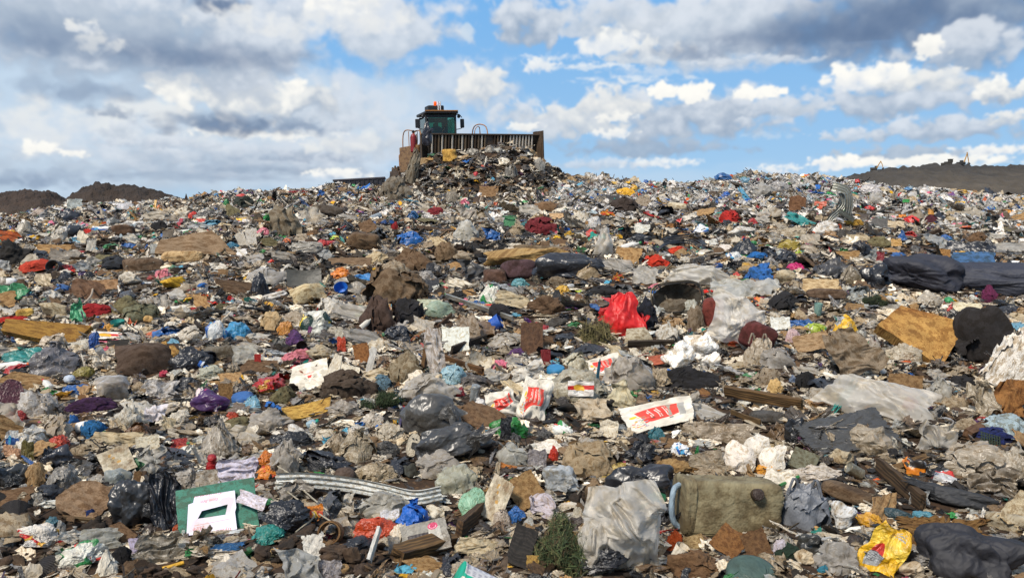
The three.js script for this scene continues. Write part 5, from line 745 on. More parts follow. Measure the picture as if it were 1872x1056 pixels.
plank('grey_board', 1578, 404, 1640, 378, 10, '#8a8274', 'weathered grey board lying aslant', { cat: 'board' }); item('board', 'black_block', 1609, 406, 27, 18, '#232120', 'black plastic block', { lean: 30, fin: 'clean', cat: 'block' }); item('sheet', 'cream_sheet', 1634, 411, 36, 13, '#b9a88a', 'cream crumpled sheet', { lean: 50, cat: 'sheet' }); item('cloth', 'mustard_cloth', 1561, 407, 32, 11, '#a8873a', 'mustard yellow cloth', { cat: 'cloth' });
item('cloth', 'teal_cloth', 1516, 358, 30, 9, '#1e6a5c', 'dark teal cloth', { cat: 'cloth' }); item('cloth', 'teal_cloth', 1557, 356, 19, 10, '#2b8278', 'small teal cloth', { cat: 'cloth' }); item('bag', 'plastic_scrap', 1516, 366, 13, 6, '#cf2c7c', 'tiny magenta scrap'); item('sheet', 'orange_strip', 1500, 376, 19, 15, '#c95a38', 'orange plastic strip', { lean: 30, cat: 'strip' });
item('bag', 'plastic_bag', 1513, 328, 11, 9, '#2f6fc0', 'blue plastic bag on the right skyline'); item('bag', 'plastic_bag', 1568, 331, 9, 8, '#c9262c', 'red plastic bag on the right crest'); item('bag', 'plastic_bag', 1660, 345, 15, 7, '#5a93cc', 'light blue plastic bag on the crest'); item('bag', 'plastic_bag', 1760, 350, 22, 7, '#d3ad52', 'yellow plastic bag on the crest'); item('bag', 'plastic_bag', 1841, 387, 23, 9, '#dc9c38', 'orange-yellow plastic bag'); item('bag', 'plastic_bag', 1863, 414, 11, 10, '#e2922c', 'orange plastic ball-shaped bag'); item('bag', 'plastic_bag', 1700, 387, 13, 12, '#d99b32', 'amber plastic bag'); item('cloth', 'maroon_cloth', 1702, 400, 24, 14, '#4c2230', 'dark maroon cloth', { cat: 'cloth' });
item('sheet', 'film_sheet', 1829, 452, 92, 17, '#8f8e8a', 'long grey plastic film', { fin: 'film', lean: 60, cat: 'plastic film' }); item('board', 'plastic_disc', 1855, 480, 30, 8, '#d9dad9', 'flat white lid', { lean: 60, fin: 'clean', cat: 'lid' }); item('bag', 'plastic_bag', 1424, 340, 34, 22, '#9b9b9e', 'large pale grey plastic bag below the crest'); item('bag', 'plastic_bag', 1372, 316, 14, 14, '#55504c', 'dark pointed bag at the very top of the crest', { g: { neck: 0.6 } }); item('bag', 'plastic_bag', 1395, 346, 40, 26, '#a3a3a2', 'broad grey plastic bag', { fin: 'film' }); item('bag', 'plastic_bag', 1590, 345, 40, 16, '#bcbcc4', 'pale lavender grey plastic bag'); item('bag', 'plastic_bag', 1602, 362, 30, 20, '#b4b2b0', 'pale grey plastic bag beside the aluminium', { fin: 'film' });
// left middle
quad('foam_slab', [[0, 603], [136, 630], [168, 594], [8, 580]], '#96712f', 'long ochre foam slab tilted on edge', { fin: 'foam', a: 'the ochre foam slab', thick: 0.07, amp: 0.04, dirt: 0.55, tint: [0.6, 0.52, 0.42] }); item('cloth', 'red_cloth', 26, 587, 56, 17, '#b8281f', 'bright red cloth behind the ochre slab', { cat: 'cloth' }); item('bag', 'plastic_bag', 98, 627, 46, 30, '#c3b7a6', 'cream bunched plastic bag'); item('bag', 'plastic_bag', 150, 632, 38, 20, '#cfcbc0', 'white flattened plastic bag');
item('bag', 'refuse_sack', 100, 661, 74, 50, '#74737a', 'bluish grey translucent refuse sack', { a: 'the bluish grey sack', parts: ['knot'], g: { cr: 0.16 } }); item('bag', 'plastic_bag', 172, 624, 18, 32, '#1c4fa4', 'dark blue plastic bag standing upright'); item('board', 'food_carton', 195, 613, 56, 18, '#dad4c8', 'white printed carton lying flat', { lean: 40, rot: -8, print: 'redwhite', fin: 'paper', cat: 'carton' });
item('board', 'carpet_piece', 270, 654, 112, 58, '#55463c', 'dark brown carpet piece arched over waste', { lean: 45, fin: 'cloth', a: 'the dark brown carpet', g: { dome: 1, amp: 0.1, thick: 0.02 } }); item('sheet', 'foam_scrap', 310, 656, 54, 34, '#c59b58', 'torn yellow foam scrap on the brown carpet', { lean: 30, rot: -35, fin: 'foam', up: 0.05, cat: 'foam', g: { tear: 0.5, thick: 0.012 } }); item('cloth', 'black_bag', 354, 656, 78, 38, '#232328', 'black shiny slumped bag', { fin: 'black', cat: 'refuse sack', a: 'the black shiny bag' }); item('cushion', 'grey_slab', 400, 645, 76, 28, '#6a655c', 'olive grey padded slab', { a: 'the olive grey slab', cat: 'cushion' });
turned('detergent_bottle', 372, 664, 16, 14, '#d5dbe6', 'blue and white detergent bottle lying over', BOTTLE, { rot: 60, print: 'blue', cat: 'bottle' }); item('bag', 'plastic_bag', 393, 605, 42, 34, '#b6b7b4', 'pale grey bag with a blue label', { print: 'blue', a: 'the blue labelled bag' }); item('bag', 'plastic_bag', 432, 606, 50, 28, '#3992cb', 'light blue plastic bag', { a: 'the light blue middle bag' }); item('bag', 'plastic_bag', 284, 611, 36, 13, '#d3692e', 'orange plastic bag with blue print'); item('bag', 'plastic_bag', 349, 611, 44, 26, '#c9c2b7', 'off-white double plastic bag'); item('foam', 'foam_block', 271, 584, 18, 17, '#caa46a', 'small tan foam block'); turned('teal_bowl', 216, 592, 25, 14, '#24877d', 'teal bowl with white contents', POT, { cat: 'bowl' }); item('bag', 'plastic_scrap', 198, 600, 22, 15, '#dda22c', 'yellow-orange plastic scrap');
item('board', 'maroon_sheeting', 16, 724, 60, 64, '#54202f', 'dark maroon ribbed panel leaning', { lean: 20, rot: -15, fin: 'plastic', a: 'the maroon panel', g: { round: 0.7 } }); item('sheet', 'film_mound', 206, 713, 54, 40, '#8f857c', 'domed grey-brown plastic film', { fin: 'film', lean: 30, cat: 'plastic film', g: { dome: 1.4, amp: 0.2 } }); item('sheet', 'film_fan', 294, 713, 60, 36, '#b3b1b2', 'fan-shaped pale grey plastic film', { lean: 25, a: 'the fan-shaped grey film', cat: 'plastic film', g: { taper: -0.5, amp: 0.45, folds: 6 } }); item('cloth', 'purple_cloth', 166, 742, 86, 26, '#3d2148', 'dark purple cloth spread low', { a: 'the dark purple cloth', cat: 'cloth' });
item('bag', 'packet', 384, 738, 62, 44, '#4a2560', 'purple packet with pink and white print', { print: 'purple', rot: -25, a: 'the purple packet', g: { box: 4, cuts: 3 } }); turned('plastic_disc', 444, 727, 40, 14, '#34619c', 'blue round lid lying flat', DISC, { cat: 'lid' }); item('bag', 'refuse_bag', 66, 740, 74, 52, '#b7b4b2', 'pale grey heap of plastic bag', { a: 'the pale grey left bag', cat: 'plastic bag' }); item('bag', 'plastic_scrap', 70, 754, 16, 16, '#d1662f', 'orange printed scrap on the pale grey bag', { up: 0.05 }); item('bag', 'plastic_bag', 31, 763, 36, 24, '#a72e20', 'dull red crumpled plastic bag', { a: 'the dull red bag' });
item('bag', 'plastic_bag', 234, 765, 50, 40, '#bcb9b0', 'rounded off-white plastic bag', { a: 'the rounded off-white bag' }); item('sheet', 'paper_bag', 284, 760, 40, 32, '#cfcdd8', 'crumpled white paper bag', { lean: 30, fin: 'paper', g: { amp: 0.6 } }); item('bag', 'plastic_bag', 327, 764, 36, 24, '#d5d0c6', 'cream scalloped plastic bag'); item('bag', 'plastic_scrap', 424, 761, 24, 15, '#c4461f', 'orange and black wrapper'); item('card', 'cardboard_box', 412, 715, 26, 32, '#8f7048', 'small tan cardboard box standing', { lean: 8 }); item('bag', 'net_bag', 153, 681, 34, 18, '#8e8438', 'olive yellow clump in a net'); item('sheet', 'paper_shreds', 190, 664, 46, 28, '#d3cec6', 'heap of shredded white paper', { fin: 'paper', lean: 40, g: { amp: 1, freq: 5 } }); item('bag', 'plastic_scrap', 301, 683, 20, 11, '#c02a4e', 'crimson plastic scrap'); turned('stopper', 127, 692, 20, 15, '#b9c2cf', 'bluish white bottle cap', BALL, { cat: 'cap' }); item('board', 'dark_board', 216, 628, 38, 15, '#45413a', 'dark grey wood offcut', { fin: 'wood', lean: 40, cat: 'offcut' }); item('bag', 'plastic_bag', 385, 681, 46, 22, '#b3b6a8', 'pale greenish plastic bag'); item('sheet', 'film_sheet', 447, 650, 40, 36, '#b5b4a8', 'clear crumpled film standing', { fin: 'film', lean: 15, cat: 'plastic film' }); line('tyre_tube', [[222, 690, 4], [226, 676, 8], [242, 668, 10], [258, 674, 8], [264, 686, 2]], 5, '#2a2826', 'black rubber hose curving out of the waste', { cat: 'hose' });
// centre middle
{ quad('food_carton', [[524, 714], [604, 708], [598, 650], [534, 668]], '#d8d3c8', 'torn cream carton with red print', { print: 'carton', fin: 'paper', a: 'the torn cream carton', cat: 'carton', amp: 0.05, jag: 0.04, dirt: 0.2 });
  item('card', 'carton_flap', 607, 676, 40, 66, '#d5d0c4', 'upright flap of cream card with two holes', { fin: 'paper', lean: 10, rot: -12, turn: -40, cat: 'card', g: { taper: 0.5 } }); item('card', 'carton_flap', 630, 680, 56, 32, '#cfcabd', 'pointed flap of cream card', { fin: 'paper', lean: 35, rot: -24, cat: 'card', g: { taper: 0.2 } }); }
item('cloth', 'brown_cloth', 638, 704, 98, 46, '#4b4037', 'dark brown cloth beneath the cream carton', { cat: 'cloth', a: 'the dark brown cloth' }); item('card', 'card_piece', 661, 644, 34, 38, '#98693e', 'rusty tan card piece standing', { lean: 10, rot: 10, cat: 'cardboard' }); item('board', 'plastic_bracket', 679, 656, 22, 52, '#d2cec5', 'white plastic bracket with a hole', { lean: 15, rot: -22, fin: 'clean', cat: 'bracket', a: 'the white plastic bracket' });
item('bag', 'mop_head', 740, 672, 64, 54, '#8d8370', 'round grey-beige crumpled ball', { fin: 'cloth', a: 'the round grey-beige ball', cat: 'ball', g: { cr: 0.24, cf: 3 } }); plank('timber', 774, 684, 782, 617, 20, '#8f6a3c', 'short wooden post standing upright', { up: 1, a: 'the upright post' , cat: 'post'}); item('sheet', 'white_cloth', 795, 645, 36, 80, '#c4c0c0', 'white cloth hanging in long folds', { lean: 8, fin: 'cloth', rot: 8, a: 'the white hanging cloth', cat: 'cloth', g: { amp: 0.35, folds: 6, dirt: 0.25 } }); item('sheet', 'paper_sheet', 832, 623, 48, 42, '#d5dad6', 'large white paper sheet with pale green edge', { lean: 35, fin: 'paper', cat: 'paper', a: 'the large white paper', g: { amp: 0.08 } }); plank('timber', 800, 617, 826, 593, 8, '#86603a', 'small wooden batten aslant', { lift: 0.1, cat: 'batten' }); plank('dark_timber', 824, 648, 890, 624, 14, '#4e4238', 'dark split timber', { cat: 'timber' }); item('sheet', 'grey_cloth', 860, 604, 46, 58, '#a1968a', 'beige cloth hanging down', { fin: 'cloth', lean: 20, rot: 25, cat: 'cloth', a: 'the beige hanging cloth', g: { folds: 5 } });
item('bag', 'plastic_bag', 828, 685, 44, 34, '#8fb7cb', 'pale sky blue plastic bag', { a: 'the pale sky blue bag' }); plank('timber', 806, 661, 886, 690, 14, '#91652f', 'tan wooden plank lying aslant', { a: 'the tan plank' }); item('sheet', 'foam_bowl', 875, 664, 44, 36, '#c9c3b6', 'white torn foam bowl lying tilted', { lean: 30, rot: 20, fin: 'paper', cat: 'bowl', g: { round: 0.9, dome: -1, amp: 0.12 } }); item('bag', 'refuse_sack', 870, 698, 52, 22, '#514b48', 'dark grey flat sack'); item('bag', 'plastic_bag', 786, 711, 106, 48, '#b3aca1', 'large translucent beige-white plastic bag', { fin: 'film', a: 'the large translucent beige bag' });
item('bag', 'refuse_sack', 791, 764, 114, 72, '#494744', 'large smooth dark grey refuse sack', { fin: 'black', a: 'the large dark grey sack', g: { cr: 0.07, lo: 0.25, dirt: 0.3, tint: [0.8, 0.75, 0.68] } }); item('bag', 'refuse_sack', 835, 812, 142, 62, '#3d3c3b', 'long creased dark grey refuse sack', { fin: 'black', a: 'the long creased grey sack', rot: 8, g: { cr: 0.13, pleat: 0.05, tint: [0.85, 0.8, 0.72] } });
item('cloth', 'blue_rag', 701, 702, 34, 30, '#5f7d93', 'dusty blue knitted rag', { cat: 'rag' }); item('board', 'foam_sheet', 560, 748, 90, 34, '#cda552', 'pale yellow foam sheet lying flat', { lean: 55, rot: 14, fin: 'foam', a: 'the yellow foam sheet', g: { curl: 0.2, taper: -0.3, thick: 0.02 } }); item('bag', 'plastic_bag', 627, 747, 58, 26, '#9c958d', 'grey flattened plastic bag'); item('bag', 'plastic_bag', 681, 769, 40, 24, '#cbc4ba', 'off-white knotted plastic bag', { parts: ['knot'] }); item('bag', 'film_bag', 493, 769, 78, 38, '#a09484', 'broad beige plastic film bag', { fin: 'film', cat: 'plastic bag', a: 'the broad beige film bag' }); item('board', 'red_carton', 471, 661, 12, 32, '#a82a26', 'narrow red carton standing', { lean: 3, fin: 'paper', cat: 'carton' }); turned('dark_pot', 555, 633, 21, 17, '#33221f', 'dark brown pot lying on its side', POT, { pitch: 70, cat: 'pot' }); item('sheet', 'red_wrapper', 624, 630, 15, 26, '#cf4a26', 'orange-red wrapper standing', { lean: 5, cat: 'wrapper' }); item('sheet', 'paper_tongue', 620, 612, 15, 22, '#c5c2b8', 'curled white paper strip', { lean: 5, fin: 'paper', cat: 'paper' });
turned('crushed_can', 865, 725, 19, 40, '#b8bcbd', 'crumpled silver can standing', [[0, 0], [0.8, 0], [1, 0.08], [0.8, 0.3], [1, 0.45], [0.85, 0.6], [1, 0.8], [0.8, 0.96], [0.8, 1], [0, 0.96]], { fin: 'metal', rot: -8, cat: 'can', a: 'the crumpled silver can' }); turned('white_bottle', 882, 741, 20, 24, '#d2cfcb', 'short white plastic bottle', BOTTLE, { rot: 20, cat: 'bottle' }); item('cloth', 'black_plastic', 727, 612, 52, 28, '#2b2c31', 'black plastic in rough folds', { fin: 'black', cat: 'plastic sheet' }); item('bag', 'foil_wrapper', 489, 708, 32, 22, '#c8962d', 'golden yellow foil wrapper', { cat: 'wrapper' }); item('bag', 'plastic_scrap', 539, 674, 15, 12, '#cf3346', 'bright red scrap beside the cream carton'); item('bag', 'plastic_scrap', 842, 716, 17, 16, '#9c2230', 'dark crimson scrap');
{ const r = item('sheet', 'carrier_bag', 978, 733, 62, 76, '#dcd8cf', 'crumpled white bag with a red printed panel', { print: 'redbag', fin: 'paper', a: 'the upright red printed bag', cat: 'plastic bag', lean: 15, rot: -14, g: { amp: 0.3, folds: 4, dome: 0.6, tear: 0.16, dirt: 0.15 } }); item('sheet', 'carrier_bag', 920, 740, 62, 52, '#d6d4cc', 'white bag with torn red print facing left', { print: 'redbag', fin: 'paper', cat: 'plastic bag', lean: 20, rot: 24, g: { amp: 0.35, folds: 4, dome: 0.6, tear: 0.25, dirt: 0.2 } }); }
item('bag', 'carrier_bag', 1062, 706, 100, 56, '#a9a596', 'greyish translucent bag with a small bright print', { a: 'the greyish netted bag', parts: ['label'], label: 'redwhite', cat: 'plastic bag', g: { cuts: 3 } }); item('cushion', 'black_slab', 1068, 742, 112, 24, '#26231f', 'black sagging slab under the greyish bag', { rot: 12, cat: 'slab' }); item('sheet', 'paper_bag', 1134, 722, 52, 48, '#b9b39c', 'cream peaked paper bag with a green leaf', { lean: 15, fin: 'paper', a: 'the cream peaked paper', g: { taper: 0.5, amp: 0.4 } });
quad('carrier_bag', [[1152, 796], [1270, 766], [1264, 722], [1128, 744]], '#dcd8cf', 'flat white bag with a big red printed panel', { print: 'redbag', fin: 'paper', a: 'the flat red printed bag', cat: 'plastic bag', amp: 0.2, dirt: 0.3, thick: 0.004, dome: 0.5, jag: 0.035 }); item('sheet', 'carrier_bag', 1106, 668, 64, 36, '#d8d4cc', 'half buried white bag with red printed panel', { print: 'redbag', fin: 'paper', lean: 35, rot: 20, cat: 'plastic bag', g: { amp: 0.2 } });
item('bag', 'film_bag', 1148, 684, 88, 56, '#a39684', 'beige translucent bag full of waste', { fin: 'film', a: 'the beige translucent bag', cat: 'plastic bag' }); turned('plastic_disc', 1016, 677, 34, 16, '#2f7ba8', 'blue shallow round lid', DISC, { cat: 'lid' }); item('board', 'red_case', 998, 653, 19, 32, '#7c1f20', 'dark red case standing open', { lean: 5, turn: 25, fin: 'clean', cat: 'case' }); item('bag', 'plastic_bag', 1054, 664, 50, 36, '#b9b6a4', 'pale greenish white crumpled bag', { g: { cuts: 4 } });
for (const [x, y, w, h] of [[1240, 645, 60, 50], [1282, 632, 60, 48], [1262, 620, 44, 30], [1298, 612, 30, 24], [1300, 652, 34, 30]]) item('rock', 'polystyrene_block', x, y + 6, w * 1.1, h * 1.12, '#f6f3ec', 'broken white polystyrene block', { fin: 'foam', g: { dirt: 0.05, grain: 0.07, cuts: 12, lo: 0.45, cr: 0.2 }, cat: 'polystyrene', grp: 'broken polystyrene by the red cushion', a: x === 1282 ? 'the white polystyrene' : undefined });
item('sheet', 'veil', 1345, 590, 92, 108, '#ebe9e6', 'pale grey translucent veil hanging in folds', { fin: 'film', lean: 15, rot: -14, a: 'the pale grey veil', cat: 'veil', g: { taper: -0.5, amp: 0.5, folds: 7, dome: 0.4, dirt: 0.2 } }); item('cushion', 'red_cushion', 1384, 614, 74, 62, '#5a2a29', 'dark red cushion under the veil', { rot: -25, cat: 'cushion', a: 'the dark red cushion' }); item('cushion', 'red_cushion', 1303, 570, 44, 58, '#74362f', 'brick red cushion standing left of the veil', { cat: 'cushion' });
item('bag', 'foam_piece', 1222, 610, 42, 38, '#c9c5bb', 'white torn foam piece', { fin: 'foam', cat: 'foam', g: { cuts: 6 } }); item('board', 'cream_board', 1170, 615, 56, 34, '#b3ad9c', 'cream curved board', { lean: 35, rot: 10, cat: 'board', g: { taper: 0.4, dome: 0.5 } }); plank('dark_timber', 1146, 636, 1234, 634, 12, '#5f5142', 'dark weathered plank under the cream board', { cat: 'plank' }); item('board', 'salmon_board', 1204, 658, 46, 22, '#b3644f', 'salmon red board piece', { lean: 40, rot: 15, cat: 'board' }); item('cloth', 'black_cloth', 1262, 692, 102, 38, '#232328', 'black lacy cloth in a tangled heap', { cat: 'cloth', a: 'the black lacy cloth', g: { cr: 0.3, cf: 3 } });
plank('timber', 1322, 730, 1470, 756, 22, '#8b6b3f', 'long tan timber beam', { a: 'the long timber beam', cat: 'timber', lift: 0.06 }); plank('timber', 1336, 764, 1392, 784, 10, '#8f7144', 'short tan batten', { cat: 'batten' }); item('cushion', 'grey_pad', 1404, 762, 66, 22, '#4c4b4b', 'dark grey padded cushion', { cat: 'cushion' }); item('bag', 'refuse_sack', 1204, 690, 48, 30, '#a3947c', 'beige crumpled sack'); item('board', 'rusty_sheet', 972, 617, 42, 60, '#5d4027', 'rusty brown panel standing', { lean: 12, fin: 'steel', cat: 'panel', a: 'the rusty panel' }); item('cloth', 'shredded_heap', 999, 558, 68, 32, '#5e4a38', 'heap of brown shredded fibre', { cat: 'fibre heap', g: { grain: 0.2 } }); item('cloth', 'navy_cloth', 1180, 572, 44, 54, '#1d2230', 'navy blue cloth behind the vivid red cloth', { cat: 'cloth' }); item('cloth', 'rag', 1273, 584, 32, 46, '#7f7263', 'grey-beige twisted rag', { cat: 'rag' }); item('bag', 'plastic_bag', 1262, 562, 30, 26, '#b4b6ae', 'pale grey-green plastic bag'); item('bag', 'packet', 1386, 551, 26, 15, '#c93a26', 'red and yellow packet', { print: 'orange' }); item('bag', 'refuse_bag', 1386, 644, 48, 50, '#b0a594', 'beige plastic bag with looped handles', { parts: ['handles'], cat: 'plastic bag' }); item('sheet', 'paper_heap', 1082, 752, 68, 36, '#b5aa99', 'heap of beige crumpled paper', { fin: 'paper', lean: 40, cat: 'paper', g: { amp: 0.8 } }); item('bag', 'plastic_bag', 1420, 655, 60, 34, '#84796c', 'dull brown plastic bag', { fin: 'film' }); item('cloth', 'rag', 1405, 690, 56, 32, '#968b7c', 'grey-beige rag heap', { cat: 'rag' });
// right middle
quad('foam_slab', [[1604, 592], [1722, 670], [1769, 590], [1648, 556]], '#b3894a', 'large yellow foam slab with dirty stains', { a: 'the large yellow foam slab', fin: 'foam', thick: 0.12, amp: 0.06, jag: 0.01, dome: 0.5, dirt: 0.95, tint: [0.6, 0.46, 0.34], back: 0.7 }); item('bag', 'refuse_sack', 1795, 617, 90, 102, '#272425', 'tall black-brown stuffed sack', { fin: 'cloth', a: 'the tall black sack', rot: 18, g: { solid: 1, cr: 0.07, lo: 0.25, box: 2.8, tint: [1.4, 1.3, 1.2] } }); item('cloth', 'wool_blanket', 1842, 664, 84, 118, '#e6e0d6', 'dirty white woolly blanket hanging', { fin: 'foam', a: 'the white woolly blanket', cat: 'blanket', rot: -25, deep: 0.5, g: { cr: 0.2, lo: 0.45, dirt: 0.2 } }); item('sheet', 'torn_film', 1798, 732, 54, 66, '#a79e8e', 'torn cream film strand', { lean: 15, rot: 25, cat: 'plastic film', g: { amp: 0.7, folds: 5 } }); item('card', 'cardboard_heap', 1851, 728, 64, 74, '#8a6236', 'crumpled brown cardboard box', { lean: 20, cat: 'cardboard', a: 'the crumpled brown cardboard', g: { amp: 0.5, folds: 4 } });
item('bag', 'packet', 1548, 600, 46, 42, '#e9b81c', 'bright yellow packet with red and blue print', { print: 'yellow', a: 'the bright yellow packet', g: { cuts: 6 } }); item('bag', 'packet', 1490, 601, 42, 20, '#a9c23c', 'lime green packet', { print: 'lime' }); item('card', 'cardboard_flap', 1485, 625, 72, 40, '#9c8466', 'flat beige cardboard flap', { lean: 45, rot: 18, cat: 'cardboard', a: 'the beige cardboard flap' }); item('sheet', 'paper_sheet', 1427, 593, 34, 25, '#d2d7d8', 'white and blue paper stack', { fin: 'paper', lean: 30, cat: 'paper' }); item('bag', 'plastic_bag', 1450, 614, 25, 25, '#cdb3bb', 'pinkish white plastic bag'); item('sheet', 'grey_cloth', 1562, 650, 104, 84, '#85796a', 'long grey-beige cloth drawn aslant', { fin: 'cloth', lean: 25, rot: 35, a: 'the long grey-beige cloth', cat: 'cloth', g: { taper: 0.5, folds: 6, amp: 0.3 } }); item('card', 'cardboard_piece', 1655, 704, 62, 42, '#7d6444', 'tan torn cardboard piece', { lean: 30, cat: 'cardboard', a: 'the tan torn cardboard' }); item('bag', 'clear_bag', 1716, 713, 44, 48, '#a9a69a', 'clear white bag in a hollow', { fin: 'film', cat: 'plastic bag' }); item('cloth', 'crimson_cloth', 1666, 738, 28, 26, '#8a1a38', 'small crimson cloth', { cat: 'cloth' });
quad('plastic_sheeting', [[1486, 832], [1664, 814], [1602, 738], [1440, 774]], '#47484a', 'large dark grey plastic panel with a jagged edge', { fin: 'plastic', a: 'the large dark grey panel', cat: 'plastic panel', jag: 0.1, dome: 0.8, amp: 0.06, dirt: 0.35, tint: [1.5, 1.45, 1.35], thick: 0.01 }); item('sheet', 'film_sheet', 1598, 733, 200, 72, '#dcd8d0', 'long milky plastic film over the dark panel', { fin: 'film', lean: 50, rot: -14, cat: 'plastic film', a: 'the long milky film', g: { amp: 0.35, dome: 0.7, folds: 5 } }); item('bag', 'black_jag', 1452, 790, 32, 46, '#1b1a1c', 'black torn plastic at the panel edge', { fin: 'black', cat: 'plastic scrap' });
item('sheet', 'paper_sheet', 1768, 566, 44, 22, '#cac5b0', 'cream paper sheet lying bent', { fin: 'paper', lean: 40, cat: 'paper' }); item('cloth', 'magenta_cloth', 1810, 538, 28, 30, '#62204a', 'dark magenta cloth', { cat: 'cloth' }); turned('green_bottle', 1738, 551, 16, 14, '#2f8a52', 'small green bottle', BOTTLE, { rot: 50, cat: 'bottle' }); item('bag', 'ring_bag', 1697, 548, 46, 30, '#b0a99e', 'off-white bag twisted in a ring', { cat: 'plastic bag' }); turned('teal_tub', 1495, 565, 15, 25, '#80a39a', 'pale teal plastic tub', POT, { cat: 'tub' }); item('bag', 'paper_scrap', 1418, 707, 26, 26, '#c4a672', 'tan crumpled paper', { fin: 'paper', cat: 'paper' }); item('cloth', 'red_cloth', 1422, 731, 23, 10, '#a82228', 'small red rag', { cat: 'rag' }); item('roll', 'brown_roll', 1511, 537, 72, 20, '#5d4c3e', 'brown rolled mat', { cat: 'roll' }); item('cloth', 'black_scrap', 1471, 696, 32, 30, '#1f1f22', 'black crumpled scrap', { cat: 'scrap' }); item('bag', 'plastic_scrap', 1450, 693, 14, 14, '#8a9fc4', 'pale blue scrap'); item('bag', 'plastic_scrap', 1411, 648, 20, 12, '#c4793a', 'orange-brown scrap');
item('cloth', 'striped_cloth', 1834, 781, 72, 40, '#9fb4c2', 'pale blue cloth with navy edge', { cat: 'cloth', a: 'the pale blue cloth' }); item('cloth', 'navy_cloth', 1816, 796, 66, 26, '#1d2a66', 'navy blue cloth', { cat: 'cloth' }); item('bag', 'refuse_sack', 1590, 640, 40, 40, '#9a9288', 'pale grey twisted sack'); item('bag', 'plastic_bag', 1650, 645, 60, 30, '#b5ad9d', 'cream twisted plastic bag');
// left front
item('board', 'white_board', 214, 842, 68, 54, '#c5bda9', 'off-white board with grey mould, tilted', { lean: 35, rot: 18, print: 'stained', a: 'the off-white board', cat: 'board', g: { jag: 0.04 } }); item('bag', 'plastic_bag', 106, 809, 36, 22, '#cc4522', 'orange-red plastic bag', { a: 'the orange-red left bag' }); item('cloth', 'blue_rag', 172, 786, 42, 30, '#256aa8', 'bright blue rag', { cat: 'rag', rot: 25 }); item('cloth', 'blue_glove', 133, 768, 22, 18, '#2f6fc2', 'royal blue crumpled glove', { cat: 'glove' });
turned('white_bottle', 142, 777, 22, 24, '#d9d7d3', 'white bottle with an orange cap', BOTTLE, { rot: -75, cat: 'bottle', parts: (r, W, H) => mesh('cap', lathe([[0, 0.9 * H], [0.44 * W / 2, 0.9 * H], [0.44 * W / 2, 1.12 * H], [0, 1.12 * H]], 16, 3, 0.1), mat('#d8481f', 'clean'), r) });
item('bag', 'refuse_sack', 105, 836, 48, 38, '#2d2e36', 'blue-black refuse sack with sharp creases', { fin: 'black', a: 'the blue-black sack', g: { cuts: 8 } }); item('bag', 'refuse_sack', 24, 872, 52, 38, '#393a3b', 'dark grey rounded sack at the frame edge', { fin: 'black' }); item('bag', 'refuse_sack', 117, 874, 52, 44, '#8e8c8a', 'knotted grey plastic bag', { parts: ['knot'], a: 'the knotted grey bag' }); item('bag', 'stained_carton', 65, 868, 34, 42, '#a58a66', 'stained tan torn carton', { fin: 'card', cat: 'carton', g: { cuts: 7 } }); item('card', 'white_tag', 270, 812, 42, 30, '#c7c1b0', 'off-white card tag', { lean: 30, fin: 'paper', cat: 'card' });
item('board', 'chipboard', 160, 918, 104, 64, '#8a735c', 'mud-caked pale brown board', { lean: 50, a: 'the mud-caked board', cat: 'board', g: { round: 0.6, amp: 0.1, dirt: 0.8, thick: 0.03 } }); item('cloth', 'blue_cloth', 162, 942, 22, 20, '#243f86', 'small dark blue cloth', { cat: 'cloth' }); item('bag', 'plastic_scrap', 145, 897, 20, 13, '#d9aa2f', 'bright yellow scrap'); item('bag', 'clear_tub', 217, 880, 42, 36, '#7f97a2', 'bluish clear plastic tub', { fin: 'film', cat: 'tub', g: { box: 5, cr: 0.04 } }); item('bag', 'refuse_sack', 246, 925, 80, 80, '#2a2a2b', 'black torn refuse sack', { fin: 'black', a: 'the black torn sack', g: { cr: 0.2 } }); item('card', 'cardboard_strip', 250, 902, 20, 48, '#8f704c', 'narrow brown cardboard strip', { lean: 5, rot: -12, cat: 'cardboard', up: 0.06 });
item('sheet', 'black_sheet', 303, 925, 52, 106, '#2a2a2e', 'black plastic sheet hanging in folds', { fin: 'black', lean: 12, cat: 'plastic sheet', a: 'the black hanging sheet', g: { amp: 0.5, folds: 7 } }); item('bag', 'packet', 72, 983, 78, 42, '#dedcd2', 'white flat bag with red print', { print: 'redwhite', rot: -22, a: 'the white printed bag', cat: 'plastic bag' }); item('bag', 'packaging_sack', 150, 1018, 80, 46, '#3f8a4c', 'green sack with white and red bands', { print: 'green', a: 'the green printed sack', cat: 'plastic bag', rot: 14 });
function hose(name, X, Y, w, h, desc, q) { const p = at(X, Y + h / 2), S = project(p)[2] / F, W = w * S, H = h * S, r = group(numbered(name)), m = mat('#2a2523', 'clean'); r.position.copy(p); r.position.y -= H * 0.25; r.rotation.y = q.yaw || 0; r.rotation.z = q.tilt || 0; const n = 13; for (let k = 0; k < n; k++) { const pts = []; for (let i = 0; i <= 10; i++) { const a = Math.PI * (i / 10); pts.push([(Math.cos(a) * (0.5 - k * 0.012)) * W, Math.sin(a) * H * 0.75 - k * H * 0.03, (k - n / 2) * W * 0.05]); } mesh(numbered('hose_ring'), tube(pts, W * 0.022, 18, 6, 0, k, 0.45), m, r); } mesh('hose_body', (() => { const g = new THREE.CylinderGeometry(W * 0.46, W * 0.46, W * 0.7, 24, 1, true, -Math.PI / 2, Math.PI); g.rotateX(Math.PI / 2); g.scale(1, H * 0.75 / (W * 0.5), 1); return tone(g, 3, 0.5); })(), mat('#1d1a19', 'clean'), r); scene.add(r); claim(X, Y, w, h, project(p)[2]); done(r, X, Y, desc, 'corrugated hose', q); }
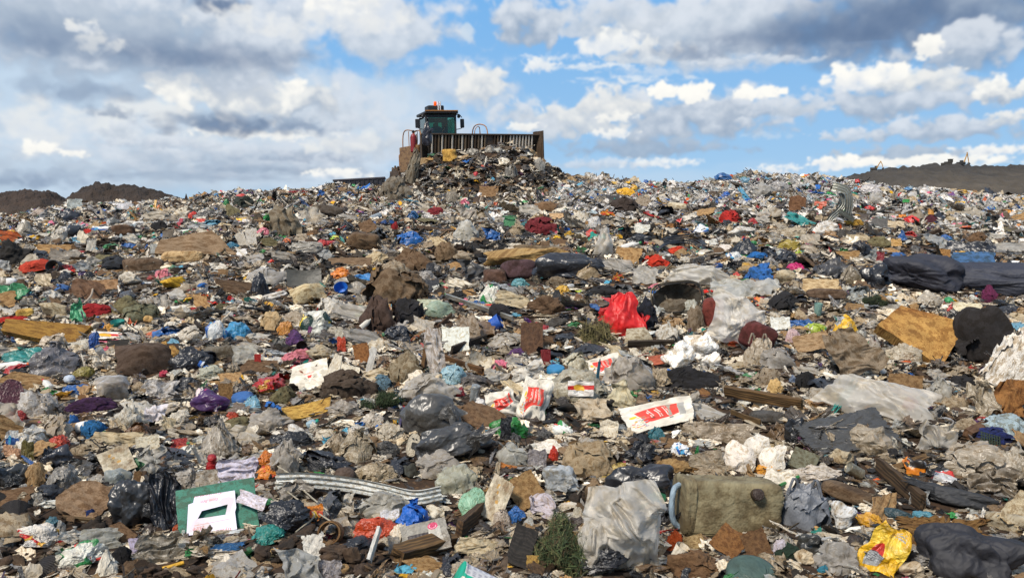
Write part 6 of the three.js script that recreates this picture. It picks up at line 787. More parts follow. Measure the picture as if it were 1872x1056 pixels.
hose('corrugated_hose', 26, 920, 64, 46, 'ribbed black corrugated hose by the frame edge', { yaw: 0.5, cat: 'hose' }); hose('corrugated_hose', 76, 1026, 84, 54, 'ribbed black corrugated hose in front of the printed bag', { yaw: -0.3, cat: 'hose' });
item('sheet', 'film_sheet', 182, 989, 72, 32, '#7f8578', 'greenish grey plastic film', { lean: 50, fin: 'film', cat: 'plastic film' }); item('bag', 'white_bottle', 193, 1034, 42, 48, '#d0c9b9', 'white bottle-shaped plastic lump', { cat: 'plastic bottle', fin: 'clean', g: { neck: 0.6 } }); item('cloth', 'black_glove', 221, 1016, 36, 30, '#1d1c20', 'black crumpled glove', { cat: 'glove' }); item('sheet', 'lilac_paper', 255, 998, 34, 22, '#9d98b4', 'lilac paper scrap', { fin: 'paper', lean: 40, cat: 'paper' }); item('sheet', 'film_sheet', 290, 1008, 84, 48, '#858076', 'grey crumpled plastic film', { lean: 40, cat: 'plastic film', a: 'the grey crumpled film', g: { amp: 0.6 } }); item('bag', 'plastic_bag', 93, 962, 32, 28, '#3f7083', 'dull teal blue plastic bag'); item('bag', 'plastic_bag', 111, 964, 16, 24, '#b1b3b4', 'small white plastic bag'); plank('stick', 116, 960, 176, 966, 6, '#95794d', 'thin wooden stick', {});
item('bag', 'refuse_bag', 17, 830, 46, 28, '#b98c66', 'peach coloured plastic bag', { cat: 'plastic bag' }); item('sheet', 'olive_leaf', 50, 828, 20, 42, '#6f6428', 'olive green folded leaf of plastic', { lean: 10, cat: 'plastic scrap' }); item('sheet', 'packet', 22, 806, 20, 34, '#b9c4cd', 'pale packet with blue print', { print: 'blue', lean: 10 }); item('bag', 'net_bag', 254, 848, 32, 22, '#3f7a50', 'green net bag'); item('sheet', 'film_sheet', 279, 845, 46, 50, '#a7a6a0', 'clear shredded plastic film', { fin: 'film', lean: 15, cat: 'plastic film', g: { amp: 0.8, tear: 0.4 } }); item('bag', 'rusty_bag', 251, 788, 42, 30, '#72502f', 'rusty brown crumpled bag', { cat: 'bag' }); item('bag', 'plastic_bag', 69, 912, 32, 22, '#9d9b97', 'small pale grey torn bag'); item('bag', 'plastic_bag', 15, 990, 26, 34, '#9a9a9a', 'grey plastic bag at the edge');
// centre front: the green folder
{
  const r = group(numbered('folder')), p = at(400, 972), dep = project(p)[2], S = dep / F; r.position.copy(p); r.position.y -= 0.02; r.rotation.set(-0.42, 0.05, 0.19); scene.add(r);
  const W = 146 * S, H = 96 * S;
  mesh('cover', (() => { const g = sheet(91, { n: 20, w: W, h: H, amp: 0.015, folds: 0, tear: 0.02, thick: 0.006, dirt: 0.12 }); g.translate(0, H / 2, 0); return g; })(), mat('#267560', 'smooth'), r);
  const shape = new THREE.Shape([[-0.72, 0.12], [0.52, 0.06], [0.5, 0.42], [0.54, 0.5], [0.54, 0.86], [-0.46, 0.88], [-0.5, 0.76], [-0.62, 0.74]].map(([x, y]) => new THREE.Vector2(x, y))); shape.holes.push(new THREE.Path([[-0.42, 0.42], [-0.3, 0.56], [0.34, 0.6], [0.26, 0.4]].map(([x, y]) => new THREE.Vector2(x, y))));
  const g = new THREE.ShapeGeometry(shape); const u = g.attributes.uv, q = g.attributes.position; for (let i = 0; i < u.count; i++) { u.setXY(i, (q.getX(i) + 0.72) / 1.26, q.getY(i)); q.setXYZ(i, q.getX(i) * W * 0.5 - W * 0.02, q.getY(i) * H * 0.92, 0.022 + 0.01 * pn(q.getX(i) * 3, q.getY(i) * 3)); } g.computeVertexNormals();
  const pm = new THREE.MeshPhysicalMaterial({ map: P.note, roughness: 0.9, side: THREE.DoubleSide, name: 'paper' }); mesh('paper_frame', g, pm, r);
  mesh('paper_tongue', fit(sheet(92, { n: 10, w: 1, h: 0.5, amp: 0.1, folds: 1, tear: 0.1, dirt: 0.25 }), W * 0.38, H * 0.26, 0.02), mat('#dcd8ea', 'paper'), r).position.set(W * 0.42, H * 0.42, 0.04); r.children[2].rotation.z = -0.5;
  mesh('tie', tube([[-W * 0.41, H * 0.08, 0.02], [-W * 0.42, H * 0.2, 0.03], [-W * 0.4, H * 0.22, 0.03], [-W * 0.4, H * 0.16, 0.03]], 0.003, 12, 5, 0, 1, 0), mat('#dfe6e0', 'clean'), r);
  claim(400, 925, 170, 116, dep + 0.15); done(r, 400, 925, 'green folder with a torn white handwritten paper stuck on', 'folder', { a: 'the green folder' });
}
item('sheet', 'lilac_paper', 434, 862, 66, 42, '#c3c0d6', 'lilac white crumpled paper behind the green folder', { fin: 'paper', lean: 10, cat: 'paper', g: { taper: -0.2, dirt: 0.15 } }); turned('red_bottle', 387, 851, 23, 36, '#9d1418', 'dark red plastic bottle standing', [[0, 0], [0.8, 0], [1, 0.15], [0.9, 0.5], [0.5, 0.62], [0.75, 0.75], [0.65, 0.95], [0, 1]], { cat: 'bottle', a: 'the dark red bottle', rot: -6 }); item('bag', 'plastic_bag', 398, 805, 72, 60, '#9c958b', 'pale grey plastic bag with a pointed peak', { a: 'the peaked grey bag', g: { neck: 0.6 } }); item('bag', 'plastic_bag', 484, 839, 26, 26, '#dd7f1a', 'bright orange plastic bag'); item('bag', 'plastic_bag', 492, 864, 46, 22, '#cf7c46', 'salmon orange printed bag', { print: 'orange' });
{ // the long aluminium rail
  const r = group(numbered('metal_rail')), pts = [[505, 884, 10], [560, 882, 12], [640, 890, 8], [700, 902, 8], [760, 914, 8], [806, 906, 12]].map(([x, y, l]) => { const v = at(x, y + l + 6); v.y += (l + 9) * project(v)[2] / F; return v; }), c = new THREE.CatmullRomCurve3(pts), N = 60, prof = [[-0.5, 0], [-0.5, 0.34], [-0.36, 0.4], [-0.34, 0.08], [-0.2, 0.06], [-0.16, 0.3], [-0.02, 0.3], [0.0, 0.05], [0.16, 0.05], [0.2, 0.3], [0.34, 0.32], [0.38, 0.02], [0.5, 0.02], [0.5, 0.3]], M = prof.length, pos = [], uv = [], idx = [], K = 30 * project(pts[2])[2] / F;
  for (let i = 0; i <= N; i++) { const q = c.getPointAt(i / N), t = c.getTangentAt(i / N), n = new THREE.Vector3(0, 0.5, 0.86).addScaledVector(t, -new THREE.Vector3(0, 0.5, 0.86).dot(t)).normalize(), b = new THREE.Vector3().crossVectors(n, t).normalize(), k = K * (1 - 0.25 * i / N); for (let j = 0; j < M; j++) { const [a, h] = prof[j]; pos.push(q.x + b.x * a * k + n.x * h * k, q.y + b.y * a * k + n.y * h * k, q.z + b.z * a * k + n.z * h * k); uv.push(i / N * 6, j / M); } }
  for (let i = 0; i < N; i++) for (let j = 0; j < M - 1; j++) { const a = i * M + j; idx.push(a, a + M, a + 1, a + 1, a + M, a + M + 1); } const ng = new THREE.BufferGeometry(); ng.setAttribute('position', new THREE.Float32BufferAttribute(pos, 3)); ng.setAttribute('uv', new THREE.Float32BufferAttribute(uv, 2)); ng.setIndex(idx); mesh('profile', finish(ng.toNonIndexed(), 7, 0.25), mat('#c6cac8', 'smooth'), r); mesh('edge_trim', tube(pts.map((v) => [v.x, v.y + K * 0.42, v.z - K * 0.2]), K * 0.04, 40, 5, 0, 2, 0.2), mat('#c9cccb', 'smooth'), r); scene.add(r);
  pts.forEach((v, k) => { const [X, Y, d] = project(v); claim(X, Y, 90, 44, d + 0.15); }); done(r, 655, 895, 'long bent silver aluminium rail', 'metal rail', { a: 'the long aluminium rail' });
}
item('cloth', 'black_cloth', 522, 953, 82, 54, '#242428', 'black cloth wedge beside the green folder', { fin: 'black', rot: -30, cat: 'cloth', a: 'the black cloth wedge' }); item('bag', 'plastic_bag', 490, 981, 58, 32, '#1f8a85', 'bright teal plastic bag', { a: 'the teal bag', rot: 14 }); item('sheet', 'blue_strip', 420, 1002, 62, 14, '#2369ac', 'blue plastic strip', { lean: 40, cat: 'strip' }); item('card', 'plastic_offcut', 574, 1001, 46, 54, '#ccc7bc', 'white plastic offcut with a ragged hole', { lean: 25, fin: 'clean', a: 'the white plastic offcut', rot: 10, cat: 'offcut', g: { jag: 0.3, folds: 2, amp: 0.15 } }); turned('cardboard_tube', 607, 973, 44, 26, '#8a6a45', 'brown cardboard tube end', [[0.75, 0], [1, 0], [1, 1], [0.75, 1], [0.75, 0]], { pitch: 70, fin: 'card', cat: 'tube' }); item('bag', 'plastic_scrap', 599, 981, 15, 11, '#b02a56', 'small crimson ball'); item('sheet', 'crisp_packet', 574, 941, 32, 32, '#b8342c', 'red and yellow crisp packet', { print: 'orange', lean: 10, cat: 'packet' }); item('cloth', 'black_strip', 537, 806, 86, 30, '#242426', 'black plastic bag torn in strips', { fin: 'black', cat: 'refuse sack' });
turned('small_bottle', 563, 772, 15, 20, '#8fa7b3', 'small clear bottle with a teal cap', BOTTLE, { rot: -60, cat: 'bottle', parts: (r, W, H) => mesh('cap', lathe([[0, 0.9 * H], [0.46 * W / 2, 0.9 * H], [0.46 * W / 2, 1.1 * H], [0, 1.1 * H]], 14, 3, 0.1), mat('#22a08c', 'clean'), r) }); item('sheet', 'shell_piece', 414, 1034, 28, 32, '#c9bfae', 'cream shell-shaped plastic piece', { lean: 15, cat: 'plastic scrap', fin: 'clean', g: { round: 0.9, dome: 1 } }); line('yellow_pole', [[282, 1056], [310, 1049, 2], [336, 1041, 2]], 4, '#d8a52c', 'thin yellow pole at the lower frame edge', { cat: 'pole' });
for (const [a, b, c] of [[[512, 862, 6], [548, 900, 6], [600, 946, 4]], [[540, 936, 6], [575, 952, 8], [540, 985, 4]], [[380, 868, 3], [340, 880, 8], [395, 850, 16]], [[520, 905, 6], [560, 935, 5], [610, 968, 2]], [[462, 984, 4], [500, 966, 10], [530, 950, 6]], [[560, 910, 5], [535, 880, 16], [508, 862, 22]]]) line('straw', [a, b, c], 1.4, '#b6ad98', 'thin pale straw lying across the waste by the green folder', { grp: 'pale straws by the green folder' });
item('sheet', 'red_ribbon', 327, 812, 26, 16, '#a8281f', 'red plastic ribbon', { lean: 35, cat: 'ribbon' }); item('bag', 'plastic_bag', 342, 876, 42, 34, '#a4a09b', 'grey paper-like crumpled bag', { g: { cuts: 6 } }); item('sheet', 'white_rag', 379, 878, 40, 28, '#b7b2ab', 'off-white rag behind the green folder', { fin: 'cloth', lean: 30, cat: 'rag' }); item('bag', 'film_bag', 523, 842, 58, 60, '#8a7c66', 'brownish translucent bag with yellow bits', { fin: 'film', cat: 'plastic bag', a: 'the brownish translucent bag' }); item('bag', 'refuse_sack', 614, 812, 42, 38, '#a39580', 'beige crumpled bag'); item('sheet', 'grey_shreds', 540, 902, 62, 32, '#8a857e', 'grey shredded plastic under the rail', { lean: 40, cat: 'plastic film', g: { amp: 0.9, tear: 0.4 } }); item('bag', 'plastic_scrap', 325, 965, 19, 14, '#c4561f', 'small orange scrap in the black sheet'); item('card', 'card_scrap', 500, 1011, 24, 14, '#c9ad7c', 'cream card scrap on dark soil', { lean: 50, cat: 'card' }); item('sheet', 'grey_shard', 603, 1044, 40, 30, '#8f8c93', 'lavender grey plastic shard', { lean: 30, cat: 'plastic scrap' });
item('bag', 'plastic_bag', 754, 943, 56, 42, '#1a5cb4', 'shiny bright blue tied bag', { parts: ['knot'], a: 'the shiny blue tied bag', fin: 'clean', g: { cr: 0.13, cuts: 3, dirt: 0.1 } }); item('cloth', 'orange_bag', 685, 968, 76, 34, '#c64a20', 'orange-red crumpled plastic bag', { fin: 'plastic', cat: 'plastic bag', a: 'the orange-red front bag', g: { dirt: 0.15 } }); plank('plastic_moulding', 674, 1044, 688, 996, 18, '#cbc8c0', 'white plastic moulding strip', { up: 1, fin: 'clean', splinter: 0.06, cat: 'strip', a: 'the white moulding strip' });
item('board', 'plastic_box', 778, 985, 96, 58, '#8f8a80', 'dirty plastic box lid with a pink sticker', { print: 'sticker', fin: 'clean', lean: 45, rot: 12, a: 'the box lid with a pink sticker', cat: 'box lid' }); plank('broken_log', 716, 1036, 832, 1000, 30, '#8c6c40', 'broken splintered wooden log', { thick: 0.07, splinter: 0.3, a: 'the splintered log', cat: 'log' }); plank('timber', 838, 986, 880, 946, 34, '#725637', 'short thick piece of timber', { a: 'the short thick timber' , cat: 'timber'}); item('board', 'plastic_shell', 864, 922, 54, 58, '#8fc0a4', 'curved mint green plastic panel', { lean: 25, rot: -20, fin: 'plastic', a: 'the mint green panel', cat: 'panel', g: { round: 0.7, dome: 0.5, dirt: 0.3 } }); item('board', 'stained_sheet', 908, 912, 66, 88, '#c2b9a4', 'beige panel with orange stains', { print: 'stained', lean: 35, rot: -28, a: 'the orange stained panel', cat: 'panel', g: { jag: 0.1 } }); item('card', 'corrugated_card', 960, 898, 80, 70, '#8f744e', 'corrugated brown cardboard panel', { lean: 35, rot: 32, cat: 'cardboard', a: 'the corrugated card panel', g: { amp: 0.05 } });
{ const r = item('board', 'remote_control', 755, 813, 26, 42, '#b7ad98', 'cream remote handset standing aslant', { lean: 20, rot: -14, fin: 'clean', parts: [], a: 'the cream handset', cat: 'handset', g: { round: 0.35, thick: 0.03, tear: 0.02, jag: 0 } }); const s = project(r.position)[2] / F; const sc = mesh('screen', block(10 * s, 11 * s, 0.012, 0.004, 3, 0.2), mat('#3b3a36', 'clean'), r); sc.position.set(2 * s, 22 * s, 0.02); sc.rotation.set(-0.35, 0, -0.24); for (const k of [0, 1]) { const b = mesh('button', block(3 * s, 2.5 * s, 0.012, 0.003, 3, 0.2), mat('#3b3a36', 'clean'), r); b.position.set((0 + k * 6) * s, (34 - k * 2) * s, 0.004); b.rotation.set(-0.35, 0, -0.24); } }
item('bag', 'refuse_bag', 654, 818, 62, 50, '#a39884', 'beige pleated tied bag', { g: { pleat: 0.12 }, parts: ['knot'], cat: 'plastic bag', a: 'the beige pleated bag' }); item('bag', 'refuse_sack', 705, 819, 46, 24, '#4e4d4c', 'dark grey crumpled sack'); item('bag', 'film_bag', 803, 851, 78, 42, '#8f8270', 'brown-grey translucent bag', { fin: 'film', cat: 'plastic bag', a: 'the brown-grey translucent bag' }); item('bag', 'clear_bag', 832, 880, 76, 46, '#a3a98c', 'clear bag holding green peelings', { fin: 'film', cat: 'plastic bag' }); turned('brown_pot', 630, 867, 40, 24, '#584a42', 'brown rounded pot', BALL, { cat: 'pot', fin: 'card' }); item('rock', 'dark_stone', 750, 860, 36, 28, '#3d403d', 'dark grey stone-like lump', { cat: 'stone' }); item('bag', 'plastic_bag', 687, 866, 74, 34, '#a8997f', 'broad beige plastic bag'); item('bag', 'clear_bag', 700, 926, 88, 42, '#9c9a8c', 'clear dirty bag under the rail', { fin: 'film', cat: 'plastic bag' }); item('sheet', 'paper_scrap', 797, 943, 32, 30, '#cbc7bb', 'white crumpled paper beside the blue bag', { fin: 'paper', lean: 20, cat: 'paper', g: { amp: 0.6 } }); item('bag', 'plastic_scrap', 785, 918, 20, 13, '#49a6c8', 'cyan plastic scrap');
{ const r = turned('tub_bucket', 905, 1046, 72, 80, '#14b394', 'teal green tub with a white printed label', [[0, 0], [0.9, 0], [1, 0.04], [1, 0.92], [1.06, 0.94], [1.06, 1], [0, 0.97]], { print: 'tub', rot: 62, pitch: 8, cat: 'tub', a: 'the teal green tub' }); r.position.y -= 0.06; }
item('bag', 'plastic_bag', 845, 1046, 48, 26, '#b3a896', 'cream flat bag at the lower edge'); line('root', [[904, 950], [910, 970, 6], [905, 985, 6], [912, 1005, 2]], 3.5, '#7a3a30', 'reddish root-like strand', { flat: 1, fin: 'card' }); item('bag', 'plastic_bag', 918, 946, 32, 28, '#c9bfb7', 'white knotted tissue bag'); item('rock', 'brown_clod', 643, 1014, 36, 34, '#4a3b2e', 'brown earth clod', { cat: 'clod' }); turned('tan_disc', 628, 1040, 22, 12, '#a58a62', 'tan round disc', DISC, { cat: 'disc', fin: 'card' }); item('bag', 'plastic_scrap', 705, 994, 28, 18, '#c2b8a6', 'cream plastic lump'); item('sheet', 'film_strip', 720, 1000, 20, 36, '#7f7c76', 'grey hanging film strip', { lean: 10, fin: 'film', cat: 'plastic film' }); item('sheet', 'paper_strip', 712, 945, 32, 20, '#c9ccd6', 'white paper beside the orange-red bag', { fin: 'paper', lean: 40, cat: 'paper' }); plank('purple_stick', 730, 797, 734, 762, 7, '#3d3556', 'purple plastic stick standing', { up: 1, fin: 'clean', cat: 'stick' }); item('bag', 'plastic_bag', 711, 789, 52, 34, '#bfb7a8', 'cream-white crumpled bag');
item('cloth', 'green_bag', 930, 783, 64, 32, '#1f7a2a', 'bright green plastic bag', { fin: 'plastic', cat: 'plastic bag', a: 'the bright green bag', g: { dirt: 0.15 } }); item('sheet', 'black_strip', 925, 785, 20, 40, '#19191d', 'black strip standing before the green bag', { lean: 5, fin: 'black', cat: 'strip' }); item('bag', 'plastic_scrap', 1012, 829, 17, 26, '#cf3820', 'bright orange-red plastic scrap'); item('bag', 'pouch', 1026, 879, 62, 42, '#a9b0b8', 'pale blue-grey plastic pouch', { a: 'the pale blue pouch', fin: 'plastic', g: { box: 4, cuts: 4, dirt: 0.15 } }); item('bag', 'refuse_sack', 1172, 886, 118, 56, '#26262a', 'long shiny black refuse sack', { fin: 'black', a: 'the shiny black front sack', g: { cr: 0.1 } }); item('sheet', 'black_fan', 1168, 832, 54, 42, '#202024', 'black pleated plastic fan', { fin: 'black', lean: 20, rot: -20, cat: 'plastic sheet', g: { amp: 0.4, folds: 7, taper: 0.4 } });
item('sheet', 'film_bag', 1140, 978, 138, 144, '#dcd8cf', 'tall translucent grey plastic bag standing', { fin: 'film', a: 'the tall translucent bag', cat: 'plastic bag', lean: 14, rot: 6, g: { amp: 0.4, folds: 8, dome: 0.9, tear: 0.2, taper: 0.1, dirt: 0.25, freq: 2.6 } }); item('sheet', 'film_bag', 1082, 1010, 66, 84, '#cfcac0', 'lower crumpled edge of translucent film', { fin: 'film', cat: 'plastic film', lean: 25, rot: -14, g: { amp: 0.5, folds: 6, dome: 0.8, tear: 0.3 } }); item('cloth', 'black_strip', 1092, 1030, 108, 46, '#1d1c1f', 'black plastic strip curving in front of the tall bag', { fin: 'black', rot: 24, cat: 'plastic sheet' }); item('bag', 'plastic_bag', 945, 943, 32, 28, '#2467b8', 'small bright blue bag', { g: { dirt: 0.1 } }); item('sheet', 'white_card', 1113, 785, 32, 30, '#cfc9bb', 'white curved card piece', { lean: 20, fin: 'paper', cat: 'card' }); item('cloth', 'papery_heap', 1070, 842, 104, 58, '#93836b', 'beige-brown papery heap', { fin: 'paper', cat: 'paper heap', a: 'the papery brown heap', g: { cr: 0.3, cf: 3, cuts: 6 } }); item('bag', 'teal_scrap', 1199, 794, 30, 26, '#357686', 'teal cloth scrap', { cat: 'scrap' }); item('card', 'yellow_card', 974, 1028, 24, 26, '#c4a35c', 'yellow-tan card chip', { lean: 15, cat: 'card' }); item('board', 'dark_board', 954, 1000, 62, 76, '#37322e', 'dark grey-brown board', { lean: 40, rot: -20, fin: 'wood', cat: 'board', a: 'the dark board' }); item('sheet', 'yellow_film', 1121, 863, 54, 26, '#b8a35a', 'yellowish plastic film', { lean: 45, cat: 'plastic film' }); item('sheet', 'tissue', 990, 930, 48, 36, '#b5b0bd', 'lavender white tissue paper', { fin: 'paper', lean: 35, g: { amp: 0.8 } }); item('bag', 'clear_bag', 936, 834, 54, 36, '#aeb0a8', 'clear milky plastic bag', { fin: 'film', cat: 'plastic bag' }); item('sheet', 'grey_foil', 981, 842, 34, 32, '#7c787e', 'dark grey foil', { lean: 25, fin: 'plastic', cat: 'foil' }); item('sheet', 'orange_strip', 927, 855, 36, 14, '#c77a1e', 'amber plastic strip', { lean: 30, rot: -25, cat: 'strip' }); item('cloth', 'brown_crumple', 1092, 900, 42, 42, '#7d6a54', 'brown crumpled paper ball', { fin: 'paper', cat: 'paper', g: { cuts: 8 } });
turned('green_bottle', 1214, 904, 22, 30, '#1d5a38', 'dark green bottle lying over', BOTTLE, { rot: 70, cat: 'bottle', fin: 'clean' }); item('sheet', 'white_scrap', 1056, 946, 22, 30, '#cfcabd', 'torn white plastic scrap', { lean: 15, cat: 'plastic scrap', g: { tear: 0.4 } }); plank('tan_stick', 1132, 818, 1174, 860, 5, '#a3937a', 'tan thin stick', { cat: 'stick' });
// right front
{ // the jerrycan
  const r = group(numbered('jerrycan')), p = at(1338, 982), dep = project(p)[2], S = dep / F, W = 196 * S, H = 104 * S, D = 0.24; r.position.copy(p); r.position.z -= 0.1; r.position.y -= 0.02; r.rotation.set(-0.12, 0.1, -0.06); scene.add(r);
  const fill = mesh('body', lump(77, { detail: 26, box: 10, lo: 0.05, cr: 0.035, cf: 1.4, flat: 1, grain: 0.012, w: W, h: H, d: D, dirt: 0.8, tint: [0.66, 0.54, 0.4] }), mat('#877d62', 'mud'), r);
  const shoulder = mesh('end_band', lump(78, { detail: 16, box: 6, lo: 0.03, cr: 0.03, flat: 1, w: W * 0.13, h: H * 1.03, d: D * 1.04, dirt: 0.8, tint: [0.6, 0.5, 0.38] }), mat('#80765c', 'mud'), r); shoulder.position.set(-W * 0.43, -H * 0.015, 0); const low = mesh('moulded_edge', lump(79, { detail: 14, box: 6, lo: 0.03, cr: 0.03, flat: 1, w: W * 0.94, h: H * 0.1, d: D * 1.03, dirt: 0.9, tint: [0.5, 0.4, 0.3] }), mat('#6e6549', 'mud'), r); low.position.set(W * 0.02, H * 0.02, 0.004);
  mesh('handle', tube([[-W * 0.5, H * 0.86, 0.03], [-W * 0.56, H * 0.8, 0.05], [-W * 0.585, H * 0.5, 0.06], [-W * 0.55, H * 0.22, 0.05], [-W * 0.49, H * 0.12, 0.04]], 0.014, 24, 8, 0, 5, 0.2), mat('#8496a3', 'clean'), r);
  const cap = mesh('cap', lathe([[0, 0], [0.028, 0], [0.028, 0.03], [0.022, 0.036], [0, 0.036]], 18, 3, 0.5), mat('#3b2c22', 'clean'), r); cap.position.set(W * 0.18, H * 0.8, D * 0.5); cap.rotation.x = Math.PI / 2 - 0.2;
  claim(1340, 925, 214, 112, dep + 0.02); done(r, 1340, 925, 'muddy olive jerrycan lying on its side', 'jerrycan', { a: 'the muddy jerrycan' });
}
item('card', 'cardboard_piece', 1332, 992, 72, 56, '#7c5730', 'brown cardboard lying against the jerrycan', { lean: 40, rot: -35, cat: 'cardboard', a: 'the cardboard below the jerrycan', g: { amp: 0.15 } }); item('card', 'cardboard_piece', 1383, 996, 62, 56, '#654a2e', 'dark brown torn cardboard', { lean: 35, rot: 25, cat: 'cardboard', g: { jag: 0.25 } }); turned('bucket_cover', 1372, 1046, 92, 38, '#435750', 'grey-green bucket lid', [[0, 0], [0.9, 0], [1, 0.3], [1, 0.7], [0.8, 0.85], [0.55, 0.8], [0.5, 1], [0, 0.95]], { cat: 'lid', a: 'the grey-green lid', pitch: 22, dirt: 0.6 }); item('bag', 'refuse_sack', 1470, 930, 82, 78, '#6d7076', 'silver grey plastic bag with black handle', { a: 'the silver grey bag', fin: 'clean', parts: ['handles'], cat: 'plastic bag', g: { cr: 0.17, cuts: 4, dirt: 0.2 } }); line('plastic_loop', [[1490, 905, 4], [1504, 900, 16], [1520, 920, 22], [1518, 950, 10]], 4.5, '#1c1b1d', 'black plastic handle loop beside the silver bag', { flat: 1, cat: 'handle loop' });
item('rock', 'polystyrene_block', 1542, 944, 48, 54, '#c9c9c7', 'lumpy white foam beside the brown roll', { fin: 'foam', cat: 'foam', g: { grain: 0.08, dirt: 0.15 } }); item('roll', 'brown_roll', 1549, 903, 92, 40, '#62513f', 'brown rolled fabric lying aslant', { rot: -32, a: 'the brown fabric roll', cat: 'roll', g: { cr: 0.03, lo: 0.06 } });
for (const [x, y, w, h, rot, name, col] of [[1352, 838, 52, 48, 28, 'left', '#d9d2cb'], [1385, 820, 44, 40, -20, 'top', '#d6d2cc'], [1412, 845, 44, 50, -30, 'right', '#dad5cd']]) item('sheet', 'burst_wrapper', x, y, w, h, col, `white ${name === 'top' ? 'uppermost' : name === 'left' ? 'red-spotted' : 'curled'} piece of burst wrapper`, { lean: 25, rot, fin: 'paper', cat: 'wrapper', a: name === 'top' ? 'the burst white wrapper' : undefined, g: { round: 0.8, dome: 0.6, dirt: 0.08, amp: 0.2 } });
item('bag', 'yellow_wrapper', 1407, 830, 44, 22, '#dfa528', 'yellow wrapper with a blue spot', { print: 'yellow', cat: 'wrapper' }); item('bag', 'orange_wrapper', 1402, 860, 50, 20, '#e2a02c', 'orange-yellow wrapper edge', { cat: 'wrapper' }); item('sheet', 'white_paper', 1426, 880, 48, 34, '#d6d2ca', 'white crumpled paper in front of the burst wrapper', { fin: 'paper', lean: 30, cat: 'paper', g: { dirt: 0.1 } }); item('bag', 'plastic_bag', 1492, 869, 88, 30, '#c0b9b2', 'white long plastic bag'); line('green_strip', [[1425, 898, 2], [1442, 890, 4], [1460, 881, 4]], 3.5, '#2a7a3c', 'green plastic strip', { cat: 'strip' }); item('sheet', 'green_spoon', 1270, 837, 13, 40, '#248a44', 'green plastic spoon-like strip standing', { lean: 5, rot: -10, cat: 'strip', g: { taper: 0.5 } });
item('bag', 'orange_card', 1231, 990, 32, 32, '#cc5a22', 'orange card with white edge', { fin: 'paper', cat: 'card', g: { cuts: 8 } }); item('card', 'cream_card', 1269, 990, 44, 30, '#b09a72', 'cream curved card', { lean: 20, cat: 'card', rot: 20 }); turned('paper_cup', 1231, 1017, 28, 40, '#d0cabe', 'white crushed paper cup', CUP, { rot: -25, cat: 'cup', fin: 'paper' }); item('cloth', 'brown_paper', 1270, 1036, 90, 42, '#634a31', 'brown crumpled packing paper', { fin: 'paper', cat: 'paper', a: 'the brown packing paper' }); item('board', 'olive_board', 1469, 843, 58, 42, '#6d6f60', 'olive grey flat board', { lean: 50, rot: -20, cat: 'board' }); item('rock', 'foam_chunk', 1539, 834, 48, 30, '#a89a80', 'beige crumbly foam chunk', { fin: 'foam', cat: 'foam' }); item('bag', 'paper_scrap', 1425, 1004, 24, 30, '#b7b3c4', 'lilac white tissue', { fin: 'paper', cat: 'tissue', g: { cuts: 8 } }); item('cloth', 'green_cloth', 1442, 1012, 46, 28, '#1d3526', 'dark green cloth', { cat: 'cloth' }); item('bag', 'film_bag', 1527, 1022, 74, 52, '#8f8880', 'grey-beige domed film bag', { fin: 'film', cat: 'plastic bag', a: 'the grey domed film' }); item('rock', 'foam_chunk', 1472, 1020, 42, 26, '#b8a98f', 'cream foam chunk', { fin: 'foam', cat: 'foam' }); item('bag', 'refuse_sack', 1484, 998, 48, 36, '#33322e', 'dark olive sack', { fin: 'black' }); item('bag', 'plastic_scrap', 1505, 1042, 20, 16, '#2f93b8', 'cyan crumpled scrap'); item('sheet', 'film_strip', 1328, 796, 104, 34, '#978a78', 'beige plastic film strip', { lean: 45, cat: 'plastic film', g: { amp: 0.5 } }); turned('stopper', 1303, 838, 14, 12, '#28358c', 'dark blue bottle cap', DISC, { cat: 'cap' }); item('cloth', 'shredded_card', 1238, 855, 74, 24, '#8d744e', 'tan shredded card heap', { fin: 'card', cat: 'shredded card', g: { grain: 0.15 } });
item('sheet', 'film_dome', 1592, 810, 74, 48, '#a69b8a', 'beige plastic film piece on the dark panel', { lean: 20, cat: 'plastic film', g: { taper: 0.4, dome: 0.8 } }); plank('timber', 1604, 864, 1690, 938, 30, '#6a5233', 'long weathered wooden plank', { a: 'the weathered plank', cat: 'plank', lift: 0.05 }); item('bag', 'packet', 1671, 853, 36, 28, '#e07c1a', 'orange packet with black print', { print: 'orange', a: 'the orange packet', g: { box: 4 } }); item('bag', 'refuse_sack', 1742, 908, 154, 48, '#2a2b2e', 'long flat black sack', { fin: 'tarp', rot: -10, a: 'the long flat black sack', g: { solid: 1, cr: 0.13, lo: 0.3 } }); item('bag', 'packet', 1590, 951, 48, 24, '#dba420', 'small yellow packet', { g: { cuts: 5 } }); item('cloth', 'teal_film', 1640, 944, 54, 22, '#24434f', 'dark teal plastic', { fin: 'plastic', cat: 'plastic scrap' }); item('cloth', 'blue_film', 1692, 951, 56, 26, '#4f93ad', 'light blue torn plastic', { fin: 'plastic', cat: 'plastic scrap', a: 'the light blue torn plastic' }); item('sheet', 'white_tag', 1716, 957, 20, 26, '#c6c9d2', 'white tag', { fin: 'paper', lean: 10, rot: -20, cat: 'tag' });
item('card', 'torn_hide', 1728, 978, 176, 64, '#73572f', 'large torn brown leathery sheet', { lean: 45, rot: 6, a: 'the torn leathery sheet', cat: 'sheet', g: { jag: 0.5, amp: 0.3, folds: 5, thick: 0.015 } });
{ const r = item('sheet', 'packaging', 1612, 1006, 86, 88, '#e0ab18', 'yellow plastic packaging with a grey label', { lean: 15, rot: -24, print: 'yellow', a: 'the yellow packaging', g: { taper: 0.35, amp: 0.3, folds: 5, dirt: 0.1 } }); }
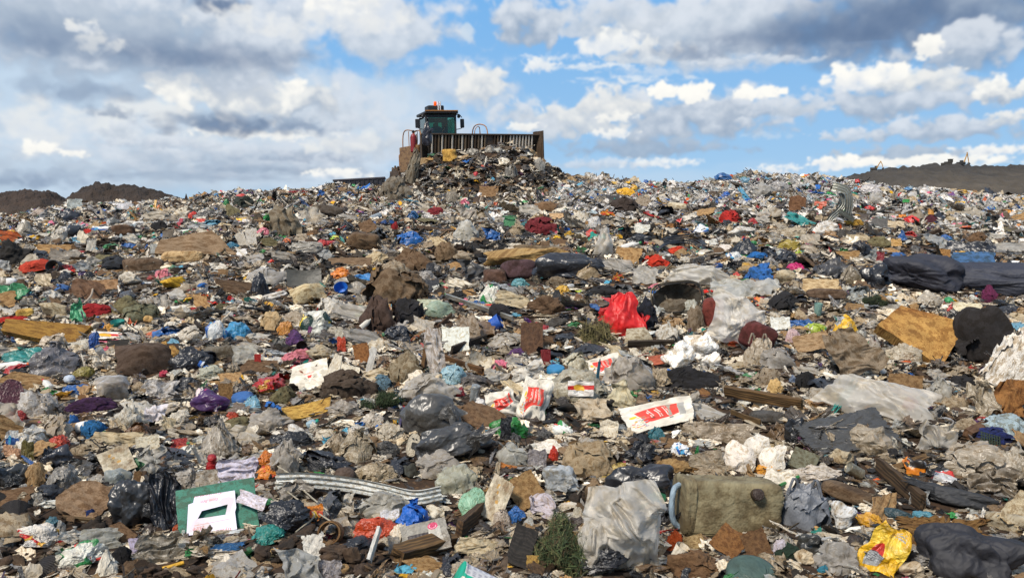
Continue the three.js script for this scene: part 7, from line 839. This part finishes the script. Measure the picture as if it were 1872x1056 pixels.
item('cloth', 'refuse_sack', 1775, 1020, 176, 88, '#25252b', 'large black refuse sack at the lower right', { fin: 'tarp', a: 'the large lower right black sack', g: { solid: 1, cr: 0.17, cf: 1.5, lo: 0.35 } }); item('rock', 'cream_chunk', 1662, 1042, 48, 30, '#b7aa96', 'cream plaster chunk', { cat: 'chunk' }); item('bag', 'film_bag', 1778, 842, 116, 60, '#a49a8b', 'dirty white plastic bag in long folds', { a: 'the dirty white folded bag', cat: 'plastic bag', g: { cr: 0.22 } }); item('sheet', 'film_strip', 1712, 800, 62, 60, '#b1aca3', 'milky film strip with loops', { lean: 20, fin: 'film', cat: 'plastic film', g: { amp: 0.8, folds: 6 } }); item('bag', 'plastic_bag', 1856, 848, 66, 70, '#b0a99d', 'white bunched bag at the frame edge', { g: { cr: 0.22 } }); item('sheet', 'film_sheet', 1822, 884, 86, 50, '#857c70', 'grey-brown crumpled film', { lean: 35, cat: 'plastic film', g: { amp: 0.9, freq: 4 } }); item('cushion', 'pillow', 1838, 954, 84, 32, '#a59d8b', 'dirty cream pillow', { a: 'the dirty cream pillow' }); item('bag', 'wrapper', 1727, 872, 40, 22, '#b0403a', 'red and silver wrapper', { print: 'silver', fin: 'clean' }); turned('foam_bottle', 1690, 838, 18, 36, '#cfc9c2', 'white plastic bottle lying over', BOTTLE, { rot: 72, cat: 'bottle' }); item('sheet', 'pale_scrap', 1681, 911, 32, 28, '#a3a8ae', 'pale blue-grey plastic scrap', { lean: 20, cat: 'plastic scrap' }); plank('brown_tube', 1768, 806, 1812, 784, 14, '#6a4f3a', 'brown cardboard tube lying aslant', { thick: 0.05, fin: 'card', cat: 'tube' }); turned('striped_can', 1575, 858, 22, 30, '#a8a08c', 'striped food can', [[0, 0], [0.96, 0], [1, 0.03], [0.96, 0.06], [0.96, 0.25], [0.9, 0.28], [0.96, 0.32], [0.9, 0.38], [0.96, 0.44], [0.96, 0.94], [1, 0.97], [0.96, 1], [0.9, 1], [0.9, 0.92], [0, 0.92]], { rot: 58, fin: 'metal', cat: 'can' });
{ // grid crate
  const r = group(numbered('grid_crate')), p = at(1812, 820), S = project(p)[2] / F; r.position.copy(p); r.rotation.set(-0.5, 0.2, -0.2); const m = mat('#3a4a3c', 'clean'); for (let k = 0; k < 6; k++) { const b = mesh(numbered('crate_slat'), block(40 * S, 1.8 * S, 2 * S, 0.002, 2, 0.4), m, r); b.position.y = (2 + k * 5) * S; } for (let k = 0; k < 8; k++) { const b = mesh(numbered('crate_slat'), block(1.8 * S, 28 * S, 2 * S, 0.002, 2, 0.4), m, r); b.position.set((-18 + k * 5.2) * S, 14 * S, 1.4 * S); } scene.add(r); claim(1812, 806, 40, 26, project(p)[2]); done(r, 1812, 806, 'dark green plastic grid crate', 'grid crate', { cat: 'crate' });
}
// plants and grass among the waste
function grassHeap(name, X, Y, w, h, colors, n, desc, q = {}) {
  const p = at(X, Y + h / 2), dep = project(p)[2], S = dep / F, W = w * S, H = h * S, r = group(numbered(name)), rr = rng(X * 3 + Y); p.z -= 0.08; r.position.copy(p); const lumps = [...Array(7).keys()].map((k) => { const g = lump(X + k * 7, { detail: 7, lo: 0.5, cr: 0.2, grain: 0.15, w: W * (0.3 + rr() * 0.3), h: H * (0.25 + rr() * 0.35), d: Math.min(W, H) * 0.6, dirt: 0.5 }); g.translate((rr() - 0.5) * W * 0.95, rr() * rr() * H * 0.6, (rr() - 0.5) * 0.1); return g; }); const base = mesh('mound', fit(mergeGeometries(lumps), W, H * 0.9, Math.min(W, H) * 0.8), mat(q.core || '#27301a', 'card'), r), bp = base.geometry.attributes.position, bn = base.geometry.attributes.normal;
  colors.forEach((c, ci) => { const parts = []; for (let k = 0; k < n / colors.length; k++) { const i = Math.floor(rr() * bp.count), L = (0.03 + rr() * 0.06) * (q.long || 1), g = new THREE.PlaneGeometry(0.002 + rr() * 0.003, L, 1, 3), gp = g.attributes.position, bend = (rr() - 0.5) * 0.05; for (let j = 0; j < gp.count; j++) { const t = gp.getY(j) / L + 0.5; gp.setZ(j, bend * t * t); gp.setX(j, gp.getX(j) * (1.1 - t * 0.9)); } const nv = new THREE.Vector3(bn.getX(i), bn.getY(i), bn.getZ(i)), tv = new THREE.Vector3(rr() - 0.5, (rr() - 0.5) * 0.7, rr() - 0.5).cross(nv).normalize().addScaledVector(nv, 0.1 + rr() * 0.45).normalize(); g.applyQuaternion(new THREE.Quaternion().setFromUnitVectors(new THREE.Vector3(0, 1, 0), tv)); g.translate(bp.getX(i) + bn.getX(i) * 0.012, bp.getY(i) + bn.getY(i) * 0.012, bp.getZ(i) + bn.getZ(i) * 0.012); parts.push(g); } const m = new THREE.MeshPhysicalMaterial({ color: c, roughness: 0.9, side: THREE.DoubleSide, name: 'blade' }); const o = mesh(numbered('grass_blades'), mergeGeometries(parts), m, r); o.userData.kind = 'stuff'; });
  scene.add(r); claim(X, Y, w, h, dep, 0.78); done(r, X, Y, desc, name, q);
}
grassHeap('grass_heap', 1032, 1002, 96, 104, ['#38462a', '#4d5a36', '#2c381f', '#6c7048', '#54462f'], 6000, 'heap of cut green grass in front of the tall bag', { a: 'the cut grass heap', cat: 'grass heap' });
grassHeap('moss_mat', 694, 738, 80, 36, ['#2f3d22', '#25331c'], 1400, 'dark green mat of mossy turf', { cat: 'turf', a: 'the mossy turf' });
grassHeap('dry_plants', 1094, 610, 64, 52, ['#6e6640', '#585433', '#857a52'], 1100, 'tangle of dry brown-green plant stalks', { cat: 'dry plants', long: 2.4, core: '#3a3524', a: 'the dry plant tangle' });
grassHeap('moss_mat', 1601, 552, 58, 24, ['#34402a', '#2a3620'], 800, 'dark green turf patch behind the yellow slab', { cat: 'turf' });
// ───────── labels that single out each thing ─────────
const taken = new Set();
function relation(X, Y, a) { const dx = X - a[0], dy = Y - a[1], h = Math.abs(dx) > 0.45 * Math.abs(dy) ? (dx < 0 ? 'left' : 'right') : '', v = Math.abs(dy) > 0.45 * Math.abs(dx) ? (dy < 0 ? 'behind' : 'in front of') : ''; const near = Math.hypot(dx, dy * 1.6); return [h, v, near]; }
const BEYOND = [[800, 230, 'the compactor'], [190, 345, 'the taller earth mound'], [1740, 300, 'the spoil hill excavator'], [1370, 318, 'the highest crest of litter'], [880, 330, 'the dark waste pile']];
function labelFor(desc, X, Y, must) {
  const list = [...SHORT, ...BEYOND].filter((a) => !(Math.abs(a[0] - X) < 1 && Math.abs(a[1] - Y) < 1)).map((a) => [a, ...relation(X, Y, a)]).sort((p, q) => p[3] - q[3]).slice(0, must ? 14 : 7);
  for (const [a, h, v, near] of list) {
    const just = near < 60 ? 'just ' : '', text = `${desc} ${just}${v && h ? `${v === 'behind' ? 'behind' : 'in front'} and ${h} of` : v || `${h} of`} ${a[2]}`;
    if (text.split(' ').length > 16 || taken.has(text)) continue;
    taken.add(text); return text;
  }
  return null;
}
for (const m of made) {
  if (m.root.userData.label) continue;
  let text = m.desc; const words = text.split(' ').length;
  if (!m.a || words < 4 || taken.has(text)) text = labelFor(m.desc, m.X, m.Y, true) || m.desc; 
  taken.add(text); m.root.userData.label = text;
}
// ───────── more single pieces of waste between them: clones of a few shapes of each kind ─────────
{
  const r = rng(4242), unit = { W: 1, H: 1, D: 1, det: 7, n: 14 };
  const proto = (kind, k, extra = {}) => BUILD[kind]({ ...unit, s: 1000 + k * 37, ...extra, q: extra.g || {} });
  const SH = {
    bag: [...Array(10).keys()].map((k) => wrap(900 + k * 31, { n: 12, patches: 3 + (k % 3), neck: k % 5 === 0 ? 0.5 : 0, fold: 0.2 + 0.03 * (k % 4), flare: 0.35 })),
    film: [...Array(7).keys()].map((k) => proto('sheet', k + 20, { lean: 15 + k * 8, rot: k * 20, turn: k * 17, g: { amp: 0.5, folds: 4 } })),
    paper: [...Array(7).keys()].map((k) => proto('sheet', k + 40, { lean: 10 + k * 9, rot: k * 33, turn: k * 23, g: { amp: 0.35, folds: 3, tear: 0.2 } })),
    card: [...Array(6).keys()].map((k) => proto('card', k + 60, { lean: 20 + k * 8, rot: k * 28, turn: k * 13, g: { amp: 0.14, folds: 2, thick: 0.03, jag: 0.2, taper: k % 2 ? 0.3 : -0.1 } })),
    rag: [...Array(6).keys()].map((k) => proto('cloth', k + 80, { g: { cr: 0.28, cf: 2.4, lo: 0.45 } })),
    chunk: [...Array(5).keys()].map((k) => proto('rock', k + 100, {})),
  };
  const bottleG = lathe(BOTTLE.map(([a, b]) => [a * 0.5, b]), 16, 3, 0.4), capG = lathe([[0, 0.97], [0.2, 0.97], [0.2, 1.1], [0, 1.1]], 12, 3, 0.1), cupG = lathe(CUP.map(([a, b]) => [a * 0.5, b]), 18, 3, 0.4), stickG = timber(5, 1, 0.09, 0.05, 0.3);
  const HUES = [['pale grey', '#a7a29a'], ['grey-beige', '#a0937f'], ['off-white', '#cbc5b8'], ['white', '#d9d6d0'], ['dirty cream', '#bcae92'], ['dark grey', '#4b4a4a'], ['black', '#222226'], ['brown', '#6b543d'], ['tan', '#a4855c'], ['olive', '#6f6a4e'], ['bluish grey', '#8b949a'], ['red', '#b62a24'], ['blue', '#2a62ac'], ['orange', '#cf6a28'], ['yellow', '#d9ae36'], ['green', '#3b8a4e'], ['teal', '#2f8f90'], ['pink', '#c97a8c'], ['light blue', '#6fa8c8'], ['purple', '#5b3c70']];
  const KINDS = [
    ['bag', 'plastic_bag', ['crumpled plastic bag', 'bunched plastic bag', 'half buried plastic bag'], 'plastic', 30, [0, 1, 2, 3, 4, 0, 1, 2, 10, 5, 11, 12, 18, 15]], ['bag', 'refuse_sack', ['small refuse sack', 'slumped refuse sack'], 'black', 9, [5, 6, 6, 6]], ['film', 'plastic_film', ['crumpled plastic film', 'torn plastic film', 'folded plastic film'], 'film', 17, [0, 1, 2, 4, 10]], ['film', 'plastic_sheet', ['folded plastic sheet', 'creased plastic sheet'], 'plastic', 14, [0, 1, 2, 3, 5, 12, 11, 13, 14, 16]],
    ['paper', 'paper_scrap', ['crumpled paper scrap', 'torn paper sheet', 'bent paper sheet'], 'paper', 15, [2, 3, 4, 1, 0]], ['card', 'cardboard_piece', ['torn cardboard piece', 'bent cardboard piece', 'cardboard flap'], 'card', 14, [8, 8, 7, 9, 4]], ['rag', 'rag', ['crumpled rag', 'knotted rag', 'muddy rag'], 'cloth', 11, [1, 7, 5, 9, 6, 11, 12, 19, 17]], ['chunk', 'foam_chunk', ['broken foam chunk', 'crumbling foam chunk'], 'foam', 4, [2, 3, 4, 14]], ['packet', 'food_packet', ['printed food packet', 'empty printed packet'], 'clean', 7, [0]], ['bottle', 'bottle', ['plastic bottle lying over', 'dented plastic bottle'], 'clean', 2, [3, 10, 15, 2]], ['cup', 'plastic_cup', ['plastic cup tipped over', 'split plastic cup'], 'clean', 2, [3, 2, 11, 12]], ['stick', 'wood_stick', ['splintered wooden stick', 'thin wooden stick'], 'wood', 5, [8, 7]],
  ];
  const total = KINDS.reduce((a, k) => a + k[4], 0), count = {};
  const pick = () => { let q = r() * total; for (const k of KINDS) { q -= k[4]; if (q < 0) return k; } return KINDS[0]; };
  let placed = 0;
  for (let t = 0; t < 26000 && placed < 760; t++) {
    const Y = 385 + Math.pow(r(), 0.8) * 675, X = -10 + r() * 1892; let k = pick(); const p = at(X, Y); if (p.z < -28) continue;
    const depth = project(p)[2], S = depth / F, size = (0.1 + 0.14 * r() + 0.12 * r() * r()) * (0.66 + depth * 0.062), px = size / S; if (px < 10) continue;
    const cy = Y - px * 0.3; let bad = false;
    for (const [dx, dy] of [[0, 0], [-0.28, 0], [0.28, 0], [0, -0.25], [0, 0.2]]) { const i = Math.floor((X + dx * px) / CELL), j = Math.floor((cy + dy * px) / CELL); if (i >= 0 && j >= 0 && i < GW && j < GH && front[j * GW + i] > 0) bad = true; }
    if (bad || hides(X, Y - px * 0.3, px * 0.5, depth) || soilAt(X, Y) && r() < 0.85) continue;
    let hi = k[5][Math.floor(r() * k[5].length)]; if (hi >= 11 && r() < 0.55) hi = [0, 1, 2, 3, 4][Math.floor(r() * 5)]; const [shape, name, phrases, fin] = k, hue = HUES[hi], phrase = phrases[Math.floor(r() * phrases.length)]; if ((count[name] = (count[name] || 0) + 1) > 290) continue;
    let root, desc = `${hue[0]} ${phrase}`; const m = mat(hue[1], fin), fw = 0.95 + r() * 0.7, fh = 0.32 + r() * 0.38;
    if (shape === 'bottle') { root = group(numbered(name)); mesh('body', bottleG, m, root); mesh('cap', capG, mat(HUES[11 + Math.floor(r() * 5)][1], 'clean'), root); root.scale.set(size * 0.36, size * 1.1, size * 0.36); root.rotation.set(0.3, r() * 6, (r() < 0.5 ? 1 : -1) * (1.1 + r() * 0.5)); p.y += size * 0.15; }
    else if (shape === 'cup') { root = mesh(numbered(name), cupG, m); root.scale.set(size * 0.28, size * 0.32, size * 0.28); root.rotation.set(r() * 1.4, r() * 6, (r() - 0.5) * 2.4); p.y += size * 0.15; }
    else if (shape === 'stick') { root = mesh(numbered(name), stickG, m); const L = size * 1.8; root.scale.setScalar(L); root.rotation.set((r() - 0.5) * 0.6, r() * 6, (r() - 0.5) * 0.7); p.y += size * 0.15; }
    else if (shape === 'packet') { const names = Object.keys(P).slice(0, 8), q = names[Math.floor(r() * 8)]; desc = `${{ redwhite: 'red and white', silver: 'silver and red', blue: 'blue and white', green: 'green and white', lime: 'lime green' }[q] || q} ${phrase}`; root = mesh(numbered(name), r() < 0.5 ? SH.paper[Math.floor(r() * 7)] : SH.bag[Math.floor(r() * 10)], mat('#ffffff', 'clean', P[q])); root.scale.set(size * fw * 0.66, size * fh * 0.75, size * 0.45); root.rotation.set((r() - 0.5) * 0.5, (r() - 0.5) * 1.6, (r() - 0.5) * 0.6); p.y -= size * 0.05; }
    else { const list = SH[shape]; root = mesh(numbered(name), list[Math.floor(r() * list.length)], m); root.scale.set(size * fw * (shape === 'card' ? 1.3 : 1.1), size * fh * (shape === 'bag' ? 1 : 1.15), size * (shape === 'bag' || shape === 'rag' || shape === 'chunk' ? 0.8 + r() * 0.3 : 0.9)); root.rotation.set((r() - 0.5) * 0.5, (r() - 0.5) * (shape === 'bag' ? 6 : 2.2), (r() - 0.5) * 0.7); p.y -= size * 0.08; }
    const label = labelFor(desc, X, Y, false); if (!label) continue;
    tag(root, label, name.replace(/_/g, ' ')); root.position.copy(p); scene.add(root); claim(X, cy, px * fw, px * fh, depth, 0.8); placed++;
  }
  console.log('pieces picked out', made.length, placed);
}
// ───────── the loose litter and clods that nobody could count ─────────
function soilAt(X, Y) { for (const [x, y, a, b] of [[560, 470, 62, 24], [896, 458, 52, 18], [40, 958, 95, 40], [545, 1015, 85, 42], [650, 1022, 70, 42], [290, 1046, 90, 28], [20, 1015, 70, 40], [150, 962, 60, 22], [400, 1030, 50, 18], [1190, 430, 70, 16], [230, 870, 50, 18]]) if (((X - x) / a) ** 2 + ((Y - y) / b) ** 2 < 1) return true; return false; }
{
  const r = rng(99), gauss = () => (r() + r() + r() - 1.5) / 0.87;
  const u = (kind, k, extra, det = 3, n = 8) => BUILD[kind]({ W: 1, H: extra.H || 1, D: extra.D || 1, det, n, s: 3000 + k * 53, lean: 0, ...extra, q: extra.g || {} });
  const G = { lump: [], sheet: [], shard: [], strip: [], clod: [], stick: [], curl: [] };
  for (let k = 0; k < 7; k++) G.lump.push(wrap(3000 + k * 53, { n: 7, patches: 3, fold: 0.3, flare: 0.5, h: 0.6, core: 0.65, dirt: 0.55 }));
  for (let k = 0; k < 8; k++) G.sheet.push(u('sheet', k + 10, { lean: 30 + k * 6, rot: k * 40, H: 0.8, g: { amp: 0.8, folds: 4, tear: 0.3, dirt: 0.6, freq: 2.6 } }, 3, 9));
  for (let k = 0; k < 6; k++) G.shard.push(u('card', k + 30, { lean: 30 + k * 8, H: 0.7, g: { amp: 0.2, folds: 2, jag: 0.3, tear: 0.25, taper: (k % 3) * 0.3, thick: 0.03, dirt: 0.6 } }, 3, 6));
  for (let k = 0; k < 4; k++) G.strip.push(u('sheet', k + 50, { H: 0.3, D: 0.4, lean: 40, g: { amp: 1.2, folds: 6, tear: 0.3, freq: 3, dirt: 0.5 } }, 3, 14));
  for (let k = 0; k < 4; k++) G.clod.push(u('rock', k + 70, { H: 0.75, g: { grain: 0.2, lo: 0.5, cr: 0.25, dirt: 0.4 } }, 4));
  for (let k = 0; k < 2; k++) G.stick.push(timber(k + 9, 1, 0.06, 0.035, 0.4));
  for (let k = 0; k < 3; k++) G.curl.push(u('sheet', k + 90, { H: 0.6, lean: 50, g: { amp: 0.5, dome: 1.6, round: 0.8, dirt: 0.5 } }, 3, 9));
  const PAL = {
    near: [['#b9ae9b', 14], ['#d9d2c6', 15], ['#978c7b', 9], ['#f0ede6', 15], ['#735f49', 11], ['#a98a60', 8], ['#3b2f24', 10], ['#1d1d1f', 10], ['#97979a', 6], ['#c3c8cb', 5], ['#c2281f', 0.9], ['#d8622a', 0.9], ['#dcae30', 0.9], ['#2560b0', 1.1], ['#55a4cc', 0.9], ['#34884c', 0.8], ['#2c9690', 0.6], ['#cd6a88', 0.5], ['#583a74', 0.3]],
    mid: [['#aea290', 12], ['#d0c8ba', 13], ['#82776a', 9], ['#eae7e0', 14], ['#5c4a38', 13], ['#967750', 8], ['#33291f', 13], ['#1c1c1f', 13], ['#85868a', 5], ['#b4bcc2', 5], ['#c42a22', 1.1], ['#d8622a', 1], ['#dcae30', 1], ['#2560b0', 1.3], ['#55a4cc', 1], ['#34884c', 0.9], ['#2c9690', 0.7], ['#cd6a88', 0.7], ['#583a74', 0.4]],
    white: [['#c8c8c8', 20], ['#dcdcdf', 17], ['#a9abb0', 13], ['#8c8478', 8], ['#b5a994', 8], ['#54493e', 7], ['#2c2b2f', 6], ['#9fb2c2', 5], ['#c62b26', 1.36], ['#dc6a2a', 0.99], ['#e2b632', 1.24], ['#2a66b8', 2.11], ['#5fa8d2', 1.49], ['#389050', 0.99], ['#2c9690', 0.74], ['#d4708e', 0.87], ['#6a4a84', 0.8]],
    dark: [['#26262a', 26], ['#3a3632', 22], ['#4d443b', 18], ['#655c50', 12], ['#8a8276', 9], ['#b5ada0', 6], ['#7d5c3a', 4], ['#ab2e2a', 0.43], ['#2c4a7c', 0.62], ['#3b6d4c', 0.7], ['#c59a3a', 0.43], ['#4a2c4a', 1.2], ['#2f5f68', 1]],
    soil: [['#3a2e24', 10], ['#4a3b2e', 8], ['#2c241d', 7], ['#5a4a3a', 3]], black: [['#1b1a1a', 10], ['#262321', 6], ['#312c28', 3]],
  };
  const cols = {}; for (const k in PAL) { const s = PAL[k].reduce((a, b) => a + b[1], 0); cols[k] = [s, PAL[k].map(([h, w]) => [new THREE.Color(h), w])]; }
  const color = (k) => { let q = r() * cols[k][0]; for (const [c, w] of cols[k][1]) { q -= w; if (q < 0) return c; } return cols[k][1][0][0]; };
  const SETS = [['lump', 'plastic', 'plastic_scraps'], ['sheet', 'plastic', 'plastic_sheets'], ['sheet', 'film', 'film_scraps'], ['lump', 'film', 'film_bundles'], ['sheet', 'paper', 'paper_scraps'], ['shard', 'card', 'cardboard_shards'], ['strip', 'plastic', 'plastic_strips'], ['stick', 'wood', 'wood_splinters'], ['curl', 'clean', 'curled_scraps'], ['clod', 'card', 'soil_clods'], ['lump', 'cloth', 'rag_scraps']];
  const bins = SETS.map(([s]) => G[s].map(() => []));
  const Wt = [13, 24, 12, 5, 17, 13, 7, 4, 6, 0, 7], sumW = Wt.reduce((a, b) => a + b);
  const M = new THREE.Matrix4(), Q = new THREE.Quaternion(), E = new THREE.Euler(), c2 = new THREE.Color();
  const bands = [[2.7, 5, 430, 0.08], [5, 8, 270, 0.104], [8, 13, 150, 0.145], [13, 20, 88, 0.19], [20, 29, 60, 0.23], [29, 40, 50, 0.26], [40, 46, 36, 0.26]];
  let n = 0;
  for (const [d0, d1, per, mean] of bands) {
    const X0 = -330, X1 = 2200, count = Math.round(0.5 * (d1 * d1 - d0 * d0) * (X1 - X0) / F * per);
    for (let k = 0; k < count; k++) {
      const X = mix(X0, X1, r()), d = Math.sqrt(mix(d0 * d0, d1 * d1, r())), x = (X - CX) / F * d, z = -d;
      if (d > 40.5 && X > 690 && X < 1010) continue;
      const y = landHeight(x, z); let low = 1, size = mean * Math.exp(gauss() * 0.5);
      const v = new THREE.Vector3(x, y + size * 0.25, z), [px, py, depth] = project(v);
      const mound = ((x - MOUND.x) / MOUND.rx) ** 2 + ((z - MOUND.z) / MOUND.rz) ** 2 < 2.0, soil = soilAt(px, py), patch = fbm(x * 0.35 + 40, z * 0.3, 3, 3);
      let zone = 'near'; if (d > 9) zone = 'mid'; if (d > 19 && X > 1020) zone = 'white'; else if (d > 21 && r() < 0.6) zone = 'white'; if (d > 11 && d < 24 && patch > 0.04 && r() < 0.72) zone = 'dark'; if (d <= 12 && patch > 0.22 && r() < 0.5) zone = 'dark'; if (mound) zone = r() < 0.68 ? 'dark' : 'near';
      let si; if (soil) { if (r() < 0.16) si = 5; else { si = 9; zone = d > 9 ? 'black' : 'soil'; size *= 0.9; } } else if (r() < 0.05 + (d < 6 ? 0.03 : 0)) { si = 9; zone = 'soil'; size *= 0.7; } else { let q = r() * sumW; for (si = 0; si < Wt.length; si++) { q -= Wt[si]; if (q < 0) break; } }
      if (mound) size *= 1.05;
      if (hides(px, py, size * F / depth * 0.45, depth)) { size *= 0.5; if (hides(px, py, size * F / depth * 0.5, depth)) { low = 0.4; size *= 1.3; } }
      const list = bins[si], gi = Math.floor(r() * list.length), kind = SETS[si][0];
      const steep = low < 1 ? 0.3 : kind === 'clod' ? 1.4 : r() < 0.3 ? 1.7 : 0.7; E.set((r() - 0.5) * steep, kind === 'sheet' || kind === 'shard' || kind === 'curl' ? (r() - 0.5) * 2.4 : r() * TAU, (r() - 0.5) * steep); Q.setFromEuler(E);
      if (kind === 'stick') size *= 1.9; if (kind === 'strip') size *= 1.5; if (kind === 'sheet') size *= 1.15;
      M.compose(new THREE.Vector3(x, y + size * (low < 1 ? -0.02 : kind === 'stick' ? 0.1 : -0.12) + r() * r() * 0.05 * (low < 1 ? 0.2 : 1), z), Q, new THREE.Vector3(size * (0.85 + r() * 0.8), size * low * (0.36 + r() * 0.44), size * (0.8 + r() * 0.6)));
      const group3 = fbm(x * 0.9 + 11, z * 0.8, 5, 2); let cz = color(kind === 'stick' ? (r() < 0.5 ? 'soil' : 'near') : zone); if (group3 < 0.08) { const hi = Math.max(cz.r, cz.g, cz.b), lo = Math.min(cz.r, cz.g, cz.b); if (hi - lo > 0.25 && r() < 0.75) cz = color(zone); } c2.copy(cz).multiplyScalar(0.93 + r() * 0.36); if (zone !== 'white') { c2.r *= 1.02; c2.b *= 0.95; };
      if (kind === 'shard' && zone !== 'dark' && zone !== 'black' && r() < 0.6) c2.set(['#8a7052', '#a08a6a', '#6f5840', '#b3a288'][Math.floor(r() * 4)]);
      list[gi].push([M.clone(), c2.clone()]); n++;
    }
  }
  // shreds, strips and splinters caught on top
  for (const [d0, d1, per, mean] of [[2.7, 5, 560, 0.042], [5, 8, 360, 0.053], [8, 13, 160, 0.074], [13, 20, 64, 0.1], [20, 34, 20, 0.14]]) {
    const count = Math.round(0.5 * (d1 * d1 - d0 * d0) * 2300 / F * per);
    for (let k = 0; k < count; k++) {
      const X = mix(-200, 2100, r()), d = Math.sqrt(mix(d0 * d0, d1 * d1, r())), x = (X - CX) / F * d, z = -d, y = landHeight(x, z); let size = mean * Math.exp(gauss() * 0.5);
      const lift = size * 0.4 + r() * 0.07 * (1 + d * 0.04), [px, py, depth] = project(new THREE.Vector3(x, y + lift, z)); if (hides(px, py, size * F / depth * 1.15, depth) || hides(px, py, size * F / depth * 0.45, depth) || soilAt(px, py) && r() < 0.6) continue;
      const q = r(), si = q < 0.34 ? 6 : q < 0.5 ? 7 : q < 0.72 ? 1 : q < 0.86 ? 4 : 5, kind = SETS[si][0], list = bins[si], gi = Math.floor(r() * list.length);
      E.set((r() - 0.5) * 1.6, (r() - 0.5) * 2.8, (r() - 0.5) * 1.6); Q.setFromEuler(E); const s2 = size * (kind === 'strip' ? 2.4 : kind === 'stick' ? 2 : 1);
      M.compose(new THREE.Vector3(x, y + lift, z), Q, new THREE.Vector3(s2 * (0.8 + r() * 0.8), s2 * (kind === 'strip' ? 0.5 : 0.5 + r() * 0.5), s2 * (0.6 + r() * 0.5)));
      c2.copy(color(kind === 'stick' ? 'near' : d > 20 && X > 1000 ? 'white' : r() < 0.25 ? 'dark' : 'near')).multiplyScalar(0.9 + r() * 0.3); list[gi].push([M.clone(), c2.clone()]); n++;
    }
  }
  const root = group('litter'); tag(root, 'countless small scraps of plastic, paper, card and soil covering the tip', 'litter'); root.userData.kind = 'stuff'; scene.add(root);
  SETS.forEach(([s, fin, name], si) => bins[si].forEach((list, gi) => {
    if (!list.length) return; const m = mat('#ffffff', fin), o = new THREE.InstancedMesh(G[s][gi], m, list.length); o.name = numbered(name); o.castShadow = o.receiveShadow = true; o.userData.kind = 'stuff';
    list.forEach(([a, c], i) => { o.setMatrixAt(i, a); o.setColorAt(i, c); }); root.add(o);
  }));
  console.log('loose pieces', n);
}
renderer.render(scene, camera);
